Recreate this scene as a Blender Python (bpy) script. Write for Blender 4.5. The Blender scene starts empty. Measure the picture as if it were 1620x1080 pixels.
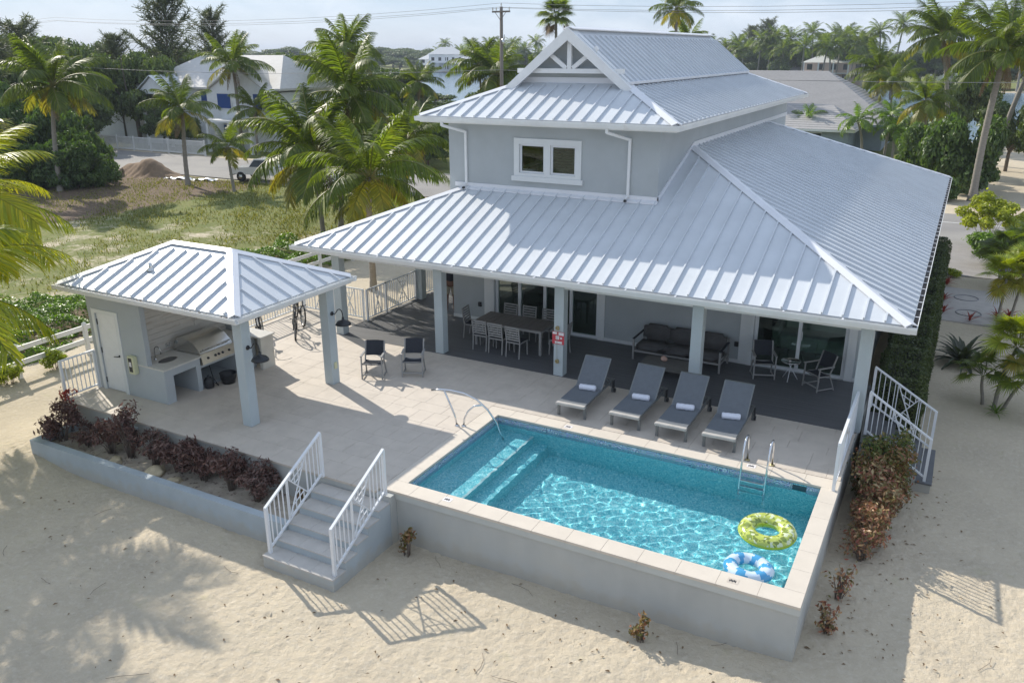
import bpy, bmesh, math, random
import numpy as np
from mathutils import Vector, Matrix, noise as mnoise

random.seed(7)
rng = np.random.default_rng(11)
SC = bpy.context.scene
COL = SC.collection
PI = math.pi
R = math.radians

# ------------------------------------------------------------------ camera
cam_data = bpy.data.cameras.new("camera")
cam = bpy.data.objects.new("camera", cam_data)
COL.objects.link(cam)
cam.location = (8.7923, -11.9657, 9.2678)
YAW, PITCH, ROLL = 0.4926, -0.3374, -0.0027
_f = Vector((-math.sin(YAW) * math.cos(PITCH), math.cos(YAW) * math.cos(PITCH), math.sin(PITCH)))
_r = Vector((math.cos(YAW), math.sin(YAW), 0))
_u = _r.cross(_f)
_r2 = _r * math.cos(ROLL) + _u * math.sin(ROLL)
_u2 = _u * math.cos(ROLL) - _r * math.sin(ROLL)
cam.rotation_euler = Matrix((_r2, _u2, -_f)).transposed().to_euler()
cam_data.sensor_width = 36.0
cam_data.lens = 1309.75 / 1620 * 36.0
cam_data.clip_start = 0.1
cam_data.clip_end = 4000
SC.camera = cam

# ------------------------------------------------------------------ sky, sun, exposure
SUN_EL = R(33.0)
SUN_DIR = Vector((-0.918 * math.cos(SUN_EL), 0.396 * math.cos(SUN_EL), math.sin(SUN_EL))).normalized()  # towards the sun
world = bpy.data.worlds.new("World")
SC.world = world
world.use_nodes = True
wt = world.node_tree
wt.nodes.clear()
w_out = wt.nodes.new("ShaderNodeOutputWorld")
w_bg = wt.nodes.new("ShaderNodeBackground")
w_sky = wt.nodes.new("ShaderNodeTexSky")
w_sky.sky_type = 'NISHITA'
w_sky.sun_disc = False
w_sky.sun_elevation = SUN_EL
w_sky.sun_rotation = math.atan2(SUN_DIR.x, SUN_DIR.y)
w_sky.air_density = 1.0
w_sky.dust_density = 0.2
w_sky.ozone_density = 1.4
w_bg.inputs[1].default_value = SKY_STRENGTH = 0.118
w_tc = wt.nodes.new("ShaderNodeTexCoord")
w_map = wt.nodes.new("ShaderNodeMapping")
w_map.inputs['Scale'].default_value = (1.0, 1.0, 3.2)
w_noise = wt.nodes.new("ShaderNodeTexNoise")
w_noise.inputs['Scale'].default_value = 7.0
w_noise.inputs['Detail'].default_value = 7.0
w_noise.inputs['Roughness'].default_value = 0.58
w_noise.inputs['Distortion'].default_value = 0.35
w_ramp = wt.nodes.new("ShaderNodeValToRGB")
w_ramp.color_ramp.elements[0].position = 0.42
w_ramp.color_ramp.elements[0].color = (0, 0, 0, 1)
w_ramp.color_ramp.elements[1].position = 0.72
w_ramp.color_ramp.elements[1].color = (1, 1, 1, 1)
w_mul = wt.nodes.new("ShaderNodeMath"); w_mul.operation = 'MULTIPLY'; w_mul.inputs[1].default_value = 0.0
w_mix = wt.nodes.new("ShaderNodeMixRGB")
w_mix.inputs[2].default_value = (3.9, 4.9, 6.7, 1)
wl = wt.links
wl.new(w_tc.outputs['Generated'], w_map.inputs[0])
wl.new(w_map.outputs[0], w_noise.inputs['Vector'])
wl.new(w_noise.outputs[0], w_ramp.inputs[0])
wl.new(w_ramp.outputs[0], w_mul.inputs[0])
w_add = wt.nodes.new("ShaderNodeMath"); w_add.operation = 'ADD'; w_add.inputs[1].default_value = 0.78
wl.new(w_mul.outputs[0], w_add.inputs[0])
wl.new(w_add.outputs[0], w_mix.inputs[0])
wl.new(w_sky.outputs[0], w_mix.inputs[1])
w_mix2 = wt.nodes.new("ShaderNodeMixRGB"); w_mix2.inputs[2].default_value = (6.9, 7.5, 8.3, 1)
w_m2 = wt.nodes.new("ShaderNodeMath"); w_m2.operation = 'MULTIPLY'; w_m2.inputs[1].default_value = 0.85
wl.new(w_ramp.outputs[0], w_m2.inputs[0]); wl.new(w_m2.outputs[0], w_mix2.inputs[0])
wl.new(w_mix.outputs[0], w_mix2.inputs[1]); wl.new(w_mix2.outputs[0], w_bg.inputs[0])
wl.new(w_bg.outputs[0], w_out.inputs[0])

sun_data = bpy.data.lights.new("sun", 'SUN')
sun_data.energy = 4.9
sun_data.angle = R(0.53)
sun_data.color = (1.0, 0.93, 0.82)
sun = bpy.data.objects.new("sun", sun_data)
COL.objects.link(sun)
sun.rotation_euler = SUN_DIR.to_track_quat('Z', 'Y').to_euler()
sun.location = (-40, 17, 40)

SC.view_settings.view_transform = 'Standard'
SC.view_settings.look = 'None'
SC.view_settings.gamma = 1.0
SC.view_settings.exposure = 0.19
SC.view_settings.use_curve_mapping = False
SC.render.engine = 'CYCLES'
SC.cycles.use_denoising = True
SC.cycles.max_bounces = 8
SC.cycles.transparent_max_bounces = 12
SC.cycles.transmission_bounces = 6

# ------------------------------------------------------------------ materials
MATS = {}
def new_mat(name):
    m = bpy.data.materials.new(name)
    m.use_nodes = True
    return m, m.node_tree, m.node_tree.nodes, m.node_tree.links

def mat(name, col, rough=0.6, metal=0.0, var=0.12, vscale=3.0, bump=0.0, bscale=30.0, spec=0.5, coat=0.0,
        island=0.0, col2=None, c2scale=1.2, c2lo=0.45, c2hi=0.65, transl=0.0, tcol=None, stretch=None, world_co=False):
    m, nt, N, L = new_mat(name)
    b = N['Principled BSDF']
    b.inputs['Roughness'].default_value = rough
    b.inputs['Metallic'].default_value = metal
    b.inputs['Specular IOR Level'].default_value = spec
    b.inputs['Coat Weight'].default_value = coat
    tc = N.new('ShaderNodeTexCoord')
    geo = N.new('ShaderNodeNewGeometry')
    src = geo.outputs['Position'] if world_co else tc.outputs['Object']
    if stretch:
        mp = N.new('ShaderNodeMapping'); mp.inputs['Scale'].default_value = stretch
        L.new(src, mp.inputs[0]); src = mp.outputs[0]
    colsock = None
    rgb = N.new('ShaderNodeRGB'); rgb.outputs[0].default_value = (*col, 1)
    colsock = rgb.outputs[0]
    if col2 is not None:
        n2 = N.new('ShaderNodeTexNoise'); n2.inputs['Scale'].default_value = c2scale; n2.inputs['Detail'].default_value = 6
        n2.inputs['Roughness'].default_value = 0.65
        L.new(src, n2.inputs['Vector'])
        mr = N.new('ShaderNodeMapRange'); mr.inputs[1].default_value = c2lo; mr.inputs[2].default_value = c2hi
        L.new(n2.outputs[0], mr.inputs[0])
        mx = N.new('ShaderNodeMixRGB'); mx.inputs[2].default_value = (*col2, 1)
        L.new(mr.outputs[0], mx.inputs[0]); L.new(colsock, mx.inputs[1]); colsock = mx.outputs[0]
    if var > 0:
        n1 = N.new('ShaderNodeTexNoise'); n1.inputs['Scale'].default_value = vscale; n1.inputs['Detail'].default_value = 8
        n1.inputs['Roughness'].default_value = 0.6
        L.new(src, n1.inputs['Vector'])
        mr = N.new('ShaderNodeMapRange'); mr.inputs[1].default_value = 0.25; mr.inputs[2].default_value = 0.75
        mr.inputs[3].default_value = 1 - var; mr.inputs[4].default_value = 1 + var
        L.new(n1.outputs[0], mr.inputs[0])
        vm = N.new('ShaderNodeVectorMath'); vm.operation = 'SCALE'
        L.new(colsock, vm.inputs[0]); L.new(mr.outputs[0], vm.inputs['Scale']); colsock = vm.outputs[0]
    if island > 0:
        mr = N.new('ShaderNodeMapRange'); mr.inputs[3].default_value = 1 - island; mr.inputs[4].default_value = 1 + island
        L.new(geo.outputs['Random Per Island'], mr.inputs[0])
        vm = N.new('ShaderNodeVectorMath'); vm.operation = 'SCALE'
        L.new(colsock, vm.inputs[0]); L.new(mr.outputs[0], vm.inputs['Scale']); colsock = vm.outputs[0]
    L.new(colsock, b.inputs['Base Color'])
    if bump > 0:
        nb = N.new('ShaderNodeTexNoise'); nb.inputs['Scale'].default_value = bscale; nb.inputs['Detail'].default_value = 5
        L.new(src, nb.inputs['Vector'])
        bp = N.new('ShaderNodeBump'); bp.inputs['Strength'].default_value = bump; bp.inputs['Distance'].default_value = 0.02
        L.new(nb.outputs[0], bp.inputs['Height']); L.new(bp.outputs[0], b.inputs['Normal'])
    if transl > 0:
        tr = N.new('ShaderNodeBsdfTranslucent')
        if tcol:
            mt = N.new('ShaderNodeMixRGB'); mt.blend_type = 'MULTIPLY'; mt.inputs[0].default_value = 1
            mt.inputs[2].default_value = (*tcol, 1)
            L.new(colsock, mt.inputs[1]); L.new(mt.outputs[0], tr.inputs[0])
        else:
            L.new(colsock, tr.inputs[0])
        ms = N.new('ShaderNodeMixShader'); ms.inputs[0].default_value = transl
        L.new(b.outputs[0], ms.inputs[1]); L.new(tr.outputs[0], ms.inputs[2])
        L.new(ms.outputs[0], N['Material Output'].inputs[0])
    MATS[name] = m
    return m

def splash(m, top=0.22, col=(0.42, 0.37, 0.29), amt=0.5):
    """dirt splashed on the foot of a wall that stands in sand"""
    nt = m.node_tree; N = nt.nodes; L = nt.links; b = N['Principled BSDF']
    src = b.inputs['Base Color'].links[0].from_socket
    g = N.new('ShaderNodeNewGeometry'); sx = N.new('ShaderNodeSeparateXYZ'); L.new(g.outputs['Position'], sx.inputs[0])
    n = N.new('ShaderNodeTexNoise'); n.inputs['Scale'].default_value = 5; n.inputs['Detail'].default_value = 7; L.new(g.outputs['Position'], n.inputs['Vector'])
    a = N.new('ShaderNodeMath'); a.operation = 'MULTIPLY_ADD'; a.inputs[1].default_value = -0.45; L.new(n.outputs[0], a.inputs[0]); L.new(sx.outputs[2], a.inputs[2])
    r = N.new('ShaderNodeMapRange'); r.inputs[1].default_value = top - 0.32; r.inputs[2].default_value = top - 0.12; r.inputs[3].default_value = amt; r.inputs[4].default_value = 0.0; L.new(a.outputs[0], r.inputs[0])
    x = N.new('ShaderNodeMixRGB'); x.inputs[2].default_value = (*col, 1); L.new(r.outputs[0], x.inputs[0]); L.new(src, x.inputs[1]); L.new(x.outputs[0], b.inputs['Base Color'])
    # faint vertical run marks
    mp = N.new('ShaderNodeMapping'); mp.inputs['Scale'].default_value = (1.3, 1.3, 0.35); L.new(g.outputs['Position'], mp.inputs[0])
    n2 = N.new('ShaderNodeTexNoise'); n2.inputs['Scale'].default_value = 2.2; n2.inputs['Detail'].default_value = 6; L.new(mp.outputs[0], n2.inputs['Vector'])
    r2 = N.new('ShaderNodeMapRange'); r2.inputs[1].default_value = 0.35; r2.inputs[2].default_value = 0.7; r2.inputs[3].default_value = 1.015; r2.inputs[4].default_value = 0.955; L.new(n2.outputs[0], r2.inputs[0])
    v = N.new('ShaderNodeVectorMath'); v.operation = 'SCALE'; L.new(x.outputs[0], v.inputs[0]); L.new(r2.outputs[0], v.inputs['Scale']); L.new(v.outputs[0], b.inputs['Base Color'])

def leafmat(name, cols, rough=0.45, transl=0.35, tcol=(1.6, 1.9, 0.5), spec=0.4, vary=0.25):
    """leaf material: colour picked per leaf from a ramp, thin and translucent"""
    m, nt, N, L = new_mat(name)
    b = N['Principled BSDF']
    b.inputs['Roughness'].default_value = rough
    b.inputs['Specular IOR Level'].default_value = spec
    geo = N.new('ShaderNodeNewGeometry')
    oi = N.new('ShaderNodeObjectInfo')
    ramp = N.new('ShaderNodeValToRGB')
    cr = ramp.color_ramp
    while len(cr.elements) < len(cols): cr.elements.new(0.5)
    for i, c in enumerate(cols):
        cr.elements[i].position = i / max(1, len(cols) - 1)
        cr.elements[i].color = (*c, 1)
    ad = N.new('ShaderNodeMath'); ad.operation = 'MULTIPLY_ADD'; ad.inputs[1].default_value = 0.35
    mr0 = N.new('ShaderNodeMath'); mr0.operation = 'MULTIPLY'; mr0.inputs[1].default_value = 0.65
    L.new(geo.outputs['Random Per Island'], mr0.inputs[0])
    L.new(oi.outputs['Random'], ad.inputs[0]); L.new(mr0.outputs[0], ad.inputs[2])
    L.new(ad.outputs[0], ramp.inputs[0])
    mr = N.new('ShaderNodeMapRange'); mr.inputs[3].default_value = 1 - vary; mr.inputs[4].default_value = 1 + vary
    m2 = N.new('ShaderNodeMath'); m2.operation = 'FRACT'
    m3 = N.new('ShaderNodeMath'); m3.operation = 'MULTIPLY'; m3.inputs[1].default_value = 17.31
    L.new(geo.outputs['Random Per Island'], m3.inputs[0]); L.new(m3.outputs[0], m2.inputs[0]); L.new(m2.outputs[0], mr.inputs[0])
    vm = N.new('ShaderNodeVectorMath'); vm.operation = 'SCALE'
    L.new(ramp.outputs[0], vm.inputs[0]); L.new(mr.outputs[0], vm.inputs['Scale'])
    L.new(vm.outputs[0], b.inputs['Base Color'])
    tr = N.new('ShaderNodeBsdfTranslucent')
    mt = N.new('ShaderNodeVectorMath'); mt.operation = 'MULTIPLY'; mt.inputs[1].default_value = tcol
    L.new(vm.outputs[0], mt.inputs[0]); L.new(mt.outputs[0], tr.inputs[0])
    ms = N.new('ShaderNodeMixShader'); ms.inputs[0].default_value = transl
    L.new(b.outputs[0], ms.inputs[1]); L.new(tr.outputs[0], ms.inputs[2])
    L.new(ms.outputs[0], N['Material Output'].inputs[0])
    MATS[name] = m
    return m

# paint and building
M_ROOF = mat('roof_metal', (0.60, 0.63, 0.66), rough=0.42, var=0.06, vscale=1.3, spec=0.5, island=0.03, world_co=True, bump=0.06, bscale=2.2)
M_CAP = mat('roof_cap_metal', (0.74, 0.75, 0.78), rough=0.4, var=0.05, vscale=2)
M_WHITE = mat('white_paint', (0.76, 0.77, 0.77), rough=0.45, var=0.05, vscale=4, bump=0.03, bscale=25)
M_GUTTER = mat('gutter_white', (0.72, 0.73, 0.72), rough=0.4, var=0.08, vscale=2.0, col2=(0.52, 0.48, 0.40), c2scale=3.0, c2lo=0.60, c2hi=0.85)
M_SOFFIT = mat('soffit', (0.62, 0.65, 0.66), rough=0.7, var=0.05)
M_WALL = mat('blue_stucco', (0.425, 0.455, 0.465), rough=0.85, var=0.07, vscale=1.1, bump=0.25, bscale=70, world_co=True)
M_POSTC = mat('post_stucco', (0.46, 0.515, 0.53), rough=0.8, var=0.07, vscale=1.5, bump=0.2, bscale=70, world_co=True)
M_CONC = mat('pool_wall_stucco', (0.455, 0.465, 0.445), rough=0.85, var=0.10, vscale=0.9, bump=0.2, bscale=60, world_co=True, col2=(0.44, 0.43, 0.38), c2scale=0.9, c2lo=0.5, c2hi=0.8)
M_BAND = mat('pool_band_stucco', (0.50, 0.52, 0.50), rough=0.8, var=0.08, vscale=1.5, bump=0.2, bscale=60, world_co=True)
M_COPE = mat('coping_stone', (0.60, 0.54, 0.46), rough=0.75, var=0.07, vscale=2.2, bump=0.12, bscale=45, island=0.03, world_co=True)
M_TRAV = mat('travertine', (0.55, 0.49, 0.42), rough=0.72, var=0.08, vscale=2.6, bump=0.1, bscale=35, island=0.05, world_co=True, col2=(0.45, 0.40, 0.34), c2scale=1.6, c2lo=0.52, c2hi=0.8)
M_GROUT = mat('grout', (0.45, 0.41, 0.355), rough=0.9, var=0.1)
M_TREAD = mat('tread_stone', (0.52, 0.49, 0.45), rough=0.75, var=0.1, vscale=4, bump=0.1, bscale=40, world_co=True)
M_RISER = mat('riser_stucco', (0.41, 0.46, 0.485), rough=0.8, var=0.08, vscale=2, bump=0.15, bscale=60, world_co=True)
M_DECK = mat('deck_board_grey', (0.105, 0.108, 0.115), rough=0.55, var=0.14, vscale=3.0, bump=0.15, bscale=12, island=0.10, stretch=(0.3, 4, 1), world_co=True)
M_ALU = mat('alu_white', (0.74, 0.76, 0.78), rough=0.38, var=0.03)
M_TRIM = mat('white_trim', (0.70, 0.72, 0.72), rough=0.5, var=0.04)
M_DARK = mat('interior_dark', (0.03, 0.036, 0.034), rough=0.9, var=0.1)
M_ROOMWALL = mat('room_wall', (0.50, 0.52, 0.49), rough=0.9, var=0.05)
M_WOODW = mat('whitewash_plank', (0.56, 0.53, 0.48), rough=0.7, var=0.12, vscale=4, island=0.08, stretch=(1, 0.6, 6), col2=(0.40, 0.32, 0.25), c2scale=2.2, c2lo=0.55, c2hi=0.75, bump=0.15, bscale=20)
M_COUNTER = mat('counter_stone', (0.60, 0.58, 0.53), rough=0.35, var=0.1, vscale=12)
M_STEEL = mat('stainless', (0.62, 0.62, 0.60), rough=0.22, metal=1.0, var=0.05, vscale=6)
M_STEELW = mat('stainless_warm', (0.66, 0.60, 0.50), rough=0.33, metal=0.9, var=0.06, vscale=6)
M_BLACK = mat('black_metal', (0.018, 0.020, 0.024), rough=0.4, var=0.2, vscale=8)
M_BLKPL = mat('black_plastic', (0.025, 0.027, 0.03), rough=0.5, var=0.2, vscale=8)
M_SINK = mat('sink_dark', (0.05, 0.05, 0.055), rough=0.3, var=0.1)
M_CREAMBOX = mat('cream_plastic', (0.62, 0.62, 0.40), rough=0.5, var=0.05)
M_CHRM = mat('chrome', (0.72, 0.73, 0.75), rough=0.12, metal=1.0, var=0.02)
splash(M_CONC); splash(M_RISER)
# furniture
M_SLING = mat('sling_grey', (0.135, 0.15, 0.168), rough=0.7, var=0.10, vscale=10, bump=0.12, bscale=200)
M_LFRAME = mat('lounger_frame', (0.17, 0.18, 0.18), rough=0.4, metal=0.3, var=0.06, vscale=8)
M_LPLATE = mat('lounger_end_plate', (0.46, 0.44, 0.41), rough=0.5, var=0.12, vscale=8)
M_TOWEL = mat('towel_white', (0.74, 0.76, 0.84), rough=0.95, var=0.05, vscale=20, bump=0.5, bscale=90)
M_TEAKG = mat('chair_frame_grey', (0.29, 0.285, 0.275), rough=0.55, var=0.12, vscale=10, stretch=(1, 1, 5))
M_SLINGB = mat('sling_black', (0.020, 0.024, 0.034), rough=0.75, var=0.15, vscale=14, bump=0.2, bscale=150)
M_TABLE = mat('table_slats', (0.16, 0.145, 0.135), rough=0.5, var=0.15, vscale=6, stretch=(6, 1, 1), island=0.08)
M_CUSH = mat('cushion_taupe', (0.095, 0.092, 0.092), rough=0.9, var=0.12, vscale=8, bump=0.25, bscale=60)
M_COFT = mat('coffee_table_wood', (0.14, 0.135, 0.125), rough=0.6, var=0.2, vscale=5, stretch=(1, 5, 1), island=0.1)
M_SHELL = mat('conch_shell', (0.62, 0.40, 0.32), rough=0.45, var=0.25, vscale=20)
M_REDSIGN = mat('sign_red', (0.55, 0.06, 0.08), rough=0.5, var=0.05)
M_SIGNW = mat('sign_white', (0.75, 0.72, 0.72), rough=0.5, var=0.03)
M_BRASS = mat('brass_hook', (0.42, 0.34, 0.17), rough=0.4, metal=0.6, var=0.1)
M_ROPE = mat('rope', (0.40, 0.38, 0.33), rough=0.9, var=0.15, vscale=40)
# ground and far
M_ASPH = mat('asphalt', (0.235, 0.225, 0.215), rough=0.9, var=0.10, vscale=0.35, bump=0.3, bscale=40, world_co=True, col2=(0.30, 0.285, 0.26), c2scale=0.12, c2lo=0.4, c2hi=0.7)
M_LINE = mat('road_line', (0.62, 0.62, 0.60), rough=0.8, var=0.2, vscale=3, world_co=True)
M_DRIVE = mat('driveway_paver', (0.28, 0.265, 0.255), rough=0.9, var=0.14, vscale=1.5, bump=0.3, bscale=25, world_co=True)
M_STEPST = mat('stepping_slab', (0.43, 0.40, 0.37), rough=0.85, var=0.12, vscale=3, world_co=True, bump=0.15, bscale=30)
M_PILE = mat('soil_pile', (0.24, 0.165, 0.105), rough=0.95, var=0.22, vscale=3, bump=0.6, bscale=12, world_co=True)
M_TARP = mat('tarp', (0.30, 0.36, 0.45), rough=0.4, var=0.5, vscale=2.5, bump=0.5, bscale=4)
M_TRUNK = mat('palm_trunk', (0.27, 0.245, 0.21), rough=0.9, var=0.22, vscale=5, bump=0.6, bscale=20, stretch=(1, 1, 4))
M_BARK = mat('bark', (0.14, 0.115, 0.09), rough=0.95, var=0.25, vscale=6, bump=0.6, bscale=18, stretch=(1, 1, 0.3))
M_STEM = mat('shrub_stem', (0.17, 0.135, 0.11), rough=0.9, var=0.2, vscale=10)
M_NUT = mat('coconut', (0.17, 0.16, 0.04), rough=0.6, var=0.35, vscale=9)
M_POLEW = mat('pole_wood', (0.20, 0.175, 0.15), rough=0.9, var=0.2, vscale=4, stretch=(1, 1, 0.1))
M_WIRE = mat('wire', (0.22, 0.22, 0.22), rough=0.6, var=0.05)
M_FENCEW = mat('vinyl_fence', (0.72, 0.72, 0.70), rough=0.5, var=0.08, vscale=2)
M_HROOF = mat('far_roof_pale', (0.60, 0.58, 0.55), rough=0.8, var=0.08, vscale=2, stretch=(1, 1, 3))
M_HWALL = mat('far_wall_white', (0.78, 0.79, 0.79), rough=0.8, var=0.06, vscale=2)
M_SHUT = mat('blue_shutter', (0.012, 0.06, 0.23), rough=0.5, var=0.1, vscale=4)
M_SHING = mat('grey_shingle', (0.35, 0.34, 0.335), rough=0.95, var=0.16, vscale=4.0, bump=0.5, bscale=6, island=0.10, stretch=(1, 1, 6))
M_HWALLB = mat('far_wall_blue', (0.33, 0.39, 0.44), rough=0.8, var=0.06)
M_CARW = mat('car_white', (0.72, 0.72, 0.70), rough=0.25, coat=0.6, var=0.03)
M_GLASSD = mat('car_glass', (0.03, 0.04, 0.045), rough=0.08, var=0.0)
M_TYRE = mat('tyre', (0.02, 0.02, 0.02), rough=0.85, var=0.15)
M_HUSK = mat('dead_frond', (0.20, 0.135, 0.075), rough=0.95, var=0.3, vscale=6)
# leaves
L_PALM = leafmat('palm_leaf', [(0.060, 0.095, 0.018), (0.105, 0.150, 0.022), (0.170, 0.205, 0.028)], rough=0.48, transl=0.46, tcol=(1.9, 1.9, 0.5), spec=0.4)
L_PALMY = leafmat('palm_leaf_yellow', [(0.140, 0.170, 0.020), (0.250, 0.250, 0.030), (0.360, 0.290, 0.035)], rough=0.42, transl=0.45, tcol=(1.6, 1.5, 0.5), spec=0.5)
L_PALMNEAR = leafmat('palm_leaf_near', [(0.150, 0.220, 0.018), (0.280, 0.320, 0.022), (0.460, 0.420, 0.035)], rough=0.42, transl=0.58, tcol=(1.7, 1.65, 0.35), spec=0.5)
L_BUSH = leafmat('bush_leaf', [(0.050, 0.085, 0.026), (0.080, 0.130, 0.034), (0.130, 0.180, 0.045)], rough=0.45, transl=0.25, tcol=(1.9, 2.2, 0.6))
L_FAR = leafmat('far_leaf', [(0.055, 0.085, 0.032), (0.090, 0.130, 0.040), (0.140, 0.175, 0.050)], rough=0.5, transl=0.2, tcol=(1.7, 1.9, 0.6))
L_COVER = leafmat('cover_leaf', [(0.090, 0.160, 0.022), (0.150, 0.240, 0.028), (0.220, 0.310, 0.045)], rough=0.4, transl=0.3, tcol=(1.6, 1.9, 0.4))
L_HEDGE = leafmat('hedge_leaf', [(0.040, 0.055, 0.024), (0.060, 0.085, 0.030), (0.100, 0.120, 0.036)], rough=0.45, transl=0.2, tcol=(1.6, 2.0, 0.6))
L_LIME = leafmat('lime_leaf', [(0.150, 0.220, 0.020), (0.260, 0.310, 0.028), (0.380, 0.400, 0.040)], rough=0.45, transl=0.35, tcol=(1.7, 1.7, 0.4))
L_CROTON = leafmat('croton_leaf', [(0.090, 0.130, 0.028), (0.160, 0.170, 0.035), (0.320, 0.170, 0.070), (0.110, 0.140, 0.030), (0.360, 0.150, 0.100), (0.100, 0.140, 0.030), (0.240, 0.160, 0.050)], rough=0.45, transl=0.25, tcol=(1.4, 1.2, 0.7))
L_CROTONG = leafmat('croton_green', [(0.060, 0.110, 0.024), (0.100, 0.150, 0.030), (0.160, 0.170, 0.035), (0.200, 0.140, 0.050), (0.080, 0.130, 0.025)], rough=0.45, transl=0.25, tcol=(1.4, 1.4, 0.6))
L_CROTONP = leafmat('croton_pink', [(0.440, 0.220, 0.150), (0.500, 0.340, 0.180), (0.360, 0.120, 0.090), (0.140, 0.140, 0.040), (0.460, 0.360, 0.200), (0.280, 0.180, 0.050)], rough=0.45, transl=0.25, tcol=(1.3, 1.1, 0.8))
L_MAROON = leafmat('maroon_leaf', [(0.070, 0.036, 0.032), (0.110, 0.058, 0.046), (0.180, 0.115, 0.095), (0.065, 0.052, 0.042)], rough=0.42, transl=0.2, tcol=(1.7, 0.9, 0.8))
L_REDL = leafmat('red_leaf', [(0.264, 0.042, 0.036), (0.360, 0.072, 0.048), (0.192, 0.060, 0.042)], rough=0.42, transl=0.3, tcol=(1.6, 0.8, 0.6))
L_CASU = leafmat('casuarina_needle', [(0.085, 0.105, 0.055), (0.110, 0.130, 0.065), (0.150, 0.165, 0.085)], rough=0.6, transl=0.2, tcol=(1.4, 1.5, 0.8))
L_GRASS = leafmat('grass_blade', [(0.110, 0.132, 0.039), (0.176, 0.187, 0.055), (0.286, 0.253, 0.110)], rough=0.6, transl=0.3, tcol=(1.5, 1.5, 0.5))
L_CYCAD = leafmat('strap_leaf', [(0.049, 0.070, 0.039), (0.070, 0.084, 0.050), (0.098, 0.091, 0.063)], rough=0.4, transl=0.2, tcol=(1.6, 1.8, 0.6))

def glass_mat(name, tint=(0.75, 0.85, 0.8), refl=0.25):
    m, nt, N, L = new_mat(name)
    N.remove(N['Principled BSDF'])
    tr = N.new('ShaderNodeBsdfTransparent'); tr.inputs[0].default_value = (*tint, 1)
    gl = N.new('ShaderNodeBsdfGlossy'); gl.inputs['Roughness'].default_value = 0.03
    gl.inputs['Color'].default_value = (0.9, 0.95, 0.95, 1)
    fr = N.new('ShaderNodeFresnel'); fr.inputs[0].default_value = 1.5
    ad = N.new('ShaderNodeMath'); ad.operation = 'ADD'; ad.inputs[1].default_value = refl; ad.use_clamp = True
    ms = N.new('ShaderNodeMixShader')
    L.new(fr.outputs[0], ad.inputs[0]); L.new(ad.outputs[0], ms.inputs[0])
    L.new(tr.outputs[0], ms.inputs[1]); L.new(gl.outputs[0], ms.inputs[2])
    L.new(ms.outputs[0], N['Material Output'].inputs[0])
    MATS[name] = m
    return m
M_GLASSW = glass_mat('window_glass_dark', (0.55, 0.66, 0.60), 0.0)
M_GLASS = glass_mat('window_glass', (0.72, 0.84, 0.78), 0.06)

# ------------------------------------------------------------------ object helpers
def link(o):
    COL.objects.link(o)
    return o

def props(o, label=None, cat=None, group=None, kind=None):
    if label: o['label'] = label
    if cat: o['category'] = cat
    if group: o['group'] = group
    if kind: o['kind'] = kind
    return o

def thing(name, label, cat, loc=(0, 0, 0), rz=0.0, group=None):
    o = bpy.data.objects.new(name, None)
    o.empty_display_size = 0.3
    link(o)
    o.location = loc
    o.rotation_euler = (0, 0, rz)
    return props(o, label, cat, group)

def root_loc(o):
    v = Vector((0, 0, 0))
    while o is not None:
        v += o.location
        o = o.parent
    return v

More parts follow.
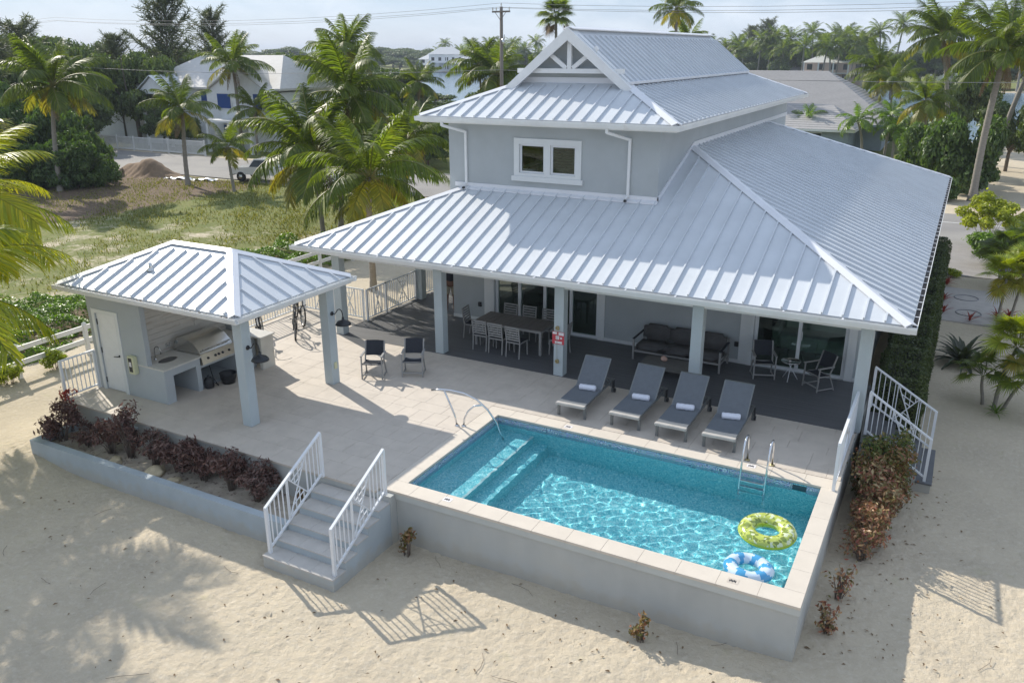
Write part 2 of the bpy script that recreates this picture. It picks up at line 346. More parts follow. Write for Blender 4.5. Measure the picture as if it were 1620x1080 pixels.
class MB:
    """collects shapes into one mesh"""
    def __init__(s):
        s.v = []; s.f = []; s.sm = []; s.mi = []; s.m = 0
    def add(s, vs, fs, smooth=False):
        o = len(s.v)
        s.v.extend([tuple(p) for p in vs])
        for f in fs:
            s.f.append(tuple(i + o for i in f)); s.sm.append(smooth); s.mi.append(s.m)
        return s
    def box(s, x0, x1, y0, y1, z0, z1):
        vs = [(x0, y0, z0), (x1, y0, z0), (x1, y1, z0), (x0, y1, z0), (x0, y0, z1), (x1, y0, z1), (x1, y1, z1), (x0, y1, z1)]
        return s.add(vs, [(0, 3, 2, 1), (4, 5, 6, 7), (0, 1, 5, 4), (1, 2, 6, 5), (2, 3, 7, 6), (3, 0, 4, 7)])
    def bevbox(s, x0, x1, y0, y1, z0, z1, b=0.01):
        """box with chamfered vertical and top edges"""
        vs = []
        def ring(i, z): return [(x0 + i + b, y0 + i, z), (x1 - i - b, y0 + i, z), (x1 - i, y0 + i + b, z), (x1 - i, y1 - i - b, z), (x1 - i - b, y1 - i, z), (x0 + i + b, y1 - i, z), (x0 + i, y1 - i - b, z), (x0 + i, y0 + i + b, z)]
        vs = ring(b, z0) + ring(0, z0 + b) + ring(0, z1 - b) + ring(b, z1)
        fs = [tuple(range(7, -1, -1)), tuple(range(24, 32))]
        for k in range(3):
            for i in range(8):
                a = k * 8 + i; c = k * 8 + (i + 1) % 8
                fs.append((a, c, c + 8, a + 8))
        return s.add(vs, fs)
    def bar(s, p, q, w, h=None, up=(0, 0, 1)):
        """rectangular bar from p to q"""
        h = h or w
        p = Vector(p); q = Vector(q); d = (q - p).normalized(); up = Vector(up)
        if abs(d.dot(up)) > 0.98: up = Vector((0, 1, 0))
        sx = d.cross(up).normalized() * (w / 2); sy = sx.cross(d).normalized() * (h / 2)
        vs = [p - sx - sy, p + sx - sy, p + sx + sy, p - sx + sy, q - sx - sy, q + sx - sy, q + sx + sy, q - sx + sy]
        return s.add(vs, [(0, 1, 2, 3), (4, 7, 6, 5), (0, 4, 5, 1), (1, 5, 6, 2), (2, 6, 7, 3), (3, 7, 4, 0)])
    def tube(s, pts, r, n=8, cap=True):
        pts = [Vector(p) for p in pts]
        rs = r if isinstance(r, (list, tuple)) else [r] * len(pts)
        vs = []; fs = []
        ref = Vector((0.123, 0.31, 0.94)).normalized()
        prev = None
        for i, p in enumerate(pts):
            if i == 0: d = pts[1] - p
            elif i == len(pts) - 1: d = p - pts[-2]
            else: d = (pts[i + 1] - pts[i - 1])
            d = d.normalized()
            if prev is None:
                a = d.cross(ref)
                if a.length < 1e-3: a = d.cross(Vector((1, 0, 0)))
                a.normalize()
            else:
                a = (prev - d * prev.dot(d)).normalized()
            prev = a
            b = d.cross(a)
            for k in range(n):
                t = 2 * PI * k / n
                vs.append(p + (a * math.cos(t) + b * math.sin(t)) * rs[i])
        for i in range(len(pts) - 1):
            for k in range(n):
                a0 = i * n + k; a1 = i * n + (k + 1) % n
                fs.append((a0, a1, a1 + n, a0 + n))
        s.add(vs, fs, True)
        if cap:
            o = len(s.v) - len(vs)
            s.f.append(tuple(o + k for k in reversed(range(n)))); s.sm.append(False); s.mi.append(s.m)
            s.f.append(tuple(o + (len(pts) - 1) * n + k for k in range(n))); s.sm.append(False); s.mi.append(s.m)
        return s
    def lathe(s, prof, n=20, c=(0, 0, 0), smooth=True, axis='z'):
        vs = []; fs = []
        for (r, z) in prof:
            for k in range(n):
                t = 2 * PI * k / n
                if axis == 'z': vs.append((c[0] + r * math.cos(t), c[1] + r * math.sin(t), c[2] + z))
                elif axis == 'y': vs.append((c[0] + r * math.cos(t), c[1] + z, c[2] + r * math.sin(t)))
                else: vs.append((c[0] + z, c[1] + r * math.cos(t), c[2] + r * math.sin(t)))
        for i in range(len(prof) - 1):
            for k in range(n):
                a = i * n + k; b = i * n + (k + 1) % n
                fs.append((a, b, b + n, a + n))
        return s.add(vs, fs, smooth)
    def prism(s, poly, n, t):
        """convex planar polygon (3-d points) extruded by vector n*t"""
        n = Vector(n) * t
        a = [Vector(p) for p in poly]; k = len(a)
        vs = a + [p + n for p in a]
        fs = [tuple(reversed(range(k))), tuple(range(k, 2 * k))]
        for i in range(k): fs.append((i, (i + 1) % k, k + (i + 1) % k, k + i))
        return s.add(vs, fs)
    def torus(s, c, Rm, r, n=24, m=8, axis='z', arc=2 * PI, a0=0.0):
        vs = []; fs = []
        closed = abs(arc - 2 * PI) < 1e-6
        nn = n if closed else n + 1
        for i in range(nn):
            t = a0 + arc * i / n
            for j in range(m):
                u = 2 * PI * j / m
                rr = Rm + r * math.cos(u); z = r * math.sin(u)
                p = (rr * math.cos(t), rr * math.sin(t), z)
                if axis == 'y': p = (p[0], p[2], p[1])
                if axis == 'x': p = (p[2], p[0], p[1])
                vs.append((c[0] + p[0], c[1] + p[1], c[2] + p[2]))
        for i in range(n):
            for j in range(m):
                a = i * m + j; b = i * m + (j + 1) % m
                c2 = ((i + 1) % nn) * m + (j + 1) % m; d = ((i + 1) % nn) * m + j
                fs.append((a, b, c2, d))
        return s.add(vs, fs, True)
    def xform(s, M, start=0):
        for i in range(start, len(s.v)):
            s.v[i] = tuple(M @ Vector(s.v[i]))
        return s
    def mesh(s, name, mats, off=(0, 0, 0), fix=True):
        me = bpy.data.meshes.new(name)
        if off != (0, 0, 0):
            ox, oy, oz = off
            vs = [(x - ox, y - oy, z - oz) for x, y, z in s.v]
        else: vs = s.v
        me.from_pydata(vs, [], s.f)
        me.polygons.foreach_set('use_smooth', s.sm)
        ml = mats if isinstance(mats, (list, tuple)) else [mats]
        for m in ml: me.materials.append(m)
        if len(ml) > 1: me.polygons.foreach_set('material_index', s.mi)
        me.update()
        if fix and len(s.f) < 60000:
            bm = bmesh.new(); bm.from_mesh(me)
            bmesh.ops.recalc_face_normals(bm, faces=bm.faces)
            bm.to_mesh(me); bm.free()
        return me
    def build(s, name, mats, parent=None, fix=True, label=None, cat=None, group=None, kind=None):
        off = (0, 0, 0)
        if parent is not None:
            rl = root_loc(parent); off = tuple(rl)
        me = s.mesh(name, mats, off, fix)
        o = bpy.data.objects.new(name, me)
        link(o)
        if parent is not None: o.parent = parent
        return props(o, label, cat, group, kind)

def inst(name, me, parent=None, loc=(0, 0, 0), rot=(0, 0, 0), sc=None, **kw):
    """object sharing a mesh; loc is in the parent's frame"""
    o = bpy.data.objects.new(name, me)
    link(o)
    o.parent = parent
    o.location = loc; o.rotation_euler = rot
    if sc is not None: o.scale = (sc, sc, sc) if isinstance(sc, (int, float)) else sc
    return props(o, **kw)

def copy_tree(o, parent=None):
    c = o.copy()
    link(c)
    c.parent = parent
    for ch in list(o.children): copy_tree(ch, c)
    return c

def dup(root, loc, rz=0.0, label=None, group=None, sc=None):
    c = copy_tree(root)
    c.location = loc; c.rotation_euler = (0, 0, rz)
    if label: c['label'] = label
    if group: c['group'] = group
    if sc: c.scale = (sc, sc, sc)
    return c

def structure(o): o['kind'] = 'structure'; return o

def clip(poly, fn):
    """keep the part of a polygon where fn(p) >= 0 (convex clipping)"""
    out = []
    for i in range(len(poly)):
        a = poly[i]; b = poly[(i + 1) % len(poly)]
        fa = fn(a); fb = fn(b)
        if fa >= 0: out.append(a)
        if (fa >= 0) != (fb >= 0):
            t = fa / (fa - fb)
            out.append((a[0] + (b[0] - a[0]) * t, a[1] + (b[1] - a[1]) * t))
    return out
H = 1.118   # height of the patio and the porch above the sand
# ================================================================== ground
POOL_L, POOL_W = 7.32, 3.707

def axis(lo, hi, d, ends):
    a = list(np.arange(lo, hi + 1e-6, d))
    for sgn in (-1, 1):
        s = d; p = a[-1] if sgn > 0 else a[0]
        out = []
        lim = ends[1] if sgn > 0 else ends[0]
        while (p < lim) if sgn > 0 else (p > lim):
            s = min(s * 1.13, 3.2 if abs(p) < 260 else 400)
            p += sgn * s; out.append(p)
        a = a + out if sgn > 0 else out[::-1] + a
    return np.array(a)

def fnoise(X, Y, lam, seed):
    """smooth value noise from summed sines"""
    r = np.random.default_rng(seed); Z = np.zeros_like(X)
    for i in range(9):
        a = r.uniform(0, 2 * PI); k = 2 * PI / (lam * r.uniform(0.6, 1.7))
        Z += np.sin(k * (math.cos(a) * X + math.sin(a) * Y) + r.uniform(0, 6.28))
    return Z / 4.2

def sstep(x, a, b):
    t = np.clip((x - a) / (b - a), 0, 1)
    return t * t * (3 - 2 * t)

def shore_near(X): return np.interp(X, [-400, -150, -78, -30, -2, 8, 16, 60, 300], [150, 132, 118, 112, 104, 96, 84, 84, 90])
def shore_far(X): return np.interp(X, [-500, -227, -120, -60, -11, 100, 400], [400, 352, 300, 262, 226, 206, 190])

gx = axis(-12.0, 13.0, 0.066, (-2600, 2600))
gy = axis(-8.5, 5.0, 0.066, (-60, 3200))
GX, GY = np.meshgrid(gx, gy, indexing='ij')
GZ = 0.02 * fnoise(GX, GY, 3.0, 1) + 0.05 * fnoise(GX, GY, 14.0, 2) * sstep(np.hypot(GX, GY - 2), 10, 40)
near = 1 - sstep(np.hypot(GX - 1, GY), 11, 16)
GZ += near * 0.006 * fnoise(GX, GY, 0.7, 3) + near * 0.003 * fnoise(GX, GY, 0.25, 4)
GZ += 0.20 * np.exp(-(((GX + 10.2) / 1.6) ** 2 + ((GY + 1.7) / 2.2) ** 2))
GZ += 0.05 * np.exp(-(((GX - 7.7) / 0.9) ** 2 + ((GY + 0.6) / 0.8) ** 2))
# footprints and wind scallops pressed into the sand
ft = np.random.default_rng(5)
for i in range(6500):
    cx_, cy_ = ft.uniform(-11, 12.5), ft.uniform(-8, 6)
    a = ft.uniform(0, PI) if ft.random() < 0.4 else ft.normal(0.5, 0.35)
    la, lb, dp = ft.uniform(0.07, 0.14), ft.uniform(0.035, 0.06), ft.uniform(0.010, 0.026)
    i0, i1 = np.searchsorted(gx, (cx_ - 0.4, cx_ + 0.4)); j0, j1 = np.searchsorted(gy, (cy_ - 0.4, cy_ + 0.4))
    if i1 <= i0 or j1 <= j0: continue
    dx = GX[i0:i1, j0:j1] - cx_; dy = GY[i0:i1, j0:j1] - cy_
    u = dx * math.cos(a) + dy * math.sin(a); v = -dx * math.sin(a) + dy * math.cos(a)
    q = (u / la) ** 2 + (v / lb) ** 2
    GZ[i0:i1, j0:j1] += dp * (0.55 * np.exp(-(np.sqrt(q) - 1.35) ** 2 * 6) - np.exp(-q))
# flat under the road, canal bed between the shores
road = sstep(GY, 33.2, 34.2) * (1 - sstep(GY, 43.8, 44.8))
GZ *= (1 - road)
inw = sstep(GY - shore_near(GX), -1.5, 3.0) * (1 - sstep(GY - shore_far(GX), -3.0, 1.5))
GZ = GZ * (1 - inw) - 1.6 * inw
GZ += sstep(GY, 420, 3000) * 3
n_i, n_j = GX.shape
V = np.stack([GX, GY, GZ], -1).reshape(-1, 3)
idx = np.arange(n_i * n_j).reshape(n_i, n_j)
Fq = np.stack([idx[:-1, :-1], idx[1:, :-1], idx[1:, 1:], idx[:-1, 1:]], -1)
cxm = 0.25 * (GX[:-1, :-1] + GX[1:, :-1] + GX[1:, 1:] + GX[:-1, 1:]); cym = 0.25 * (GY[:-1, :-1] + GY[1:, :-1] + GY[1:, 1:] + GY[:-1, 1:])
keep = ~((cxm > -0.05) & (cxm < 7.37) & (cym > -0.1) & (cym < 3.85))
Fq = Fq[keep].reshape(-1, 4)

def np_mesh(name, V, F, mats, smooth=True, attr=None, mi=None):
    me = bpy.data.meshes.new(name)
    nv, nf, k = len(V), len(F), F.shape[1]
    me.vertices.add(nv); me.vertices.foreach_set('co', np.asarray(V, np.float32).ravel())
    me.loops.add(nf * k); me.loops.foreach_set('vertex_index', np.asarray(F, np.int32).ravel())
    me.polygons.add(nf); me.polygons.foreach_set('loop_start', np.arange(0, nf * k, k, dtype=np.int32))
    me.polygons.foreach_set('loop_total', np.full(nf, k, np.int32))
    me.polygons.foreach_set('use_smooth', np.full(nf, smooth, bool))
    for m in (mats if isinstance(mats, (list, tuple)) else [mats]): me.materials.append(m)
    if mi is not None: me.polygons.foreach_set('material_index', np.asarray(mi, np.int32))
    if attr is not None:
        for nm, A in attr.items():
            ca = me.attributes.new(nm, 'FLOAT_COLOR', 'POINT')
            ca.data.foreach_set('color', np.asarray(A, np.float32).ravel())
    me.update(calc_edges=True)
    me.validate()
    return me

# what grows where: R grass, G brown litter or soil
grassR = np.zeros_like(GX)
lot = (1 - sstep(GX, -22.5, -19.5)) * sstep(GY, 2, 8) * (1 - sstep(GY, 33.4, 34.2))
grassR = np.maximum(grassR, lot * (0.42 + 0.38 * sstep(GY, 15, 27)))
grassR = np.maximum(grassR, (1 - sstep(GX, -17.5, -15.8)) * sstep(GY, -6, 2) * (1 - sstep(GY, 22, 24)) * 0.55)
grassR = np.maximum(grassR, (1 - sstep(GX, -12, -8)) * sstep(GY, 22, 25) * (1 - sstep(GY, 33.2, 34.0)) * 0.75)
beyond = sstep(GY, 44.2, 46) * (1 - sstep(GX, 6, 9))
grassR = np.maximum(grassR, beyond * 0.72)
grassR = np.maximum(grassR, sstep(GY - shore_far(GX), 0, 4) * 0.9)
grassR = np.maximum(grassR, sstep(GX, 8, 11) * sstep(GY, 45, 50) * 0.22)
brown = (1 - sstep(GX, -38, -33)) * sstep(GY, 12, 18) * (1 - sstep(GY, 33, 34.5)) * 0.75
brown = np.maximum(brown, np.exp(-(((GX + 46.5) / 4.5) ** 2 + ((GY - 31) / 3.0) ** 2)) * 0.95)
brown = np.maximum(brown, (1 - sstep(GX, -17.2, -16.4)) * sstep(GY, -1, 1) * (1 - sstep(GY, 17, 20)) * sstep(GX, -21.5, -20) * 0.7)
A = np.stack([grassR, brown, np.zeros_like(GX), np.ones_like(GX)], -1).reshape(-1, 4)

m, nt, N, L = new_mat('ground_sand_and_grass')
b = N['Principled BSDF']; b.inputs['Roughness'].default_value = 0.95; b.inputs['Specular IOR Level'].default_value = 0.15
geo = N.new('ShaderNodeNewGeometry'); at = N.new('ShaderNodeAttribute'); at.attribute_name = 'zone'
sep = N.new('ShaderNodeSeparateColor'); L.new(at.outputs['Color'], sep.inputs[0])
def noise(scale, det=6, rough=0.6, src=None):
    n = N.new('ShaderNodeTexNoise'); n.inputs['Scale'].default_value = scale; n.inputs['Detail'].default_value = det
    n.inputs['Roughness'].default_value = rough
    L.new(src or geo.outputs['Position'], n.inputs['Vector']); return n.outputs[0]
def maprange(s, a, b_, c=0.0, d=1.0):
    n = N.new('ShaderNodeMapRange'); n.inputs[1].default_value = a; n.inputs[2].default_value = b_
    n.inputs[3].default_value = c; n.inputs[4].default_value = d; L.new(s, n.inputs[0]); return n.outputs[0]
def mixc(f, a, c):
    n = N.new('ShaderNodeMixRGB'); L.new(f, n.inputs[0])
    for k, v in ((1, a), (2, c)):
        if isinstance(v, tuple): n.inputs[k].default_value = (*v, 1)
        else: L.new(v, n.inputs[k])
    return n.outputs[0]
def math_(op, a, b_):
    n = N.new('ShaderNodeMath'); n.operation = op
    for k, v in ((0, a), (1, b_)):
        if isinstance(v, (int, float)): n.inputs[k].default_value = v
        else: L.new(v, n.inputs[k])
    return n.outputs[0]
sand = mixc(maprange(noise(0.7, 7), 0.35, 0.68), (0.575, 0.495, 0.37), (0.50, 0.43, 0.325))
sand = mixc(maprange(noise(9, 6, 0.7), 0.50, 0.75), sand, (0.62, 0.55, 0.44))
sand = mixc(maprange(noise(24, 4, 0.75), 0.665, 0.72), sand, (0.22, 0.18, 0.13))
sand = mixc(maprange(noise(1.6, 5, 0.7), 0.60, 0.75, 0, 0.5), sand, (0.46, 0.42, 0.26))
gr = mixc(maprange(noise(0.9, 6), 0.38, 0.62), (0.13, 0.17, 0.042), (0.20, 0.215, 0.065))
gr = mixc(maprange(noise(7, 5, 0.7), 0.45, 0.7), gr, (0.26, 0.225, 0.12))
gr = mixc(maprange(noise(14, 4, 0.7), 0.56, 0.66), gr, (0.07, 0.085, 0.028))
br = mixc(maprange(noise(5, 7, 0.75), 0.35, 0.65), (0.23, 0.165, 0.115), (0.11, 0.085, 0.06))
nA = math_('ADD', math_('MULTIPLY', noise(0.55, 7, 0.68), 0.75), math_('MULTIPLY', noise(5.5, 4, 0.7), 0.25))
gm = maprange(math_('SUBTRACT', sep.outputs[0], nA), -0.07, 0.05)
bmk = maprange(math_('SUBTRACT', sep.outputs[1], noise(1.3, 6, 0.7)), -0.04, 0.10)
cc = mixc(gm, sand, gr)
cc = mixc(bmk, cc, br)
L.new(cc, b.inputs['Base Color'])
bp = N.new('ShaderNodeBump'); bp.inputs['Strength'].default_value = 0.9; bp.inputs['Distance'].default_value = 0.05
h1 = math_('ADD', math_('MULTIPLY', noise(11, 8, 0.66), 0.8), math_('MULTIPLY', noise(55, 3, 0.6), 0.25))
vor = N.new('ShaderNodeTexVoronoi'); vor.feature = 'SMOOTH_F1'; vor.inputs['Scale'].default_value = 9.0
L.new(geo.outputs['Position'], vor.inputs['Vector'])
h2 = math_('ADD', h1, math_('MULTIPLY', vor.outputs['Distance'], 0.35))
L.new(h2, bp.inputs['Height']); L.new(bp.outputs[0], b.inputs['Normal'])
M_GROUND = m
ground = structure(link(bpy.data.objects.new('ground', np_mesh('ground', V, Fq, M_GROUND, attr={'zone': A}))))

# canal water
m, nt, N, L = new_mat('canal_water')
b = N['Principled BSDF']; b.inputs['Base Color'].default_value = (0.10, 0.17, 0.23, 1); b.inputs['Roughness'].default_value = 0.16
b.inputs['Specular IOR Level'].default_value = 0.6
tc = N.new('ShaderNodeNewGeometry'); mp = N.new('ShaderNodeMapping'); mp.inputs['Scale'].default_value = (0.5, 1.6, 1)
n1 = N.new('ShaderNodeTexNoise'); n1.inputs['Scale'].default_value = 0.9; n1.inputs['Detail'].default_value = 6
bp = N.new('ShaderNodeBump'); bp.inputs['Strength'].default_value = 0.5; bp.inputs['Distance'].default_value = 0.12
L.new(tc.outputs['Position'], mp.inputs[0]); L.new(mp.outputs[0], n1.inputs['Vector']); L.new(n1.outputs[0], bp.inputs['Height']); L.new(bp.outputs[0], b.inputs['Normal'])
M_CANAL = m
mb = MB(); mb.add([(-2000, 60, -0.32), (2000, 60, -0.32), (2000, 900, -0.32), (-2000, 900, -0.32)], [(0, 1, 2, 3)])
mb.build('canal_water', M_CANAL, fix=False, kind='structure')

# road, driveway, painted line
mb = MB(); mb.box(-900, 900, 34.4, 43.6, -0.3, 0.05); mb.build('road', M_ASPH, kind='structure')
mb = MB(); mb.box(7.9, 19.0, 27.8, 34.38, -0.2, 0.056); mb.build('driveway', M_DRIVE, kind='structure')
mb = MB(); mb.box(7.0, 60.0, 40.55, 40.68, 0.052, 0.056); mb.build('road_edge_line', M_LINE, kind='structure')
mb = MB(); mb.box(8.95, 10.95, 20.6, 25.6, -0.08, 0.035)
slab = mb.build('garden_slab', M_STEPST, kind='structure')
for (cx_, cy_) in ((9.75, 24.1), (9.85, 21.9)):
    mb = MB(); mb.torus((cx_, cy_, 0.034), 0.42, 0.03, 28, 5)
    mb.build('slab_ring', MATS['slab_ring'] if 'slab_ring' in MATS else mat('slab_ring', (0.24, 0.235, 0.24), rough=0.9), slab)

# ================================================================== patio (raised travertine terrace)
# body: stucco retaining block under the paving
patio = structure(link(bpy.data.objects.new('patio', None)))
PX0, PX1, PY0, PY1 = -9.98, 7.62, -0.56, 6.62
def outline_box(mb, x0, x1, y0, y1, z0, z1): mb.box(x0, x1, y0, y1, z0, z1)
mb = MB()
mb.box(PX0 + 0.02, -0.38, PY0 + 0.02, PY1, -0.4, H - 0.055)
mb.box(-0.38, PX1 - 0.02, POOL_W + 0.40, PY1, -0.4, H - 0.055)
mb.box(PX0 + 0.02, -7.32, PY1, 8.2, -0.4, H - 0.055)
mb.build('retaining_wall', M_CONC, patio)
mb = MB()
mb.box(PX0 + 0.03, -0.38, PY0 + 0.03, PY1 - 0.01, H - 0.054, H - 0.02)
mb.box(-0.38, PX1 - 0.03, POOL_W + 0.40, PY1 - 0.01, H - 0.054, H - 0.02)
mb.box(PX0 + 0.03, -7.33, PY1 - 0.01, 8.19, H - 0.054, H - 0.02)
mb.build('grout_bed', M_GROUT, patio)
# paving stones: rows of 0.61 m, lengths vary; each is its own piece near the camera
tile_cache = {}
def tile_mesh(w, d):
    k = (round(w, 2), round(d, 2))
    if k not in tile_cache:
        t = MB(); t.bevbox(-k[0] / 2 + 0.002, k[0] / 2 - 0.002, -k[1] / 2 + 0.002, k[1] / 2 - 0.002, -0.05, 0.0, 0.0025)
        tile_cache[k] = t.mesh('paving_stone', M_TRAV)
    return tile_cache[k]
trng = random.Random(4)
tiles = []
def row(y0, d, x0, x1):
    x = x0
    first = True
    while x < x1 - 0.01:
        w = trng.choice([0.41, 0.61, 0.61, 0.81])
        if first: w = trng.choice([0.3, 0.45, 0.61]); first = False
        w = min(w, x1 - x)
        if x1 - x - w < 0.2: w = x1 - x
        tiles.append((x + w / 2, y0 + d / 2, w, d)); x += w
y = PY0; k = 0
while y < PY1 - 0.05:
    d = min(0.61 if k % 2 == 0 else 0.41, PY1 - y)
    if PY1 - y - d < 0.15: d = PY1 - y
    if y + d <= 4.11 - 0.2:
        row(y, d, PX0, -0.385)
    elif y < 4.11:
        row(y, d, PX0, -0.385)
        if y + d > 4.13: row(4.112, y + d - 4.112, -0.385, PX1)
    else: row(y, d, PX0, PX1)
    y += d; k += 1
while y < 8.15:
    d = min(0.61, 8.2 - y); row(y, d, PX0, -7.33); y += d
camxy = Vector((cam.location.x, cam.location.y))
tiles.sort(key=lambda t: (Vector((t[0], t[1])) - camxy).length)
for (x, y, w, d) in tiles[:298]:
    inst('paving_stone', tile_mesh(w, d), patio, (x, y, H - 0.001 * trng.random()))
if len(tiles) > 298:
    mb = MB()
    for (x, y, w, d) in tiles[298:]:
        mb.bevbox(x - w / 2 + 0.003, x + w / 2 - 0.003, y - d / 2 + 0.003, y + d / 2 - 0.003, H - 0.05, H, 0.004)
    mb.build('paving_stones_far', M_TRAV, patio, kind='stuff')
# dark access hatch in the patio wall over the planter
mb = MB(); mb.box(-8.35, -7.35, -0.58, -0.548, 0.46, 0.92); mb.build('hatch', M_BLACK, patio)
mb = MB(); mb.box(-8.42, -7.28, -0.60, -0.55, 0.92, 0.97); mb.build('hatch_frame', M_RISER, patio)

# ------------------------------------------------------------------ porch deck of grey boards
porch = structure(link(bpy.data.objects.new('porch_deck', None)))
mb = MB(); mb.box(-7.31, 7.62, 6.66, 9.80, -0.3, H - 0.03); mb.box(-7.31, -5.1, 9.80, 29.0, -0.3, H - 0.03)
mb.build('deck_base', M_CONC, porch)
bw = 0.14
cache = {}
def board(x0, x1, y0, y1):
    k = (round(x1 - x0, 3), round(y1 - y0, 3))
    if k not in cache:
        t = MB(); t.bevbox(-k[0] / 2, k[0] / 2, -k[1] / 2 + 0.002, k[1] / 2 - 0.002, -0.028, 0, 0.003); cache[k] = t.mesh('deck_board', M_DECK)
    inst('deck_board', cache[k], porch, ((x0 + x1) / 2, (y0 + y1) / 2, H + 0.004 - 0.0015 * trng.random()))
y = 6.63
while y < 9.79:
    board(-7.31, -0.9 + (0.6 if int(y / bw) % 2 else 0), y, min(y + bw, 9.8)); board(-0.9 + (0.6 if int(y / bw) % 2 else 0), 7.62, y, min(y + bw, 9.8)); y += bw
k = 0
while y < 28.9:
    board(-7.31, -5.08, y, y + bw); y += bw; k += 1

# ================================================================== pool
pool = thing('swimming_pool', 'raised rectangular swimming pool with travertine rim and blue mosaic waterline', 'swimming pool', (3.66, 1.85, 0))
CF, CR = 0.40, 0.33      # rim overhang at the front and right
m, nt, N, L = new_mat('pool_plaster')
b = N['Principled BSDF']; b.inputs['Roughness'].default_value = 0.6
geo = N.new('ShaderNodeNewGeometry'); n1 = N.new('ShaderNodeTexVoronoi'); n1.inputs['Scale'].default_value = 55
L.new(geo.outputs['Position'], n1.inputs['Vector'])
rp = N.new('ShaderNodeValToRGB'); e = rp.color_ramp.elements
e[0].color = (0.07, 0.46, 0.54, 1); e[1].color = (0.62, 0.88, 0.88, 1); e.new(0.5).color = (0.20, 0.66, 0.72, 1)
sepc = N.new('ShaderNodeSeparateColor'); L.new(n1.outputs['Color'], sepc.inputs[0]); L.new(sepc.outputs[0], rp.inputs[0]); L.new(rp.outputs[0], b.inputs['Base Color'])
M_PLASTER = m
FLOOR = -0.28
mb = MB()
mb.box(0, POOL_L, 0, POOL_W, FLOOR - 0.1, FLOOR)
mb.box(-0.2, 0, -0.2, POOL_W + 0.2, FLOOR - 0.1, H - 0.06)
mb.box(POOL_L, POOL_L + 0.2, -0.2, POOL_W + 0.2, FLOOR - 0.1, H - 0.06)
mb.box(0, POOL_L, -0.2, 0, FLOOR - 0.1, H - 0.06)
mb.box(0, POOL_L, POOL_W, POOL_W + 0.2, FLOOR - 0.1, H - 0.06)
shell = mb.build('basin', M_PLASTER, pool)
mb = MB(); mb.box(0.0, 0.95, 0.0, POOL_W, FLOOR, 0.52); st1 = mb.build('entry_bench', M_PLASTER, pool)
mb = MB(); mb.box(0.95, 1.32, 0.0, POOL_W, FLOOR, 0.18); st2 = mb.build('lower_step', M_PLASTER, pool)
M_NOSE = mat('step_nosing', (0.55, 0.66, 0.66), rough=0.5, var=0.3, vscale=40, world_co=True)
mb = MB(); mb.box(0.90, 0.954, 0.0, POOL_W, 0.515, 0.524); nose = mb.build('nosing', M_NOSE, st1)
for o in (shell, st1, st2, nose): o.cycles.is_caustics_receiver = True
# mosaic band
m, nt, N, L = new_mat('mosaic')
b = N['Principled BSDF']; b.inputs['Roughness'].default_value = 0.25
geo = N.new('ShaderNodeNewGeometry')
n0 = N.new('ShaderNodeTexNoise'); n0.inputs['Scale'].default_value = 3.0
vo = N.new('ShaderNodeTexVoronoi'); vo.inputs['Scale'].default_value = 5.5; vo.feature = 'F1'
sc_ = N.new('ShaderNodeMath'); sc_.operation = 'SINE'; mu = N.new('ShaderNodeMath'); mu.operation = 'MULTIPLY'; mu.inputs[1].default_value = 42
L.new(geo.outputs['Position'], vo.inputs['Vector']); L.new(vo.outputs['Distance'], mu.inputs[0]); L.new(mu.outputs[0], sc_.inputs[0])
rp = N.new('ShaderNodeValToRGB'); e = rp.color_ramp.elements
e[0].position = 0.25; e[0].color = (0.09, 0.20, 0.36, 1); e[1].position = 0.75; e[1].color = (0.46, 0.60, 0.68, 1)
mr = N.new('ShaderNodeMapRange'); mr.inputs[1].default_value = -1; L.new(sc_.outputs[0], mr.inputs[0]); L.new(mr.outputs[0], rp.inputs[0])
vt = N.new('ShaderNodeTexVoronoi'); vt.inputs['Scale'].default_value = 70; L.new(geo.outputs['Position'], vt.inputs['Vector'])
mm = N.new('ShaderNodeMixRGB'); mm.blend_type = 'OVERLAY'; mm.inputs[0].default_value = 0.5
L.new(rp.outputs[0], mm.inputs[1]); L.new(vt.outputs['Color'], mm.inputs[2]); 
hs = N.new('ShaderNodeHueSaturation'); hs.inputs['Saturation'].default_value = 0.75; L.new(mm.outputs[0], hs.inputs['Color']); L.new(hs.outputs[0], b.inputs['Base Color'])
M_MOSA = m
tz0, tz1 = H - 0.30, H - 0.058
mb = MB()
mb.box(0.0, 0.008, 0.008, POOL_W - 0.008, tz0, tz1); mb.box(POOL_L - 0.008, POOL_L, 0.008, POOL_W - 0.008, tz0, tz1)
mb.box(0.0, POOL_L, 0.0, 0.008, tz0, tz1); mb.box(0.0, 6.78, POOL_W - 0.008, POOL_W, tz0, tz1); mb.box(7.05, POOL_L, POOL_W - 0.008, POOL_W, tz0, tz1)
band = mb.build('mosaic_band', M_MOSA, pool)
band.cycles.is_caustics_receiver = True
mb = MB(); mb.box(6.78, 7.05, POOL_W - 0.010, POOL_W - 0.002, H - 0.24, H - 0.08); mb.build('skimmer_mouth', mat('skimmer_dark', (0.03, 0.07, 0.09), rough=0.5), pool)
# outside walls
x0w, x1w = -0.02, POOL_L + CR - 0.03
mb = MB()
mb.box(-0.03, x1w, -0.37, -0.201, -0.3, H - 0.17)
mb.box(POOL_L + 0.201, x1w, -0.201, 6.6, -0.3, H - 0.17)
mb.build('outer_wall', M_CONC, pool)
mb = MB()
mb.box(-0.03, x1w + 0.03, -0.40, -0.201, H - 0.169, H - 0.052)
mb.box(POOL_L + 0.201, x1w + 0.03, -0.201, 4.1, H - 0.169, H - 0.052)
mb.build('rim_band', M_BAND, pool)
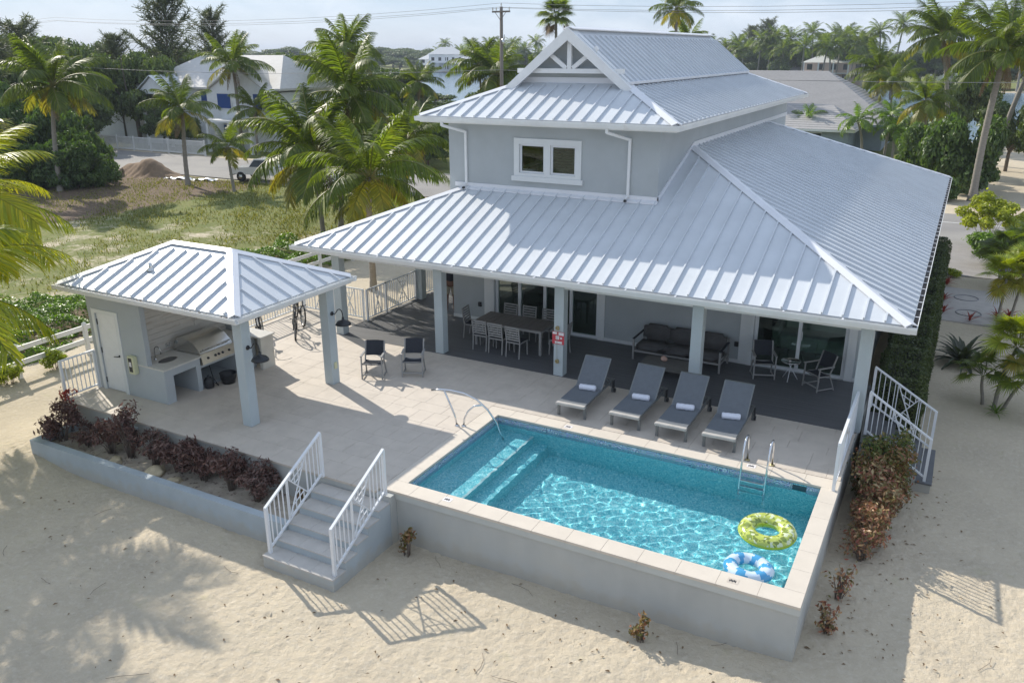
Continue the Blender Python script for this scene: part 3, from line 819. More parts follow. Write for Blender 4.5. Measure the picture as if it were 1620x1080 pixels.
# rim stones
cop = {}
def rim(x0, x1, y0, y1):
    k = (round(x1 - x0, 3), round(y1 - y0, 3))
    if k not in cop:
        t = MB(); t.bevbox(-k[0] / 2 + 0.0015, k[0] / 2 - 0.0015, -k[1] / 2 + 0.0015, k[1] / 2 - 0.0008, -0.052, 0, 0.003); cop[k] = t.mesh('rim_stone', M_COPE)
    inst('rim_stone', cop[k], pool, ((x0 + x1) / 2 - 3.66, (y0 + y1) / 2 - 1.85, H + 0.003))
nx = 12; w = (POOL_L + CR + 0.38) / nx
for i in range(nx): rim(-0.38 + i * w, -0.38 + (i + 1) * w, -CF - 0.01, 0.0)
for i in range(nx): rim(-0.38 + i * w, -0.38 + (i + 1) * w, POOL_W, POOL_W + 0.40)
ny = 6
for i in range(ny): rim(-0.38, 0.0, POOL_W / ny * i, POOL_W / ny * (i + 1)); rim(POOL_L, POOL_L + CR, POOL_W / ny * i, POOL_W / ny * (i + 1))
# depth marks set in the rim
for (x, y) in ((6.55, -0.20), (1.05, -0.18), (1.75, POOL_W + 0.18), (5.9, POOL_W + 0.22)):
    mb = MB(); mb.box(x - 0.09, x + 0.09, y - 0.07, y + 0.07, H - 0.001, H + 0.006)
    dm = mb.build('depth_marker', M_SIGNW if y > 0 or x < 3 else M_TRAV, pool)
    mk = MB()
    for k in range(5): mk.box(x - 0.06 + 0.024 * k, x - 0.045 + 0.024 * k, y - 0.04 + 0.012 * (k % 2), y + 0.035 - 0.012 * ((k + 1) % 2), H + 0.006, H + 0.008)
    mk.box(x - 0.06, x + 0.05, y - 0.01, y + 0.004, H + 0.0062, H + 0.0083)
    mk.build('depth_figure', M_BLKPL, dm)
# water
wx = np.linspace(0.0, POOL_L, 390); wy = np.linspace(0.0, POOL_W, 198)
WX, WY = np.meshgrid(wx, wy, indexing='ij'); WZ = np.zeros_like(WX)
wr = np.random.default_rng(3)
for i in range(70):
    lam = wr.uniform(0.125, 0.37); a = wr.uniform(0, 2 * PI); k = 2 * PI / lam
    WZ += 0.00021 * (lam / 0.25) * np.sin(k * (math.cos(a) * WX + math.sin(a) * WY) + wr.uniform(0, 6.28))
WLEV = H - 0.155
Vw = np.stack([WX, WY, WZ + WLEV], -1).reshape(-1, 3)
iw = np.arange(WX.size).reshape(WX.shape)
Fw = np.stack([iw[:-1, :-1], iw[1:, :-1], iw[1:, 1:], iw[:-1, 1:]], -1).reshape(-1, 4)
m, nt, N, L = new_mat('pool_water')
N.remove(N['Principled BSDF'])
g = N.new('ShaderNodeBsdfGlass'); g.inputs['Roughness'].default_value = 0.0; g.inputs['IOR'].default_value = 1.33
g.inputs['Color'].default_value = (0.86, 0.97, 1.0, 1)
L.new(g.outputs[0], N['Material Output'].inputs[0])
water = link(bpy.data.objects.new('pool_water', np_mesh('pool_water', Vw, Fw, m)))
structure(water)
water.cycles.is_caustics_caster = True
sun_data.cycles.is_caustics_light = True

# ================================================================== front steps
STX0, STX1 = -1.75, -0.05
steps = thing('front_steps', 'pale masonry steps leading from the sand up to the patio beside the pool', 'steps', (-0.9, -1.4, 0))
tz = [0.27 + 0.1696 * k for k in range(5)]
for k, z in enumerate(tz):
    y0 = -2.33 + 0.355 * k
    mb = MB(); mb.box(STX0, STX1, y0, PY0, -0.3 if k == 0 else tz[k - 1] - 0.03, z - 0.03)
    mb.build('riser', M_RISER, steps)
    mb = MB()
    for (a, b_) in ((STX0 - 0.01, -1.19), (-1.186, -0.62), (-0.618, STX1)):
        mb.bevbox(a, b_, y0 - 0.012, min(y0 + 0.3545, PY0), z - 0.03, z, 0.003)
    mb.build('tread', M_TREAD, steps)
mb = MB(); mb.box(STX1 - 0.33, STX1 + 0.018, PY0 + 0.001, -0.371, -0.3, H - 0.052); mb.build('side_wall', M_CONC, steps)

# ================================================================== planter
planter = thing('raised_planter', 'long low blue grey masonry planter bed in front of the patio', 'planter', (-5.8, -1.1, 0))
mb = MB()
mb.box(-9.78, -1.752, -1.68, -1.50, -0.3, 0.56)
mb.box(-9.78, -9.60, -1.50, PY0 + 0.019, -0.3, 0.56)
mb.build('planter_wall', M_RISER, planter)
xs = np.linspace(-9.6, -1.76, 120); ys = np.linspace(-1.5, PY0 + 0.02, 18)
SX, SY = np.meshgrid(xs, ys, indexing='ij')
SZ = 0.40 + 0.035 * fnoise(SX, SY, 0.9, 8) + 0.015 * fnoise(SX, SY, 0.25, 9)
ii = np.arange(SX.size).reshape(SX.shape)
Fs = np.stack([ii[:-1, :-1], ii[1:, :-1], ii[1:, 1:], ii[:-1, 1:]], -1).reshape(-1, 4)
M_PSOIL = mat('planter_sand', (0.42, 0.365, 0.29), rough=0.95, var=0.2, vscale=6, bump=0.6, bscale=22, world_co=True, col2=(0.17, 0.13, 0.11), c2scale=9, c2lo=0.55, c2hi=0.65)
so = link(bpy.data.objects.new('planter_soil', np_mesh('planter_soil', np.stack([SX + 5.8, SY + 1.1, SZ], -1).reshape(-1, 3), Fs, M_PSOIL)))
so.parent = planter
rr = random.Random(9)
rock_m = mat('limestone_rock', (0.50, 0.42, 0.28), rough=0.95, var=0.2, vscale=9, bump=0.7, bscale=14)
def rock(x, y, z, s, label, parent=None):
    bm = bmesh.new(); bmesh.ops.create_icosphere(bm, subdivisions=3, radius=1)
    for v in bm.verts:
        n = mnoise.noise(v.co * 1.7 + Vector((x, y, 0))) * 0.45 + mnoise.noise(v.co * 5 + Vector((y, x, 3))) * 0.18
        v.co = v.co * (1 + n); v.co.x *= s; v.co.y *= s * 0.75; v.co.z *= s * 0.5
    me = bpy.data.meshes.new('rock'); bm.to_mesh(me); bm.free(); me.materials.append(rock_m)
    for p in me.polygons: p.use_smooth = True
    o = link(bpy.data.objects.new('rock', me)); o.location = (x, y, z); o.rotation_euler = (0, 0, rr.uniform(0, 6))
    props(o, label, 'rock'); return o
rock(-7.25, -1.28, 0.43, 0.17, 'small pale limestone rock near the left end of the planter')
rock(-5.95, -1.30, 0.44, 0.30, 'largest tan limestone rock against the planter front wall')
rock(-5.3, -1.33, 0.42, 0.19, 'flat tan stone beside the large rock in the planter')
# ================================================================== roof helper
RIB = 0.42
def slope_panels(roof, A, u, v, s, poly, u0=0.0, name='roof_panel', as_parts=True, th=0.02, rib_h=0.052, rib_w=0.036):
    """standing-seam slope. A eave start (3-d), u along the eave, v up slope in plan, s rise per metre, poly outline in (u,v)"""
    A = Vector(A); u = Vector((u[0], u[1], 0)); v = Vector((v[0], v[1], 0))
    n = (Vector((0, 0, 1)) - v * s).normalized()
    def P(p, h=0.0): return A + u * p[0] + v * p[1] + Vector((0, 0, s * p[1])) + n * h
    umin = min(p[0] for p in poly); umax = max(p[0] for p in poly)
    k = math.floor((umin - u0) / RIB)
    allmb = MB()
    while u0 + k * RIB < umax - 1e-6:
        a = u0 + k * RIB; b = a + RIB
        c = clip(clip(poly, lambda p: p[0] - a), lambda p: b - p[0])
        k += 1
        if len(c) < 3 or (max(p[1] for p in c) - min(p[1] for p in c)) < 0.04: continue
        mb = MB() if as_parts else allmb
        mb.prism([P(p) for p in c], n, th)
        if a > umin + 0.02:
            cc = [p[1] for p in clip(poly, lambda p: p[0] - (a - 0.001)) if True]
            # seam runs between the outline crossings at u = a
            vs = []
            for i in range(len(poly)):
                p, q = poly[i], poly[(i + 1) % len(poly)]
                if (p[0] - a) * (q[0] - a) < 0:
                    t = (a - p[0]) / (q[0] - p[0]); vs.append(p[1] + (q[1] - p[1]) * t)
            if len(vs) == 2:
                lo, hi = min(vs), max(vs)
                if hi - lo > 0.25:
                    p0, p1 = P((a, lo + 0.01), th + rib_h / 2 - 0.001), P((a, hi - 0.22), th + rib_h / 2 - 0.001)
                    mb.bar(p0, p1, rib_w, rib_h, up=n)
        # two low stiffening beads pressed into the pan
        if as_parts: mb.build(name, M_ROOF, roof)
    if not as_parts: allmb.build(name, M_ROOF, roof)

def hip_cap(mb, p, q, w=0.30, lift=0.075, drop=0.0):
    """folded cap along a hip or ridge, from p to q"""
    p = Vector(p); q = Vector(q); d = (q - p).normalized()
    side = d.cross(Vector((0, 0, 1))).normalized() * (w / 2)
    up = Vector((0, 0, lift)); dn = Vector((0, 0, lift - 0.055 - drop))
    a = [p + dn - side, p + up, p + dn + side, p + dn + side - Vector((0, 0, 0.02)), p + up - Vector((0, 0, 0.02)), p + dn - side - Vector((0, 0, 0.02))]
    b = [x + (q - p) for x in a]
    n = 6; fs = [tuple(range(n - 1, -1, -1)), tuple(range(n, 2 * n))] + [(i, (i + 1) % n, n + (i + 1) % n, n + i) for i in range(n)]
    mb.add(a + b, fs)

def gutter_run(mb, p, q, out, z, w=0.12, h=0.13):
    """open box gutter from p to q (plan), out = outward plan normal, z top"""
    p = Vector((p[0], p[1], z)); q = Vector((q[0], q[1], z)); o = Vector((out[0], out[1], 0))
    if out[1]:
        e_ = (q - p).normalized() * w; p = p - e_; q = q + e_
    prof = [(0, 0), (0, -h), (w * 0.8, -h), (w, -0.04), (w, 0), (w - 0.015, 0), (w - 0.015, -0.035), (w * 0.8 - 0.015, -h + 0.015), (0.015, -h + 0.015), (0.015, 0)]
    vs = [p + o * a + Vector((0, 0, b)) for a, b in prof] + [q + o * a + Vector((0, 0, b)) for a, b in prof]
    n = len(prof)
    fs = [(i, (i + 1) % n, n + (i + 1) % n, n + i) for i in range(n)] + [(0, 1, 2, 3, 4, 5, 6, 7, 8, 9), (19, 18, 17, 16, 15, 14, 13, 12, 11, 10)]
    mb.add(vs, fs)

# ================================================================== main house
house = thing('beach_house', 'pale blue two level beach house with ribbed light metal hip roof and deep porch', 'house', (1.0, 18.0, 0))
XE0, XE1, YE0, YE1 = -8.17, 8.39, 6.12, 29.95
ZR = 3.90; S1 = 0.3893
hw = (XE1 - XE0) / 2; XC = (XE0 + XE1) / 2
# hip and ridge caps
ridge0 = (XC, YE0 + hw, ZR + S1 * hw); ridge1 = (XC, YE1 - hw, ZR + S1 * hw)
mb = MB(); hip_cap(mb, ridge0, ridge1)
roof = mb.build('roof', M_CAP, house)
for a_, b_ in (((XE1, YE0, ZR), ridge0), ((XE0, YE0, ZR), ridge0), ((XE1, YE1, ZR), ridge1), ((XE0, YE1, ZR), ridge1)):
    mb = MB(); hip_cap(mb, a_, b_); mb.build('hip_cap', M_CAP, roof)
Lx = XE1 - XE0; Ly = YE1 - YE0
slope_panels(roof, (XE0, YE0, ZR), (1, 0), (0, 1), S1, [(0, 0), (Lx, 0), (Lx / 2, hw)], u0=0.1)
slope_panels(roof, (XE1, YE0, ZR), (0, 1), (-1, 0), S1, [(0, 0), (Ly, 0), (Ly - hw, hw), (hw, hw)], u0=0.15)
slope_panels(roof, (XE0, YE1, ZR), (0, -1), (1, 0), S1, [(0, 0), (Ly, 0), (Ly - hw, hw), (hw, hw)], as_parts=False, name='left_slope')
slope_panels(roof, (XE1, YE1, ZR), (-1, 0), (0, 1 * -1), S1, [(0, 0), (Lx, 0), (Lx / 2, hw)], as_parts=False, name='rear_slope')
# fascia, soffit, gutter
mb = MB()
zt = ZR - 0.005
for (a, b_, o) in (((XE0, YE0), (XE1, YE0), (0, -1)), ((XE1, YE0), (XE1, YE1), (1, 0)), ((XE0, YE1), (XE0, YE0), (-1, 0)), ((XE1, YE1), (XE0, YE1), (0, 1))):
    gutter_run(mb, a, b_, o, zt)
mb.build('gutter', M_GUTTER, house)
mb = MB()
t_ = 0.025
mb.box(XE0 + 0.001, XE1 - 0.001, YE0 + 0.001, YE0 + t_, zt - 0.17, zt - 0.002); mb.box(XE0 + 0.001, XE1 - 0.001, YE1 - t_, YE1 - 0.001, zt - 0.17, zt - 0.002)
mb.box(XE0 + 0.001, XE0 + t_, YE0 + t_, YE1 - t_, zt - 0.17, zt - 0.002); mb.box(XE1 - t_, XE1 - 0.001, YE0 + t_, YE1 - t_, zt - 0.17, zt - 0.002)
mb.build('fascia', M_WHITE, house)
mb = MB()
mb.box(XE0 + t_, XE1 - t_, YE0 + t_, 9.849, zt - 0.16, zt - 0.14); mb.box(XE0 + t_, -5.051, 9.849, YE1 - t_, zt - 0.16, zt - 0.14)
mb.box(7.221, XE1 - t_, 9.849, YE1 - t_, zt - 0.16, zt - 0.14)
mb.build('soffit', M_SOFFIT, house)
mb = MB(); mb.box(XE1 + 0.012, XE1 + 0.085, YE0, YE1, zt - 0.10, zt - 0.028); mb.box(XE0, XE1, YE0 - 0.085, YE0 - 0.012, zt - 0.10, zt - 0.05); mb.build('gutter_debris_shade', mat('gutter_dirt_shade', (0.055, 0.05, 0.048), rough=0.95, var=0.4, vscale=6), house, kind='stuff')  # dark strips painting the shade and leaf debris inside the gutters
mb = MB(); mb.box(2.24 + 0.012, 2.24 + 0.085, 9.2, 27.5, 7.34, 7.415); mb.build('upper_gutter_debris_shade', MATS['gutter_dirt_shade'], house, kind='stuff')  # same dark strip, shade and debris put into the colour of the upper gutter
# gutter joint clips
mb = MB()
for x in np.arange(XE0 + 0.6, XE1, 1.22): mb.box(x - 0.02, x + 0.02, YE0 - 0.122, YE0 + 0.0, zt, zt + 0.008)
for y in np.arange(YE0 + 0.8, YE1, 0.62): mb.box(XE1, XE1 + 0.122, y - 0.015, y + 0.015, zt, zt + 0.008)
mb.build('gutter_straps', M_CAP, house)
# outer walls of the ground floor; front wall with two sliding door openings
WY = 9.85; WZ1 = zt - 0.16
DT = 3.28
mb = MB()
mb.box(-5.05, -3.52, WY, WY + 0.2, -0.2, WZ1)
mb.box(-3.52, 0.0, WY, WY + 0.2, DT, WZ1)
mb.box(-3.52, 0.0, WY, WY + 0.2, -0.2, H)
mb.box(0.0, 4.52, WY, WY + 0.2, -0.2, WZ1)
mb.box(4.52, 6.92, WY, WY + 0.2, DT, WZ1)
mb.box(4.52, 6.92, WY, WY + 0.2, -0.2, H)
mb.box(6.92, 7.22, WY, WY + 0.2, -0.2, WZ1)
mb.box(-5.05, -4.85, WY + 0.2, 29.0, -0.2, WZ1)
mb.box(7.02, 7.22, WY + 0.2, 29.0, -0.2, WZ1)
mb.box(-4.85, 7.02, 28.8, 29.0, -0.2, WZ1)
mb.build('wall', M_WALL, house)
mb = MB(); mb.box(-5.06, -3.9, WY - 0.015, WY - 0.001, H, H + 0.10); mb.box(0.16, 4.33, WY - 0.015, WY - 0.001, H, H + 0.10); mb.box(7.08, 7.22, WY - 0.015, WY - 0.001, H, H + 0.10)
mb.build('baseboard', M_TRIM, house)
# rooms behind the doors
mb = MB()
for (x0, x1) in ((-4.84, 0.9), (2.9, 7.01)):
    mb.box(x0, x1, 10.1, 15.0, H - 0.12, H - 0.02)
mb.build('room_floor', mat('room_tile', (0.30, 0.27, 0.23), rough=0.25, var=0.1), house)
mb = MB()
for (x0, x1) in ((-4.84, 0.9), (2.9, 7.01)):
    mb.box(x0, x1, 15.0, 15.1, H, WZ1); mb.box(x0, x1, 10.06, 15.0, WZ1 - 0.3, WZ1 - 0.25)
mb.box(0.8, 0.9, 10.06, 15.0, H, WZ1 - 0.3); mb.box(2.9, 3.0, 10.06, 15.0, H, WZ1 - 0.3)
mb.build('room_wall', M_ROOMWALL, house)
def slider(x0, x1, edges, z1):
    fr = MB(); y0, y1 = WY + 0.04, WY + 0.12
    fr.box(x0, x1, y0, y1, z1 - 0.06, z1 - 0.001); fr.box(x0, x1, y0, y1, H + 0.001, H + 0.08)
    for e in edges:
        fr.box(e - 0.045, e + 0.045, y0 - 0.01, y1 + 0.01, H + 0.08, z1 - 0.06)
    d = fr.build('sliding_door', M_ALU, house)
    for a, b_ in zip(edges[:-1], edges[1:]):
        g = MB(); g.box(a + 0.045, b_ - 0.045, WY + 0.075, WY + 0.082, H + 0.08, z1 - 0.06); g.build('pane', M_GLASS, d)
    h = MB(); h.bar((edges[1] + 0.07, y0 - 0.03, H + 0.9), (edges[1] + 0.07, y0 - 0.03, H + 1.15), 0.02); h.build('handle', M_ALU, d)
slider(-3.52, 0.0, [-3.47, -2.67, -1.80, -0.92, -0.045], DT)
slider(4.52, 6.92, [4.57, 5.70, 6.87], DT)
for (x0, x1) in ((-3.52, 0.0), (4.52, 6.92)):
    tr = MB()
    tr.box(x0 - 0.36, x0, WY - 0.05, WY - 0.001, H + 0.006, DT + 0.1); tr.box(x1, x1 + 0.2, WY - 0.05, WY - 0.001, H + 0.006, DT + 0.1)
    tr.box(x0, x1, WY - 0.05, WY - 0.001, DT, DT + 0.1)
    tr.box(x0 - 0.13, x0 - 0.002, WY - 0.075, WY - 0.0505, H + 0.006, DT + 0.09)
    tr.build('door_trim', M_TRIM, house)
isf = thing('indoor_sofa', 'long pale sofa seen dimly through the right hand glass door', 'sofa', (5.9, 12.0, H))
for nm_, b_ in (('seat', (4.9, 6.98, 11.6, 12.5, H - 0.01, H + 0.42)), ('back', (4.9, 6.98, 12.5, 12.75, H + 0.0, H + 0.85)), ('armrest', (4.68, 4.9, 11.6, 12.75, H - 0.01, H + 0.62))):
    mb = MB(); mb.bevbox(*b_, 0.05); mb.build(nm_, mat('pale_sofa', (0.62, 0.64, 0.60), rough=0.9) if 'pale_sofa' not in MATS else MATS['pale_sofa'], isf)
# porch posts
def post(x0, y0, w=0.27, z1=WZ1, parent=house, z0=H, m=M_POSTC):
    mb = MB(); mb.bevbox(x0, x0 + w, y0, y0 + w, z0, z1, 0.008)
    return mb.build('porch_post', m, parent)
for x in (-7.28, -3.68, 0.05, 3.68, 7.42): post(x, 6.64)
for y in (10.9, 15.2, 19.5, 23.8, 28.3): post(-7.28, y)
mb = MB(); mb.box(-7.28, 7.69, 6.66, 6.88, WZ1 - 0.22, WZ1 - 0.001); mb.box(-7.26, -7.04, 6.91, 28.5, WZ1 - 0.22, WZ1 - 0.001); mb.build('porch_beam', M_TRIM, house)
# small wall fittings
for (x, z) in ((-4.06, 1.66), (4.09, 1.66)):
    mb = MB(); mb.bevbox(x - 0.055, x + 0.055, WY - 0.06, WY - 0.001, z - 0.07, z + 0.07, 0.01); mb.build('outlet_cover', M_BLKPL, house)
# ---------------- upper storey
UX0, UX1, UY0, UY1 = -5.04, 1.62, 9.80, 27.0
ZU = 7.45; S2 = 0.40
ux0, ux1, uy0, uy1 = UX0 - 0.62, UX1 + 0.62, UY0 - 0.62, UY1 + 0.72
SOF = ZU - 0.16
# front wall with a twin window
wx0, wx1, wz0, wz1 = -2.62, -0.82, 5.90, 6.72
mb = MB()
mb.box(UX0, wx0, UY0, UY0 + 0.2, 4.3, SOF); mb.box(wx1, UX1, UY0, UY0 + 0.2, 4.3, SOF)
mb.box(wx0, wx1, UY0, UY0 + 0.2, 4.3, wz0); mb.box(wx0, wx1, UY0, UY0 + 0.2, wz1, SOF)
mb.box(UX0, UX0 + 0.2, UY0 + 0.2, UY1, 4.3, SOF); mb.box(UX1 - 0.2, UX1, UY0 + 0.2, UY1, 4.3, SOF)
mb.box(UX0 + 0.2, UX1 - 0.2, UY1 - 0.2, UY1, 4.3, SOF)
mb.build('upper_wall', M_WALL, house)
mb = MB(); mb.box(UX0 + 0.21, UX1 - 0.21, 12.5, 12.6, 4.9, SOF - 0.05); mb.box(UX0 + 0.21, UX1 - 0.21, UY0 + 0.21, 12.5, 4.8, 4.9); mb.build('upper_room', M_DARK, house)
# window: casing, sill, frame, two panes, shutters inside
win = MB()
cs = 0.17
win.box(wx0 - cs, wx0, UY0 - 0.045, UY0 - 0.001, wz0 - 0.09, wz1 + cs); win.box(wx1, wx1 + cs, UY0 - 0.045, UY0 - 0.001, wz0 - 0.09, wz1 + cs)
win.box(wx0, wx1, UY0 - 0.045, UY0 - 0.001, wz1, wz1 + cs); win.box(wx0, wx1, UY0 - 0.045, UY0 - 0.001, wz0 - 0.09, wz0)
win.box(-1.80, -1.62, UY0 - 0.045, UY0 + 0.06, wz0, wz1)
window = win.build('window', M_TRIM, house)
mb = MB(); mb.box(wx0 - cs - 0.06, wx1 + cs + 0.06, UY0 - 0.09, UY0 - 0.001, wz0 - 0.235, wz0 - 0.0905); mb.build('sill', M_TRIM, window)
for (a, b_) in ((wx0, -1.80), (-1.62, wx1)):
    mb = MB()
    mb.box(a + 0.001, a + 0.06, UY0 + 0.02, UY0 + 0.08, wz0 + 0.001, wz1 - 0.001); mb.box(b_ - 0.06, b_ - 0.001, UY0 + 0.02, UY0 + 0.08, wz0 + 0.001, wz1 - 0.001)
    mb.box(a + 0.06, b_ - 0.06, UY0 + 0.02, UY0 + 0.08, wz0 + 0.001, wz0 + 0.05); mb.box(a + 0.06, b_ - 0.06, UY0 + 0.02, UY0 + 0.08, wz1 - 0.05, wz1 - 0.001)
    fr = mb.build('window_frame', M_ALU, window)
    mb = MB(); mb.box(a + 0.06, b_ - 0.06, UY0 + 0.045, UY0 + 0.052, wz0 + 0.05, wz1 - 0.05); mb.build('pane', M_GLASSW, window)
mb = MB()
for k in range(9): mb.bar((-1.56, UY0 + 0.11, wz0 + 0.09 + 0.08 * k), (-0.88, UY0 + 0.11, wz0 + 0.09 + 0.08 * k), 0.05, 0.012, up=(0, 0.5, 1))
mb.build('shutter_slats', mat('shutter_wood', (0.34, 0.36, 0.35), rough=0.6), window)
# flashing where the porch roof meets the upper wall
def rz(y): return ZR + S1 * (y - YE0)
mb = MB()
mb.box(UX0 + 0.2, UX1 + 0.03, UY0 - 0.03, UY0 - 0.001, rz(UY0) + 0.03, rz(UY0) + 0.16)
mb.prism([(UX1 + 0.03, UY0 - 0.03, rz(UY0) + 0.02), (UX1 + 0.03, YE0 + XE1 - UX1, rz(YE0 + XE1 - UX1) + 0.02), (UX1 + 0.03, YE0 + XE1 - UX1, rz(YE0 + XE1 - UX1) + 0.16), (UX1 + 0.03, UY0 - 0.03, rz(UY0) + 0.16)], (-1, 0, 0), 0.029)
zz = rz(YE0 + XE1 - UX1)
mb.box(UX1 + 0.001, UX1 + 0.03, YE0 + XE1 - UX1, UY1, zz + 0.02, zz + 0.16)
# apron lying on the roof
mb.prism([(UX0 + 0.6, UY0 - 0.16, rz(UY0 - 0.16) + 0.03), (UX1 + 0.03, UY0 - 0.16, rz(UY0 - 0.16) + 0.03), (UX1 + 0.03, UY0 - 0.0301, rz(UY0 - 0.03) + 0.03), (UX0 + 0.6, UY0 - 0.0301, rz(UY0 - 0.03) + 0.03)], (0, 0, 1), 0.045)
mb.build('flashing', M_CAP, house)
# downspouts
for x in (-4.42, 0.78):
    mb = MB(); y = UY0 - 0.05
    xa = x - 0.45
    mb.bar((xa, uy0 - 0.02, SOF + 0.02), (xa, uy0 - 0.02, SOF - 0.10), 0.075, 0.055, up=(0, 1, 0))
    mb.bar((xa, uy0 - 0.02, SOF - 0.08), (x, y, SOF - 0.30), 0.075, 0.055, up=(0, 1, 0))
    mb.bar((x, y, SOF - 0.27), (x, y, rz(UY0) + 0.10), 0.075, 0.055, up=(0, 1, 0))
    mb.bar((x, y, rz(UY0) + 0.14), (x - 0.03, y - 0.13, rz(UY0) + 0.05), 0.075, 0.055, up=(1, 0, 0))
    d = mb.build('downspout', M_WHITE, house)
    mb = MB(); mb.box(x - 0.045, x + 0.015, y - 0.20, y - 0.12, rz(UY0) + 0.0, rz(UY0) + 0.055); mb.build('spout_mouth', M_BLACK, d)
# upper roof: hipped skirt with a gable on top
XG = (ux0 + ux1) / 2; hwu = (ux1 - ux0) / 2
D = 2.28; ZG = ZU + S2 * D; YG = uy0 + D; YGB = uy1 - D
mb = MB(); hip_cap(mb, (ux1, uy0, ZU), (ux1 - D, uy0 + D, ZG))
uroof = mb.build('upper_roof', M_CAP, house)
for a_, b_ in (((ux0, uy0, ZU), (ux0 + D, uy0 + D, ZG)), ((ux1, uy1, ZU), (ux1 - D, uy1 - D, ZG)), ((ux0, uy1, ZU), (ux0 + D, uy1 - D, ZG))):
    mb = MB(); hip_cap(mb, a_, b_); mb.build('hip_cap', M_CAP, uroof)
Lu = ux1 - ux0; Lv = uy1 - uy0
slope_panels(uroof, (ux0, uy0, ZU), (1, 0), (0, 1), S2, [(0, 0), (Lu, 0), (Lu - D, D), (D, D)], u0=0.2)
slope_panels(uroof, (ux1, uy0, ZU), (0, 1), (-1, 0), S2, [(0, 0), (Lv, 0), (Lv - D, D), (D, D)], u0=0.1)
slope_panels(uroof, (ux0, uy1, ZU), (0, -1), (1, 0), S2, [(0, 0), (Lv, 0), (Lv - D, D), (D, D)], as_parts=False, name='left_skirt')
slope_panels(uroof, (ux1, uy1, ZU), (-1, 0), (0, -1), S2, [(0, 0), (Lu, 0), (Lu - D, D), (D, D)], as_parts=False, name='rear_skirt')
# gable block
gw = ux1 - D - XG                         # half width of the gable roof
APEX = 9.83; SG = (APEX - ZG - 0.02) / (gw + 0.12)
yg0, yg1 = YG - 0.42, 25.9
gp = [(0, 0), (yg1 - yg0, 0), (yg1 - yg0, gw + 0.12), (0, gw + 0.12)]
slope_panels(uroof, (XG + gw + 0.12, yg0, ZG + 0.02), (0, 1), (-1, 0), SG, gp, u0=0.12)
slope_panels(uroof, (XG - gw - 0.12, yg1, ZG + 0.02), (0, -1), (1, 0), SG, gp, as_parts=False, name='gable_left_slope')
mb = MB()
hip_cap(mb, (XG, yg0, APEX), (XG, yg1, APEX), w=0.34, lift=0.09)
mb.bar((ux1 - D + 0.14, YG - 0.3, ZG + 0.03), (ux1 - D + 0.14, YGB, ZG + 0.03), 0.20, 0.07)
mb.build('ridge_cap', M_CAP, uroof)
# rake boards, gable wall with truss ornament
mb = MB()
for sgn in (1, -1):
    a = Vector((XG + sgn * (gw + 0.36), yg0, ZG + 0.02 - SG * 0.24)); c = Vector((XG, yg0, APEX + 0.02))
    d = Vector((0, 0, -0.30))
    mb.prism([a, a + Vector((0, 0, 0.03)), c + Vector((0, 0, 0.05)), c + d], (0, -1, 0), 0.05) if False else mb.prism([a + d * 0.75, a + Vector((0, 0, 0.05)), c + Vector((0, 0, 0.05)), c + d], (0, -1, 0), 0.06)
    mb.prism([a + d * 0.3 + Vector((0, 0.001, 0)), a + Vector((0, 0.001, 0.05)), c + Vector((0, 0.001, 0.05)), c + d * 0.3 + Vector((0, 0.001, 0))], (0, 1, 0), 0.42)
mb.build('rake_board', M_WHITE, uroof)
mb = MB()
mb.prism([(XG - gw - 0.1, YG, ZG - 0.05), (XG + gw + 0.1, YG, ZG - 0.05), (XG, YG, APEX - 0.03)], (0, 1, 0), 0.1)
mb.prism([(XG - gw - 0.1, yg1 - 0.2, ZG - 0.05), (XG + gw + 0.1, yg1 - 0.2, ZG - 0.05), (XG, yg1 - 0.2, APEX - 0.03)], (0, 1, 0), 0.1)
mb.build('gable_wall', M_WALL, uroof)
mb = MB(); yb = YG - 0.32
mb.box(XG - gw - 0.02, XG + gw + 0.02, yb, yb + 0.12, ZG + 0.28, ZG + 0.41)
mb.box(XG - 0.065, XG + 0.065, yb + 0.01, yb + 0.11, ZG + 0.41, APEX - 0.2)
for sgn in (1, -1): mb.bar((XG + sgn * 0.10, yb + 0.06, ZG + 0.42), (XG + sgn * 0.86, yb + 0.06, ZG + 0.98), 0.12, 0.09, up=(0, 1, 0))
mb.build('gable_truss', M_WHITE, uroof)
mb = MB(); mb.box(XG - gw - 0.05, XG + gw + 0.05, YG - 0.05, YG - 0.001, ZG - 0.02, ZG + 0.16); mb.build('gable_flashing', M_CAP, uroof)
# upper gutter, fascia, soffit
mb = MB()
for (a, b_, o) in (((ux0, uy0), (ux1, uy0), (0, -1)), ((ux1, uy0), (ux1, uy1), (1, 0)), ((ux0, uy1), (ux0, uy0), (-1, 0)), ((ux1, uy1), (ux0, uy1), (0, 1))):
    gutter_run(mb, a, b_, o, ZU - 0.005)
mb.build('upper_gutter', M_GUTTER, house)
mb = MB()
mb.box(ux0 + .001, ux1 - .001, uy0 + .001, uy0 + t_, ZU - 0.175, ZU - 0.007); mb.box(ux0 + .001, ux1 - .001, uy1 - t_, uy1 - .001, ZU - 0.175, ZU - 0.007)
mb.box(ux0 + .001, ux0 + t_, uy0 + t_, uy1 - t_, ZU - 0.175, ZU - 0.007); mb.box(ux1 - t_, ux1 - .001, uy0 + t_, uy1 - t_, ZU - 0.175, ZU - 0.007)
mb.build('upper_fascia', M_WHITE, house)
mb = MB()
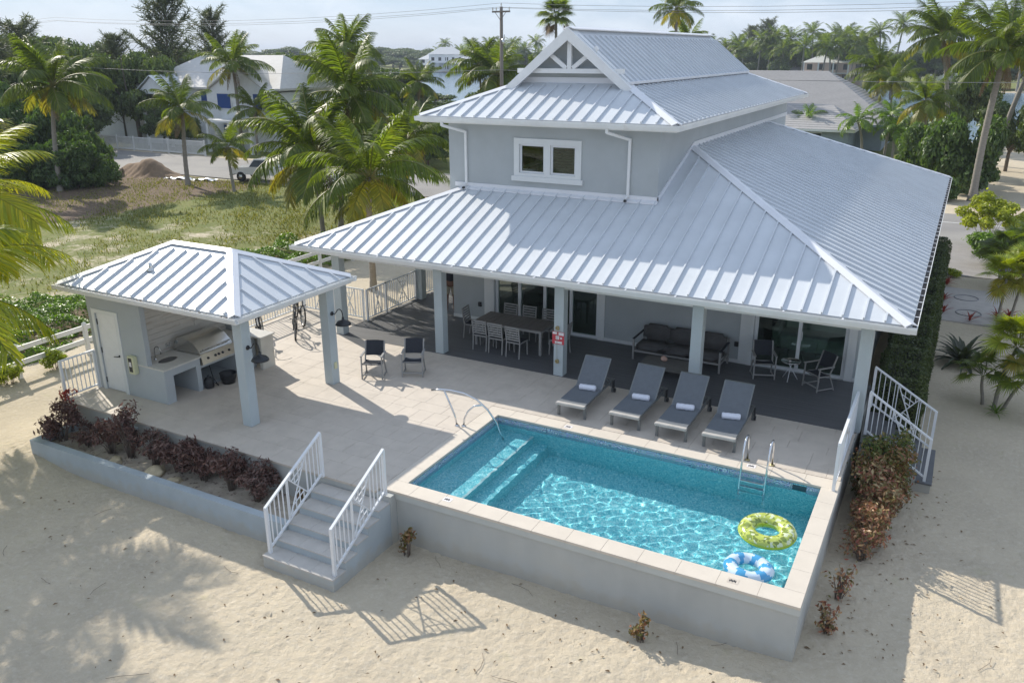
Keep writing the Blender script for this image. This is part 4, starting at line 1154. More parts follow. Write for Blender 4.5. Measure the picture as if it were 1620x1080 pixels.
mb.box(ux0 + t_, ux1 - t_, uy0 + t_, UY0 - 0.001, SOF - 0.0, SOF + 0.02); mb.box(ux0 + t_, UX0 - 0.001, UY0, uy1 - t_, SOF, SOF + 0.02); mb.box(UX1 + 0.001, ux1 - t_, UY0, uy1 - t_, SOF, SOF + 0.02); mb.box(UX0, UX1, UY1 + 0.001, uy1 - t_, SOF, SOF + 0.02)
mb.build('upper_soffit', M_SOFFIT, house)

# ================================================================== railings
def railing(name_label, pts, z, h=1.0, panel='plain', gap=0.115, motif=True, posts=True, group=None):
    """white metal railing along a line of plan points; z may be a list (sloping)"""
    zs = z if isinstance(z, (list, tuple)) else [z] * len(pts)
    o = thing('railing', name_label, 'railing', (pts[0][0], pts[0][1], zs[0]), 0, group)
    mbp = MB(); mbr = MB()
    for (p, zz_) in zip(pts, zs):
        mb = MB(); mb.box(p[0] - 0.03, p[0] + 0.03, p[1] - 0.03, p[1] + 0.03, zz_, zz_ + h); mb.build('post', M_ALU, o)
    for (p, q, za, zb) in zip(pts[:-1], pts[1:], zs[:-1], zs[1:]):
        p = Vector((p[0], p[1], 0)); q = Vector((q[0], q[1], 0)); d = q - p; L_ = d.length; e = d.normalized()
        def at(s, up): return p + e * s + Vector((0, 0, za + (zb - za) * s / L_ + up))
        mb = MB(); mb.bar(at(-0.02, h + 0.012), at(L_ + 0.02, h + 0.012), 0.055, 0.035); mb.build('top_rail', M_ALU, o)
        mb = MB(); mb.bar(at(0.03, 0.09), at(L_ - 0.03, 0.09), 0.04, 0.035); mb.build('bottom_rail', M_ALU, o)
        n = max(3, int(round(L_ / gap)))
        c0, c1 = L_ * 0.38, L_ * 0.72
        slope = (zb - za) / L_
        bal = MB()
        for k in range(1, n):
            s = L_ * k / n
            if motif and c0 + 0.02 < s < c1 - 0.02:
                # shortened bars under the crossed diagonals
                f = (s - c0) / (c1 - c0); up = 0.11 + (h - 0.13) * min(f, 1 - f) * 1.0
                bal.bar(at(s, 0.10), at(s, up), 0.018); bal.bar(at(s, h - (up - 0.11)), at(s, h), 0.018)
            else: bal.bar(at(s, 0.10), at(s, h), 0.018)
        bal.build('balusters', M_ALU, o)
        if motif:
            cr = MB()
            cr.bar(at(c0, 0.11), at(c1, h), 0.02); cr.bar(at(c0, h), at(c1, 0.11), 0.022)
            cr.bar(at(c0, 0.10), at(c0, h), 0.02); cr.bar(at(c1, 0.10), at(c1, h), 0.02)
            cm = (c0 + c1) / 2; hm = (h + 0.11) / 2
            for g in (0.30, 0.62):
                w_ = (c1 - c0) / 2 * g; v_ = (h - 0.11) / 2 * g
                cr.bar(at(cm - w_, hm + v_), at(cm + w_, hm + v_), 0.016); cr.bar(at(cm - w_, hm - v_), at(cm + w_, hm - v_), 0.016)
            cr.build('crossed_motif', M_ALU, o)
    return o
railing('white metal stair railing on the planter side of the front steps', [(-1.68, -2.20), (-1.68, -0.60)], [0.27, H], h=0.96)
railing('white metal stair railing on the pool side of the front steps', [(-0.12, -2.20), (-0.12, -0.60)], [0.27, H], h=0.96)
railing('short white railing closing the patio corner beside the shed door', [(-9.93, -0.50), (-9.93, 0.42)], H, motif=False)
railing('white railing along the pool end of the patio by the croton bushes', [(7.55, 3.66), (7.55, 6.55)], H, h=1.0)
railing('white stair railing nearer the pool on the side steps', [(7.80, 6.68), (9.13, 6.68)], [H, 0.26], h=1.0)
railing('white stair railing on the hedge side of the side steps', [(7.74, 8.36), (9.16, 8.36)], [H, 0.26], h=1.0)
railing('white railing at the back of the patio behind the bicycles', [(-9.93, 3.75), (-9.93, 6.0), (-9.93, 8.12)], H, motif=True)
railing('white railing across the rear patio edge beside the bicycles', [(-9.86, 8.14), (-8.6, 8.14), (-7.38, 8.14)], H, motif=True)
railing('white railing along the left side of the porch deck', [(-7.24, 7.45 + 0.7), (-7.24, 9.15), (-7.24, 10.86)], H, motif=True)
railing('white railing of the left deck beyond the far porch posts', [(-7.24, 11.25), (-7.24, 13.1), (-7.24, 15.1)], H, motif=True)

# side steps of slate coloured boards
ss = thing('side_steps', 'dark grey boarded steps with pale sides at the right end of the porch', 'steps', (8.4, 7.5, 0))
for k in range(5):
    x0 = 7.72 + 0.31 * k; z = H - 0.172 * (k + 1)
    mb = MB(); mb.box(x0, x0 + 0.309, 6.62, 8.44, -0.3, z - 0.041)
    mb.build('riser', M_CONC, ss)
    mb = MB(); mb.bevbox(x0 - 0.005, x0 + 0.33, 6.58, 8.48, z - 0.04, z, 0.005); mb.build('tread', M_DECK, ss)
# ================================================================== cabana with shed and outdoor kitchen
cab = thing('pool_cabana', 'open poolside cabana with metal hip roof, storage shed and outdoor kitchen alcove', 'cabana', (-7.2, 2.0, H))
cx0, cx1, cy0, cy1 = -10.22, -4.33, 0.02, 3.91
ZC = 3.93; SCB = (4.76 - ZC) / ((cy1 - cy0) / 2)
hc = (cy1 - cy0) / 2; yc = (cy0 + cy1) / 2
r0 = (cx0 + hc, yc, ZC + SCB * hc); r1 = (cx1 - hc, yc, ZC + SCB * hc)
mb = MB()
for c_, r_ in (((cx0, cy0), r0), ((cx0, cy1), r0), ((cx1, cy0), r1), ((cx1, cy1), r1)): hip_cap(mb, (*c_, ZC), r_, w=0.26)
hip_cap(mb, r0, r1, w=0.26)
croof = mb.build('roof', M_CAP, cab)
Lc = cx1 - cx0; Ld = cy1 - cy0
slope_panels(croof, (cx0, cy0, ZC), (1, 0), (0, 1), SCB, [(0, 0), (Lc, 0), (Lc - hc, hc), (hc, hc)], u0=0.12)
slope_panels(croof, (cx1, cy0, ZC), (0, 1), (-1, 0), SCB, [(0, 0), (Ld, 0), (Ld / 2, hc)], u0=0.05)
slope_panels(croof, (cx0, cy1, ZC), (0, -1), (1, 0), SCB, [(0, 0), (Ld, 0), (Ld / 2, hc)], as_parts=False, name='left_slope')
slope_panels(croof, (cx1, cy1, ZC), (-1, 0), (0, -1), SCB, [(0, 0), (Lc, 0), (Lc - hc, hc), (hc, hc)], as_parts=False, name='rear_slope')
mb = MB()
for (a, b_, o) in (((cx0, cy0), (cx1, cy0), (0, -1)), ((cx1, cy0), (cx1, cy1), (1, 0)), ((cx0, cy1), (cx0, cy0), (-1, 0)), ((cx1, cy1), (cx0, cy1), (0, 1))):
    gutter_run(mb, a, b_, o, ZC - 0.005, w=0.11, h=0.11)
mb.build('gutter', M_GUTTER, cab)
# leaf litter lying in the front gutter
mb = MB()
for k in range(150):
    x = random.uniform(cx0 + 0.1, cx1 - 0.1); y = cy0 - random.uniform(0.025, 0.09); z = ZC - 0.03 + random.uniform(-0.01, 0.012)
    a = random.uniform(0, 3); mb.bar((x, y, z), (x + 0.07 * math.cos(a), y + 0.015 * math.sin(a), z + random.uniform(-0.01, 0.01)), 0.02, 0.006)
mb.build('leaf_litter', M_HUSK, cab, kind='stuff')
mb = MB()
ft_ = 0.025
mb.box(cx0 + .001, cx1 - .001, cy0 + .001, cy0 + ft_, ZC - 0.17, ZC - 0.007); mb.box(cx0 + .001, cx1 - .001, cy1 - ft_, cy1 - .001, ZC - 0.17, ZC - 0.007)
mb.box(cx0 + .001, cx0 + ft_, cy0 + ft_, cy1 - ft_, ZC - 0.17, ZC - 0.007); mb.box(cx1 - ft_, cx1 - .001, cy0 + ft_, cy1 - ft_, ZC - 0.17, ZC - 0.007)
mb.build('fascia', M_WHITE, cab)
mb = MB(); mb.box(cx0 + ft_, cx1 - ft_, cy0 + ft_, cy1 - ft_, ZC - 0.16, ZC - 0.14); mb.build('ceiling', M_SOFFIT, cab)
TOPZ = ZC - 0.16
# shed walls
sx0, sx1, sy0, sy1 = -9.92, -8.52, 0.46, 3.62
dx0, dx1, dz1 = -9.66, -8.92, H + 2.04
mb = MB()
mb.box(sx0, dx0 - 0.001, sy0, sy0 + 0.14, H, TOPZ); mb.box(dx1 + 0.001, -7.98, sy0, sy0 + 0.14, H, TOPZ); mb.box(dx0 - 0.001, dx1 + 0.001, sy0, sy0 + 0.14, dz1 + 0.001, TOPZ)
mb.box(sx0, sx0 + 0.14, sy0 + 0.14, sy1, H, TOPZ); mb.box(sx1 - 0.14, sx1, sy0 + 0.14, sy1, H, TOPZ); mb.box(sx0 + 0.14, sx1 - 0.14, sy1 - 0.14, sy1, H, TOPZ)
mb.box(sx1, -7.9, sy1 - 0.14, sy1, H, TOPZ)
mb.build('shed_wall', M_WALL, cab)
# door
mb = MB(); mb.box(dx0 + 0.004, dx1 - 0.004, sy0 + 0.03, sy0 + 0.07, H + 0.012, dz1 - 0.004)
door = mb.build('shed_door', M_WHITE, cab)
mb = MB(); mb.box(dx0 - 0.11, dx0 - 0.001, sy0 - 0.02, sy0 - 0.001, H, dz1 + 0.11); mb.box(dx1 + 0.001, dx1 + 0.11, sy0 - 0.02, sy0 - 0.001, H, dz1 + 0.11); mb.box(dx0 - 0.001, dx1 + 0.001, sy0 - 0.02, sy0 - 0.001, dz1, dz1 + 0.11)
mb.build('door_frame', M_TRIM, door)
mb = MB(); mb.tube([(dx1 - 0.09, sy0 + 0.03, H + 0.98), (dx1 - 0.09, sy0 - 0.035, H + 0.98), (dx1 - 0.22, sy0 - 0.035, H + 0.97)], 0.012, 6); mb.lathe([(0, -0.012), (0.032, -0.012), (0.032, 0.0), (0, 0)], 12, (dx1 - 0.09, sy0 + 0.03, H + 0.98), axis='y')
mb.build('handle', M_BLACK, door)
mb = MB()
for z in (H + 0.25, H + 1.05, H + 1.80): mb.box(dx0 - 0.006, dx0 + 0.018, sy0 + 0.012, sy0 + 0.03, z - 0.07, z + 0.07)
mb.build('hinge', M_BLACK, door)
# whitewashed planks behind the kitchen, laid in courses
plk = random.Random(3)
z = H + 0.001
while z < TOPZ - 0.02:
    h_ = min(0.145, TOPZ - z); y = sy0 + 0.142
    while y < sy1 - 0.145:
        w_ = min(plk.uniform(0.5, 1.25), sy1 - 0.142 - y)
        mb = MB(); mb.box(sx1 + 0.001, sx1 + plk.uniform(0.016, 0.026), y + 0.002, y + w_ - 0.003, z + 0.002, z + h_ - 0.003)
        mb.build('plank', M_WOODW, cab); y += w_
    z += h_
# cabana posts
for (x, y) in ((-4.94, 0.46), (-4.94, 3.34)):
    mb = MB(); mb.bevbox(x, x + 0.27, y, y + 0.27, H, TOPZ, 0.008); mb.build('cabana_post', M_POSTC, cab)
mb = MB(); mb.box(-7.97, -4.67, 0.50, 0.70, TOPZ - 0.14, TOPZ - 0.001); mb.box(-7.89, -4.67, 3.38, 3.58, TOPZ - 0.14, TOPZ - 0.001); mb.box(-4.92, -4.70, 0.74, 3.33, TOPZ - 0.14, TOPZ - 0.001)
mb.build('beam', M_TRIM, cab)
# vent pipe
mb = MB(); vz = ZC + SCB * (0.95 - cy0)
mb.tube([(-7.93, 0.93, vz - 0.02), (-7.93, 0.93, vz + 0.20)], 0.045, 12); mb.lathe([(0.10, -0.01), (0.06, 0.05), (0.046, 0.06)], 12, (-7.93, 0.93, vz + 0.02))
mb.build('vent_pipe', M_STEEL, croof)
# ---------------- kitchen counter
CT = H + 0.90
kit = thing('kitchen_counter', 'blue grey masonry counter with pale stone top holding sink and grill', 'counter', (-7.9, 1.8, H))
mb = MB()
cfx = -7.42
mb.box(sx1 + 0.03, cfx, sy0 + 0.001 - 0.0, sy0 + 0.26, H, CT - 0.04)         # near end leg
mb.box(sx1 + 0.03, cfx, 1.42, 1.56, H, CT - 0.04)
mb.box(sx1 + 0.03, cfx, sy0 + 0.26, 1.42, CT - 0.22, CT - 0.04)
mb.box(sx1 + 0.03, sx1 + 0.10, sy0 + 0.26, 1.42, H, CT - 0.22)
mb.box(sx1 + 0.03, cfx - 0.06, 1.56, 2.75, H, H + 0.08)
mb.box(sx1 + 0.03, cfx, 2.75, 2.90, H, CT - 0.04)
mb.box(sx1 + 0.03, cfx - 0.05, 1.56, 2.75, CT - 0.34, CT - 0.26)
mb.build('base', M_WALL, kit)
mb = MB()
mb.bevbox(sx1 + 0.03, cfx + 0.03, sy0 - 0.02 + 0.14 + 0.001 - 0.13, 1.60, CT - 0.039, CT, 0.006)
mb.build('countertop', M_COUNTER, kit); mb = MB()
mb.bevbox(sx1 + 0.03, cfx + 0.03, 2.73, 3.46, CT - 0.039, CT, 0.006)
mb.build('countertop', M_COUNTER, kit)
mb = MB(); mb.box(sx1 + 0.03, cfx, 2.90, 3.44, H, CT - 0.04); mb.build('cabinet', M_WALL, kit)
# sink bowl: dark oval recess with rim
mb = MB()
N_ = 28
ring = lambda rx, ry, z: [(-7.93 + rx * math.cos(2 * PI * k / N_), 1.02 + ry * math.sin(2 * PI * k / N_), z) for k in range(N_)]
vs = ring(0.17, 0.27, CT + 0.004) + ring(0.155, 0.25, CT + 0.005) + ring(0.15, 0.245, CT + 0.0035); 
fs = [(i, (i + 1) % N_, N_ + (i + 1) % N_, N_ + i) for i in range(N_)] + [(N_ + i, N_ + (i + 1) % N_, 2 * N_ + (i + 1) % N_, 2 * N_ + i) for i in range(N_)]
mb.add(vs, fs, True); mb.build('sink_rim', M_STEEL, kit)
mb = MB(); mb.add(ring(0.155, 0.25, CT + 0.003) + ring(0.10, 0.17, CT + 0.0022), [(i, (i + 1) % N_, N_ + (i + 1) % N_, N_ + i) for i in range(N_)] + [tuple(range(N_, 2 * N_))]); mb.build('sink_bowl', M_SINK, kit)
fx, fy = -8.22, 0.90
mb = MB(); pts = [(fx, fy, CT)] + [(fx, fy, CT + 0.22)] + [(fx + 0.09 - 0.09 * math.cos(t), fy + 0.03 * math.sin(t / 2), CT + 0.25 + 0.10 * math.sin(t)) for t in np.linspace(0.2, PI, 9)] + [(fx + 0.18, fy + 0.03, CT + 0.16)]
mb.tube(pts, 0.013, 8); mb.lathe([(0.03, 0), (0.025, 0.03), (0.013, 0.04)], 12, (fx, fy, CT)); mb.tube([(fx, fy, CT + 0.07), (fx + 0.02, fy - 0.07, CT + 0.09)], 0.008, 6)
fau = mb.build('faucet', M_STEEL, kit)
for (y, z) in ((0.86, CT + 0.18), (1.50, CT + 0.16)):
    mb = MB(); mb.bevbox(sx1 + 0.027, sx1 + 0.08, y - 0.05, y + 0.05, z - 0.045, z + 0.045, 0.008); mb.build('outlet_cover', M_STEEL, cab)
# ---------------- grill
grill = thing('gas_grill', 'built in stainless steel barbecue grill with closed domed hood', 'grill', (-7.9, 2.15, CT - 0.26))
gz = CT - 0.26
mb = MB(); mb.box(-8.40, -7.44, 1.61, 2.72, gz + 0.001, CT + 0.02); mb.build('firebox', M_STEEL, grill)
mb = MB(); mb.prism([(-7.44, 1.60, gz), (-7.36, 1.60, gz + 0.02), (-7.42, 1.60, CT + 0.02), (-7.44, 1.60, CT + 0.02)], (0, 1, 0), 1.13)
panel = mb.build('control_panel', M_STEELW, grill)
for k, y in enumerate((1.80, 2.04, 2.15, 2.28, 2.50)):
    mb = MB(); mb.lathe([(0.0, 0.035), (0.028, 0.035), (0.034, 0.0)], 12, (-7.392, y, CT - 0.11), axis='x'); mb.build('knob', M_BLKPL, panel)
mb = MB(); prof = [(-8.38, CT + 0.02), (-8.38, CT + 0.20), (-8.28, CT + 0.33), (-8.10, CT + 0.38), (-7.90, CT + 0.36), (-7.68, CT + 0.26), (-7.52, CT + 0.12), (-7.46, CT + 0.02)]
vs = [(x, 1.63, z) for x, z in prof] + [(x, 2.70, z) for x, z in prof]; n = len(prof)
mb.add(vs, [(i, i + 1, n + i + 1, n + i) for i in range(n - 1)], True); mb.add(vs, [tuple(range(n)), tuple(range(2 * n - 1, n - 1, -1))]); mb.build('hood', M_STEEL, grill)
mb = MB(); mb.tube([(-7.47, 1.72, CT + 0.12), (-7.44, 1.72, CT + 0.13), (-7.44, 2.61, CT + 0.13), (-7.47, 2.61, CT + 0.12)], 0.016, 8); mb.build('handle', M_STEEL, grill)
# bucket under the grill and a gas bottle
bk = thing('fire_bucket', 'black ribbed bucket on the floor under the grill', 'bucket', (-7.62, 2.22, H + 0.0))
mb = MB(); mb.lathe([(0.0, 0.01), (0.15, 0.01), (0.16, 0.0), (0.19, 0.12), (0.20, 0.13), (0.21, 0.25), (0.225, 0.27), (0.215, 0.27), (0.185, 0.12), (0.15, 0.03), (0, 0.03)], 22, (-7.62 + 0.4, 2.22, H)); o = mb.build('tub', M_BLACK, bk)
mb = MB(); mb.torus((-7.22, 2.22, H + 0.27), 0.205, 0.007, 20, 5, arc=PI, a0=0.4); mb.build('handle', M_BLACK, bk)
gb = thing('gas_hose', 'black coiled gas hose and small tank beside the bucket under the grill', 'gas tank', (-7.5, 1.75, H))
mb = MB(); mb.lathe([(0, 0), (0.10, 0), (0.12, 0.03), (0.12, 0.22), (0.08, 0.28), (0.03, 0.30), (0.03, 0.34), (0, 0.34)], 16, (-7.38, 1.72, H + 0.002)); mb.build('tank', M_BLKPL, gb)
mb = MB(); mb.tube([(-7.38, 1.72, H + 0.33), (-7.25, 1.78, H + 0.25), (-7.2, 1.85, H + 0.05), (-7.3, 1.95, H + 0.02), (-7.45, 1.95, H + 0.05), (-7.5, 1.9, gz - 0.1)], 0.012, 6); mb.build('hose', M_BLACK, gb)
# light switch box on the shed wall
bx = thing('call_box', 'pale yellow plastic box with a dark window on the blue shed wall', 'wall box', (-8.42, sy0 - 0.002, H + 0.67))
mb = MB(); mb.bevbox(-8.53, -8.31, sy0 - 0.13, sy0 - 0.002, H + 0.66, H + 1.12, 0.012); mb.build('case', M_CREAMBOX, bx)
mb = MB(); mb.box(-8.49, -8.37, sy0 - 0.134, sy0 - 0.1301, H + 0.72, H + 1.08); mb.build('window', M_BLKPL, bx)
mb = MB(); mb.box(-8.47, -8.39, sy0 - 0.138, sy0 - 0.1341, H + 0.86, H + 0.98); mb.build('card', M_SIGNW, bx)
# serving ledge with white top behind the kitchen
lg = thing('serving_ledge', 'cream masonry ledge with white stone top behind the cabana post', 'ledge', (-7.5, 3.9, H))
mb = MB(); mb.box(-7.88, -7.05, 3.64, 3.76, H, H + 0.90); mb.box(-7.16, -7.05, 3.30, 3.64, H, H + 0.90); mb.build('ledge_wall', mat('cream_wall', (0.56, 0.54, 0.48), rough=0.85), lg)
mb = MB(); mb.bevbox(-7.90, -7.0, 3.26, 3.80, H + 0.90, H + 0.94, 0.006); mb.build('ledge_top', M_COUNTER, lg)
# barn lights on the posts
def barn_light(x, y, z, label):
    o = thing('barn_light', label, 'wall lamp', (x, y, z), 0, 'black barn lamps on the cabana posts')
    mb = MB(); mb.lathe([(0, 0.0), (0.055, 0.0), (0.05, 0.02), (0, 0.025)], 14, (x, y, z), axis='x'); mb.build('wall_plate', M_BLACK, o)
    pts = [(x + 0.02, y, z), (x + 0.10, y, z + 0.005), (x + 0.16, y, z + 0.07), (x + 0.20, y, z + 0.13), (x + 0.26, y, z + 0.155), (x + 0.32, y, z + 0.12), (x + 0.345, y, z + 0.04), (x + 0.35, y, z - 0.06)]
    mb = MB(); mb.tube(pts, 0.013, 8); mb.build('arm', M_BLACK, o)
    mb = MB(); mb.lathe([(0.028, 0.06), (0.035, 0.0), (0.05, -0.02), (0.14, -0.05), (0.185, -0.10), (0.20, -0.135), (0.192, -0.135), (0.135, -0.06), (0, -0.04)], 24, (x + 0.35, y, z - 0.10)); mb.build('lamp_shade', M_BLACK, o)
barn_light(-4.665, 0.60, 3.02, 'black barn lamp on the cabana post nearest the front steps')
barn_light(-4.665, 3.48, 3.02, 'black barn lamp on the cabana post nearest the black folding chairs')
mb = MB(); mb.bevbox(-4.668, -4.64, 3.42, 3.52, H + 0.42, H + 0.60, 0.005); mb.build('outlet_cover', M_CREAMBOX, cab)
# ================================================================== sun loungers and towels
def make_lounger():
    """foot end at -y, origin on the floor under the middle"""
    t = thing('sun_lounger', 'grey sling sun lounger', 'sun lounger')
    w = 0.33; yf, yb = -1.0, 1.0; hs = 0.33
    yh = 0.12           # hinge
    mb = MB()
    for s in (-1, 1): mb.bar((s * w, yf, hs), (s * w, 0.98, hs), 0.04, 0.05)
    mb.bar((-w, 0.96, hs), (w, 0.96, hs), 0.04, 0.05)
    mb.bar((-w, -0.90, hs - 0.09), (w, -0.90, hs - 0.09), 0.03, 0.03)
    mb.build('frame', M_LFRAME, t)
    for (x, y) in ((-w, yf + 0.06), (w, yf + 0.06), (-w, 0.92), (w, 0.92)):
        mb = MB(); mb.box(x - 0.03, x + 0.03, y - 0.02, y + 0.02, 0.0, hs - 0.025); mb.build('leg', M_LFRAME, t)
    mb = MB(); mb.bevbox(-w - 0.03, w + 0.03, yf - 0.07, yf + 0.035, hs - 0.03, hs + 0.033, 0.006); mb.build('end_plate', M_LPLATE, t)
    # seat sling, slightly sagging
    def sling(p0, p1, name, sag):
        nx_, ny_ = 8, 10; vs = []; fs = []
        p0 = Vector(p0); p1 = Vector(p1)
        for i in range(nx_ + 1):
            for j in range(ny_ + 1):
                a = i / nx_; b_ = j / ny_
                p = p0.lerp(p1, b_) + Vector(((a - 0.5) * 2 * (w + 0.015), 0, -sag * math.sin(PI * a) * math.sin(PI * b_)))
                vs.append(p)
        k = len(vs); vs2 = [v - Vector((0, 0, 0.008)) for v in vs]
        for i in range(nx_):
            for j in range(ny_):
                a = i * (ny_ + 1) + j; q = (a, a + ny_ + 1, a + ny_ + 2, a + 1); fs.append(q); fs.append(tuple(k + z for z in reversed(q)))
        mb = MB(); mb.add(vs + vs2, fs, True); return mb.build(name, M_SLING, t, fix=False)
    sling((0, yf + 0.03, hs + 0.03), (0, yh, hs + 0.03), 'seat', 0.03)
    top = (0, yh + 0.60, hs + 0.64)
    sling((0, yh, hs + 0.03), top, 'backrest', 0.02)
    mb = MB()
    for s in (-1, 1): mb.bar((s * w, yh, hs + 0.015), (s * w, yh + 0.60, hs + 0.625), 0.03, 0.03)
    mb.bar((-w, yh + 0.60, hs + 0.63), (w, yh + 0.60, hs + 0.63), 0.03, 0.03)
    for s in (-1, 1): mb.bar((s * w * 0.8, yh + 0.33, hs + 0.33), (s * w * 0.8, yh + 0.62, hs), 0.02, 0.03)
    mb.build('back_frame', M_LFRAME, t)
    for s in (-1, 1):
        mb = MB(); mb.box(s * (w + 0.05) - 0.02, s * (w + 0.05) + 0.02, 0.80, 0.86, 0.16, hs + 0.02)
        mb.lathe([(0, -0.02), (0.055, -0.02), (0.055, 0.02), (0, 0.02)], 14, (s * (w + 0.05), 0.92, 0.06), axis='x'); mb.build('wheel', M_BLKPL, t)
    return t
lab = ['grey sling sun lounger furthest left, beside the red sign post', 'second sun lounger from the left in front of the coffee table', 'third sun lounger from the left, in front of a porch post', 'sun lounger nearest the pool ladder at the right end of the row']
tlab = ['rolled white towel on the lounger beside the red sign post', 'rolled white towel on the second lounger from the left', 'rolled white towel on the lounger in front of the porch post', 'rolled white towel on the lounger nearest the pool ladder']
proto = make_lounger()
spots = [(1.57, 5.36, 0.02), (2.92, 5.40, -0.01), (4.02, 5.33, 0.0), (5.08, 5.31, 0.015)]
def make_towel():
    t = thing('rolled_towel', 'rolled white towel', 'towel')
    mb = MB(); vs = []; n = 18; L_ = 0.40
    nx_ = 14
    for i in range(nx_ + 1):
        x = -L_ / 2 + L_ * i / nx_
        e = min(i, nx_ - i); rr_ = 0.072 * (0.93 if e == 0 else 1.0) * (1 + 0.03 * math.sin(i * 1.7))
        for k in range(n):
            a = 2 * PI * k / n; r_ = rr_ * (1 + (0.10 if k == 3 else 0) + 0.02 * math.sin(3 * a + i))
            vs.append((x, r_ * math.cos(a), 0.07 + r_ * 0.93 * math.sin(a)))
    fs = [(i * n + k, i * n + (k + 1) % n, (i + 1) * n + (k + 1) % n, (i + 1) * n + k) for i in range(nx_) for k in range(n)] + [tuple(range(n)), tuple(range(nx_ * n + n - 1, nx_ * n - 1, -1))]
    mb.add(vs, fs, True); mb.build('roll', M_TOWEL, t)
    mb = MB()
    for s in (-1, 1):
        pts = [(s * (L_ / 2 + 0.002), r_ * math.cos(a), 0.07 + r_ * math.sin(a)) for a, r_ in zip(np.linspace(0, 5 * PI, 26), np.linspace(0.01, 0.06, 26))]
        mb.tube(pts, 0.004, 4)
    mb.build('rolled_end', M_TOWEL, t)
    return t
tw = make_towel()
for i, (x, y, a) in enumerate(spots):
    if i == 0: o = proto; o.location = (x, y, H + 0.003); o.rotation_euler = (0, 0, a); o['label'] = lab[0]; o['group'] = 'sun loungers in a row along the pool'
    else: dup(proto, (x, y, H + 0.003), a, lab[i], 'sun loungers in a row along the pool')
    tl = (x + 0.02, y - 0.02, H + 0.355 - 0.012)
    if i == 0: tw.location = tl; tw.rotation_euler = (0, 0, 0.12); tw['label'] = tlab[0]; tw['group'] = 'rolled towels on the loungers'
    else: dup(tw, tl, 0.08 + 0.05 * i, tlab[i], 'rolled towels on the loungers')

# ================================================================== folding director chairs
def make_director():
    t = thing('folding_chair', 'folding armchair with black sling', 'chair')
    w = 0.27
    for s in (-1, 1):
        mb = MB(); mb.bar((s * w, -0.24, 0), (s * w, -0.22, 0.62), 0.035, 0.022); mb.build('leg', M_TEAKG, t)
        mb = MB(); mb.bar((s * w, 0.28, 0), (s * (w - 0.02), 0.12, 0.42), 0.035, 0.022); mb.bar((s * (w - 0.02), 0.12, 0.40), (s * (w - 0.02), 0.30, 0.90), 0.035, 0.022); mb.build('leg', M_TEAKG, t)
        mb = MB(); mb.bevbox(s * w - 0.03, s * w + 0.03, -0.27, 0.22, 0.62, 0.645, 0.006); mb.build('armrest', M_TEAKG, t)
    mb = MB(); mb.bar((-w, -0.24, 0.12), (w, -0.24, 0.12), 0.02, 0.035); mb.bar((-w, -0.20, 0.40), (w, -0.20, 0.40), 0.02, 0.03); mb.bar((-w, 0.14, 0.38), (w, 0.14, 0.38), 0.02, 0.03)
    for s in (-1, 1): mb.bar((s * w, -0.24, 0.05), (s * w, 0.26, 0.05), 0.02, 0.03); mb.bar((s * (w - 0.02), -0.22, 0.40), (s * (w - 0.02), 0.14, 0.38), 0.02, 0.03)
    mb.build('stretcher', M_TEAKG, t)
    def cloth(name, ps, x0, x1, sag):
        vs = []; fs = []; nx_ = 8; m = len(ps)
        for i in range(nx_ + 1):
            a = i / nx_
            for j, (y, z) in enumerate(ps):
                sg = sag * math.sin(PI * a)
                vs.append((x0 + (x1 - x0) * a, y + (sg if name == 'backrest' else 0), z - (sg if name == 'seat' else 0)))
        k = len(vs); off = (0, 0.008, 0) if name == 'backrest' else (0, 0, -0.008)
        vs2 = [(v[0] + off[0], v[1] + off[1], v[2] + off[2]) for v in vs]
        for i in range(nx_):
            for j in range(m - 1):
                a = i * m + j; q = (a, a + m, a + m + 1, a + 1); fs.append(q); fs.append(tuple(k + z for z in reversed(q)))
        mb = MB(); mb.add(vs + vs2, fs, True); return mb.build(name, M_SLINGB, t, fix=False)
    cloth('seat', [(-0.22, 0.425), (-0.05, 0.40), (0.12, 0.395), (0.15, 0.42)], -w + 0.01, w - 0.01, 0.035)
    cloth('backrest', [(0.175, 0.52), (0.22, 0.66), (0.26, 0.80), (0.30, 0.90)], -w + 0.01, w - 0.01, 0.035)
    return t
dc = make_director()
dc.location = (-4.12, 4.35, H + 0.003); dc.rotation_euler = (0, 0, 0.42); dc['label'] = 'black folding armchair standing in full sun, left of the pair on the patio'
dup(dc, (-3.28, 4.97, H + 0.003), 0.45, 'black folding armchair half in shade, right of the pair on the patio')
dup(dc, (4.98, 9.15, H + 0.006), 0.38, 'black folding armchair left of the small round porch table')
dup(dc, (6.40, 8.98, H + 0.006), -0.72, 'black folding armchair right of the small round porch table, by the glass door')

# side table with tray
st = thing('side_table', 'small round metal tray table between the two porch armchairs', 'side table', (5.66, 9.22, H))
mb = MB(); mb.lathe([(0, 0.0), (0.24, 0.0), (0.25, 0.03), (0.24, 0.03), (0.23, 0.012), (0, 0.012)], 26, (5.66, 9.22, H + 0.50)); mb.build('tray', M_STEEL, st)
for k in range(3):
    a = 0.5 + k * 2.094
    mb = MB(); mb.tube([(5.66 + 0.22 * math.cos(a), 9.22 + 0.22 * math.sin(a), H + 0.004), (5.66 - 0.08 * math.cos(a), 9.22 - 0.08 * math.sin(a), H + 0.50)], 0.011, 6); mb.build('leg', M_ALU, st)
sh = thing('seashell', 'tiny pale seashell on the round tray table', 'shell', (5.64, 9.20, H + 0.512))
mb = MB(); mb.lathe([(0, 0), (0.03, 0.005), (0.035, 0.015), (0.015, 0.03), (0, 0.035)], 10, (5.64, 9.20, H + 0.5125)); mb.build('shell_body', M_SIGNW, sh)

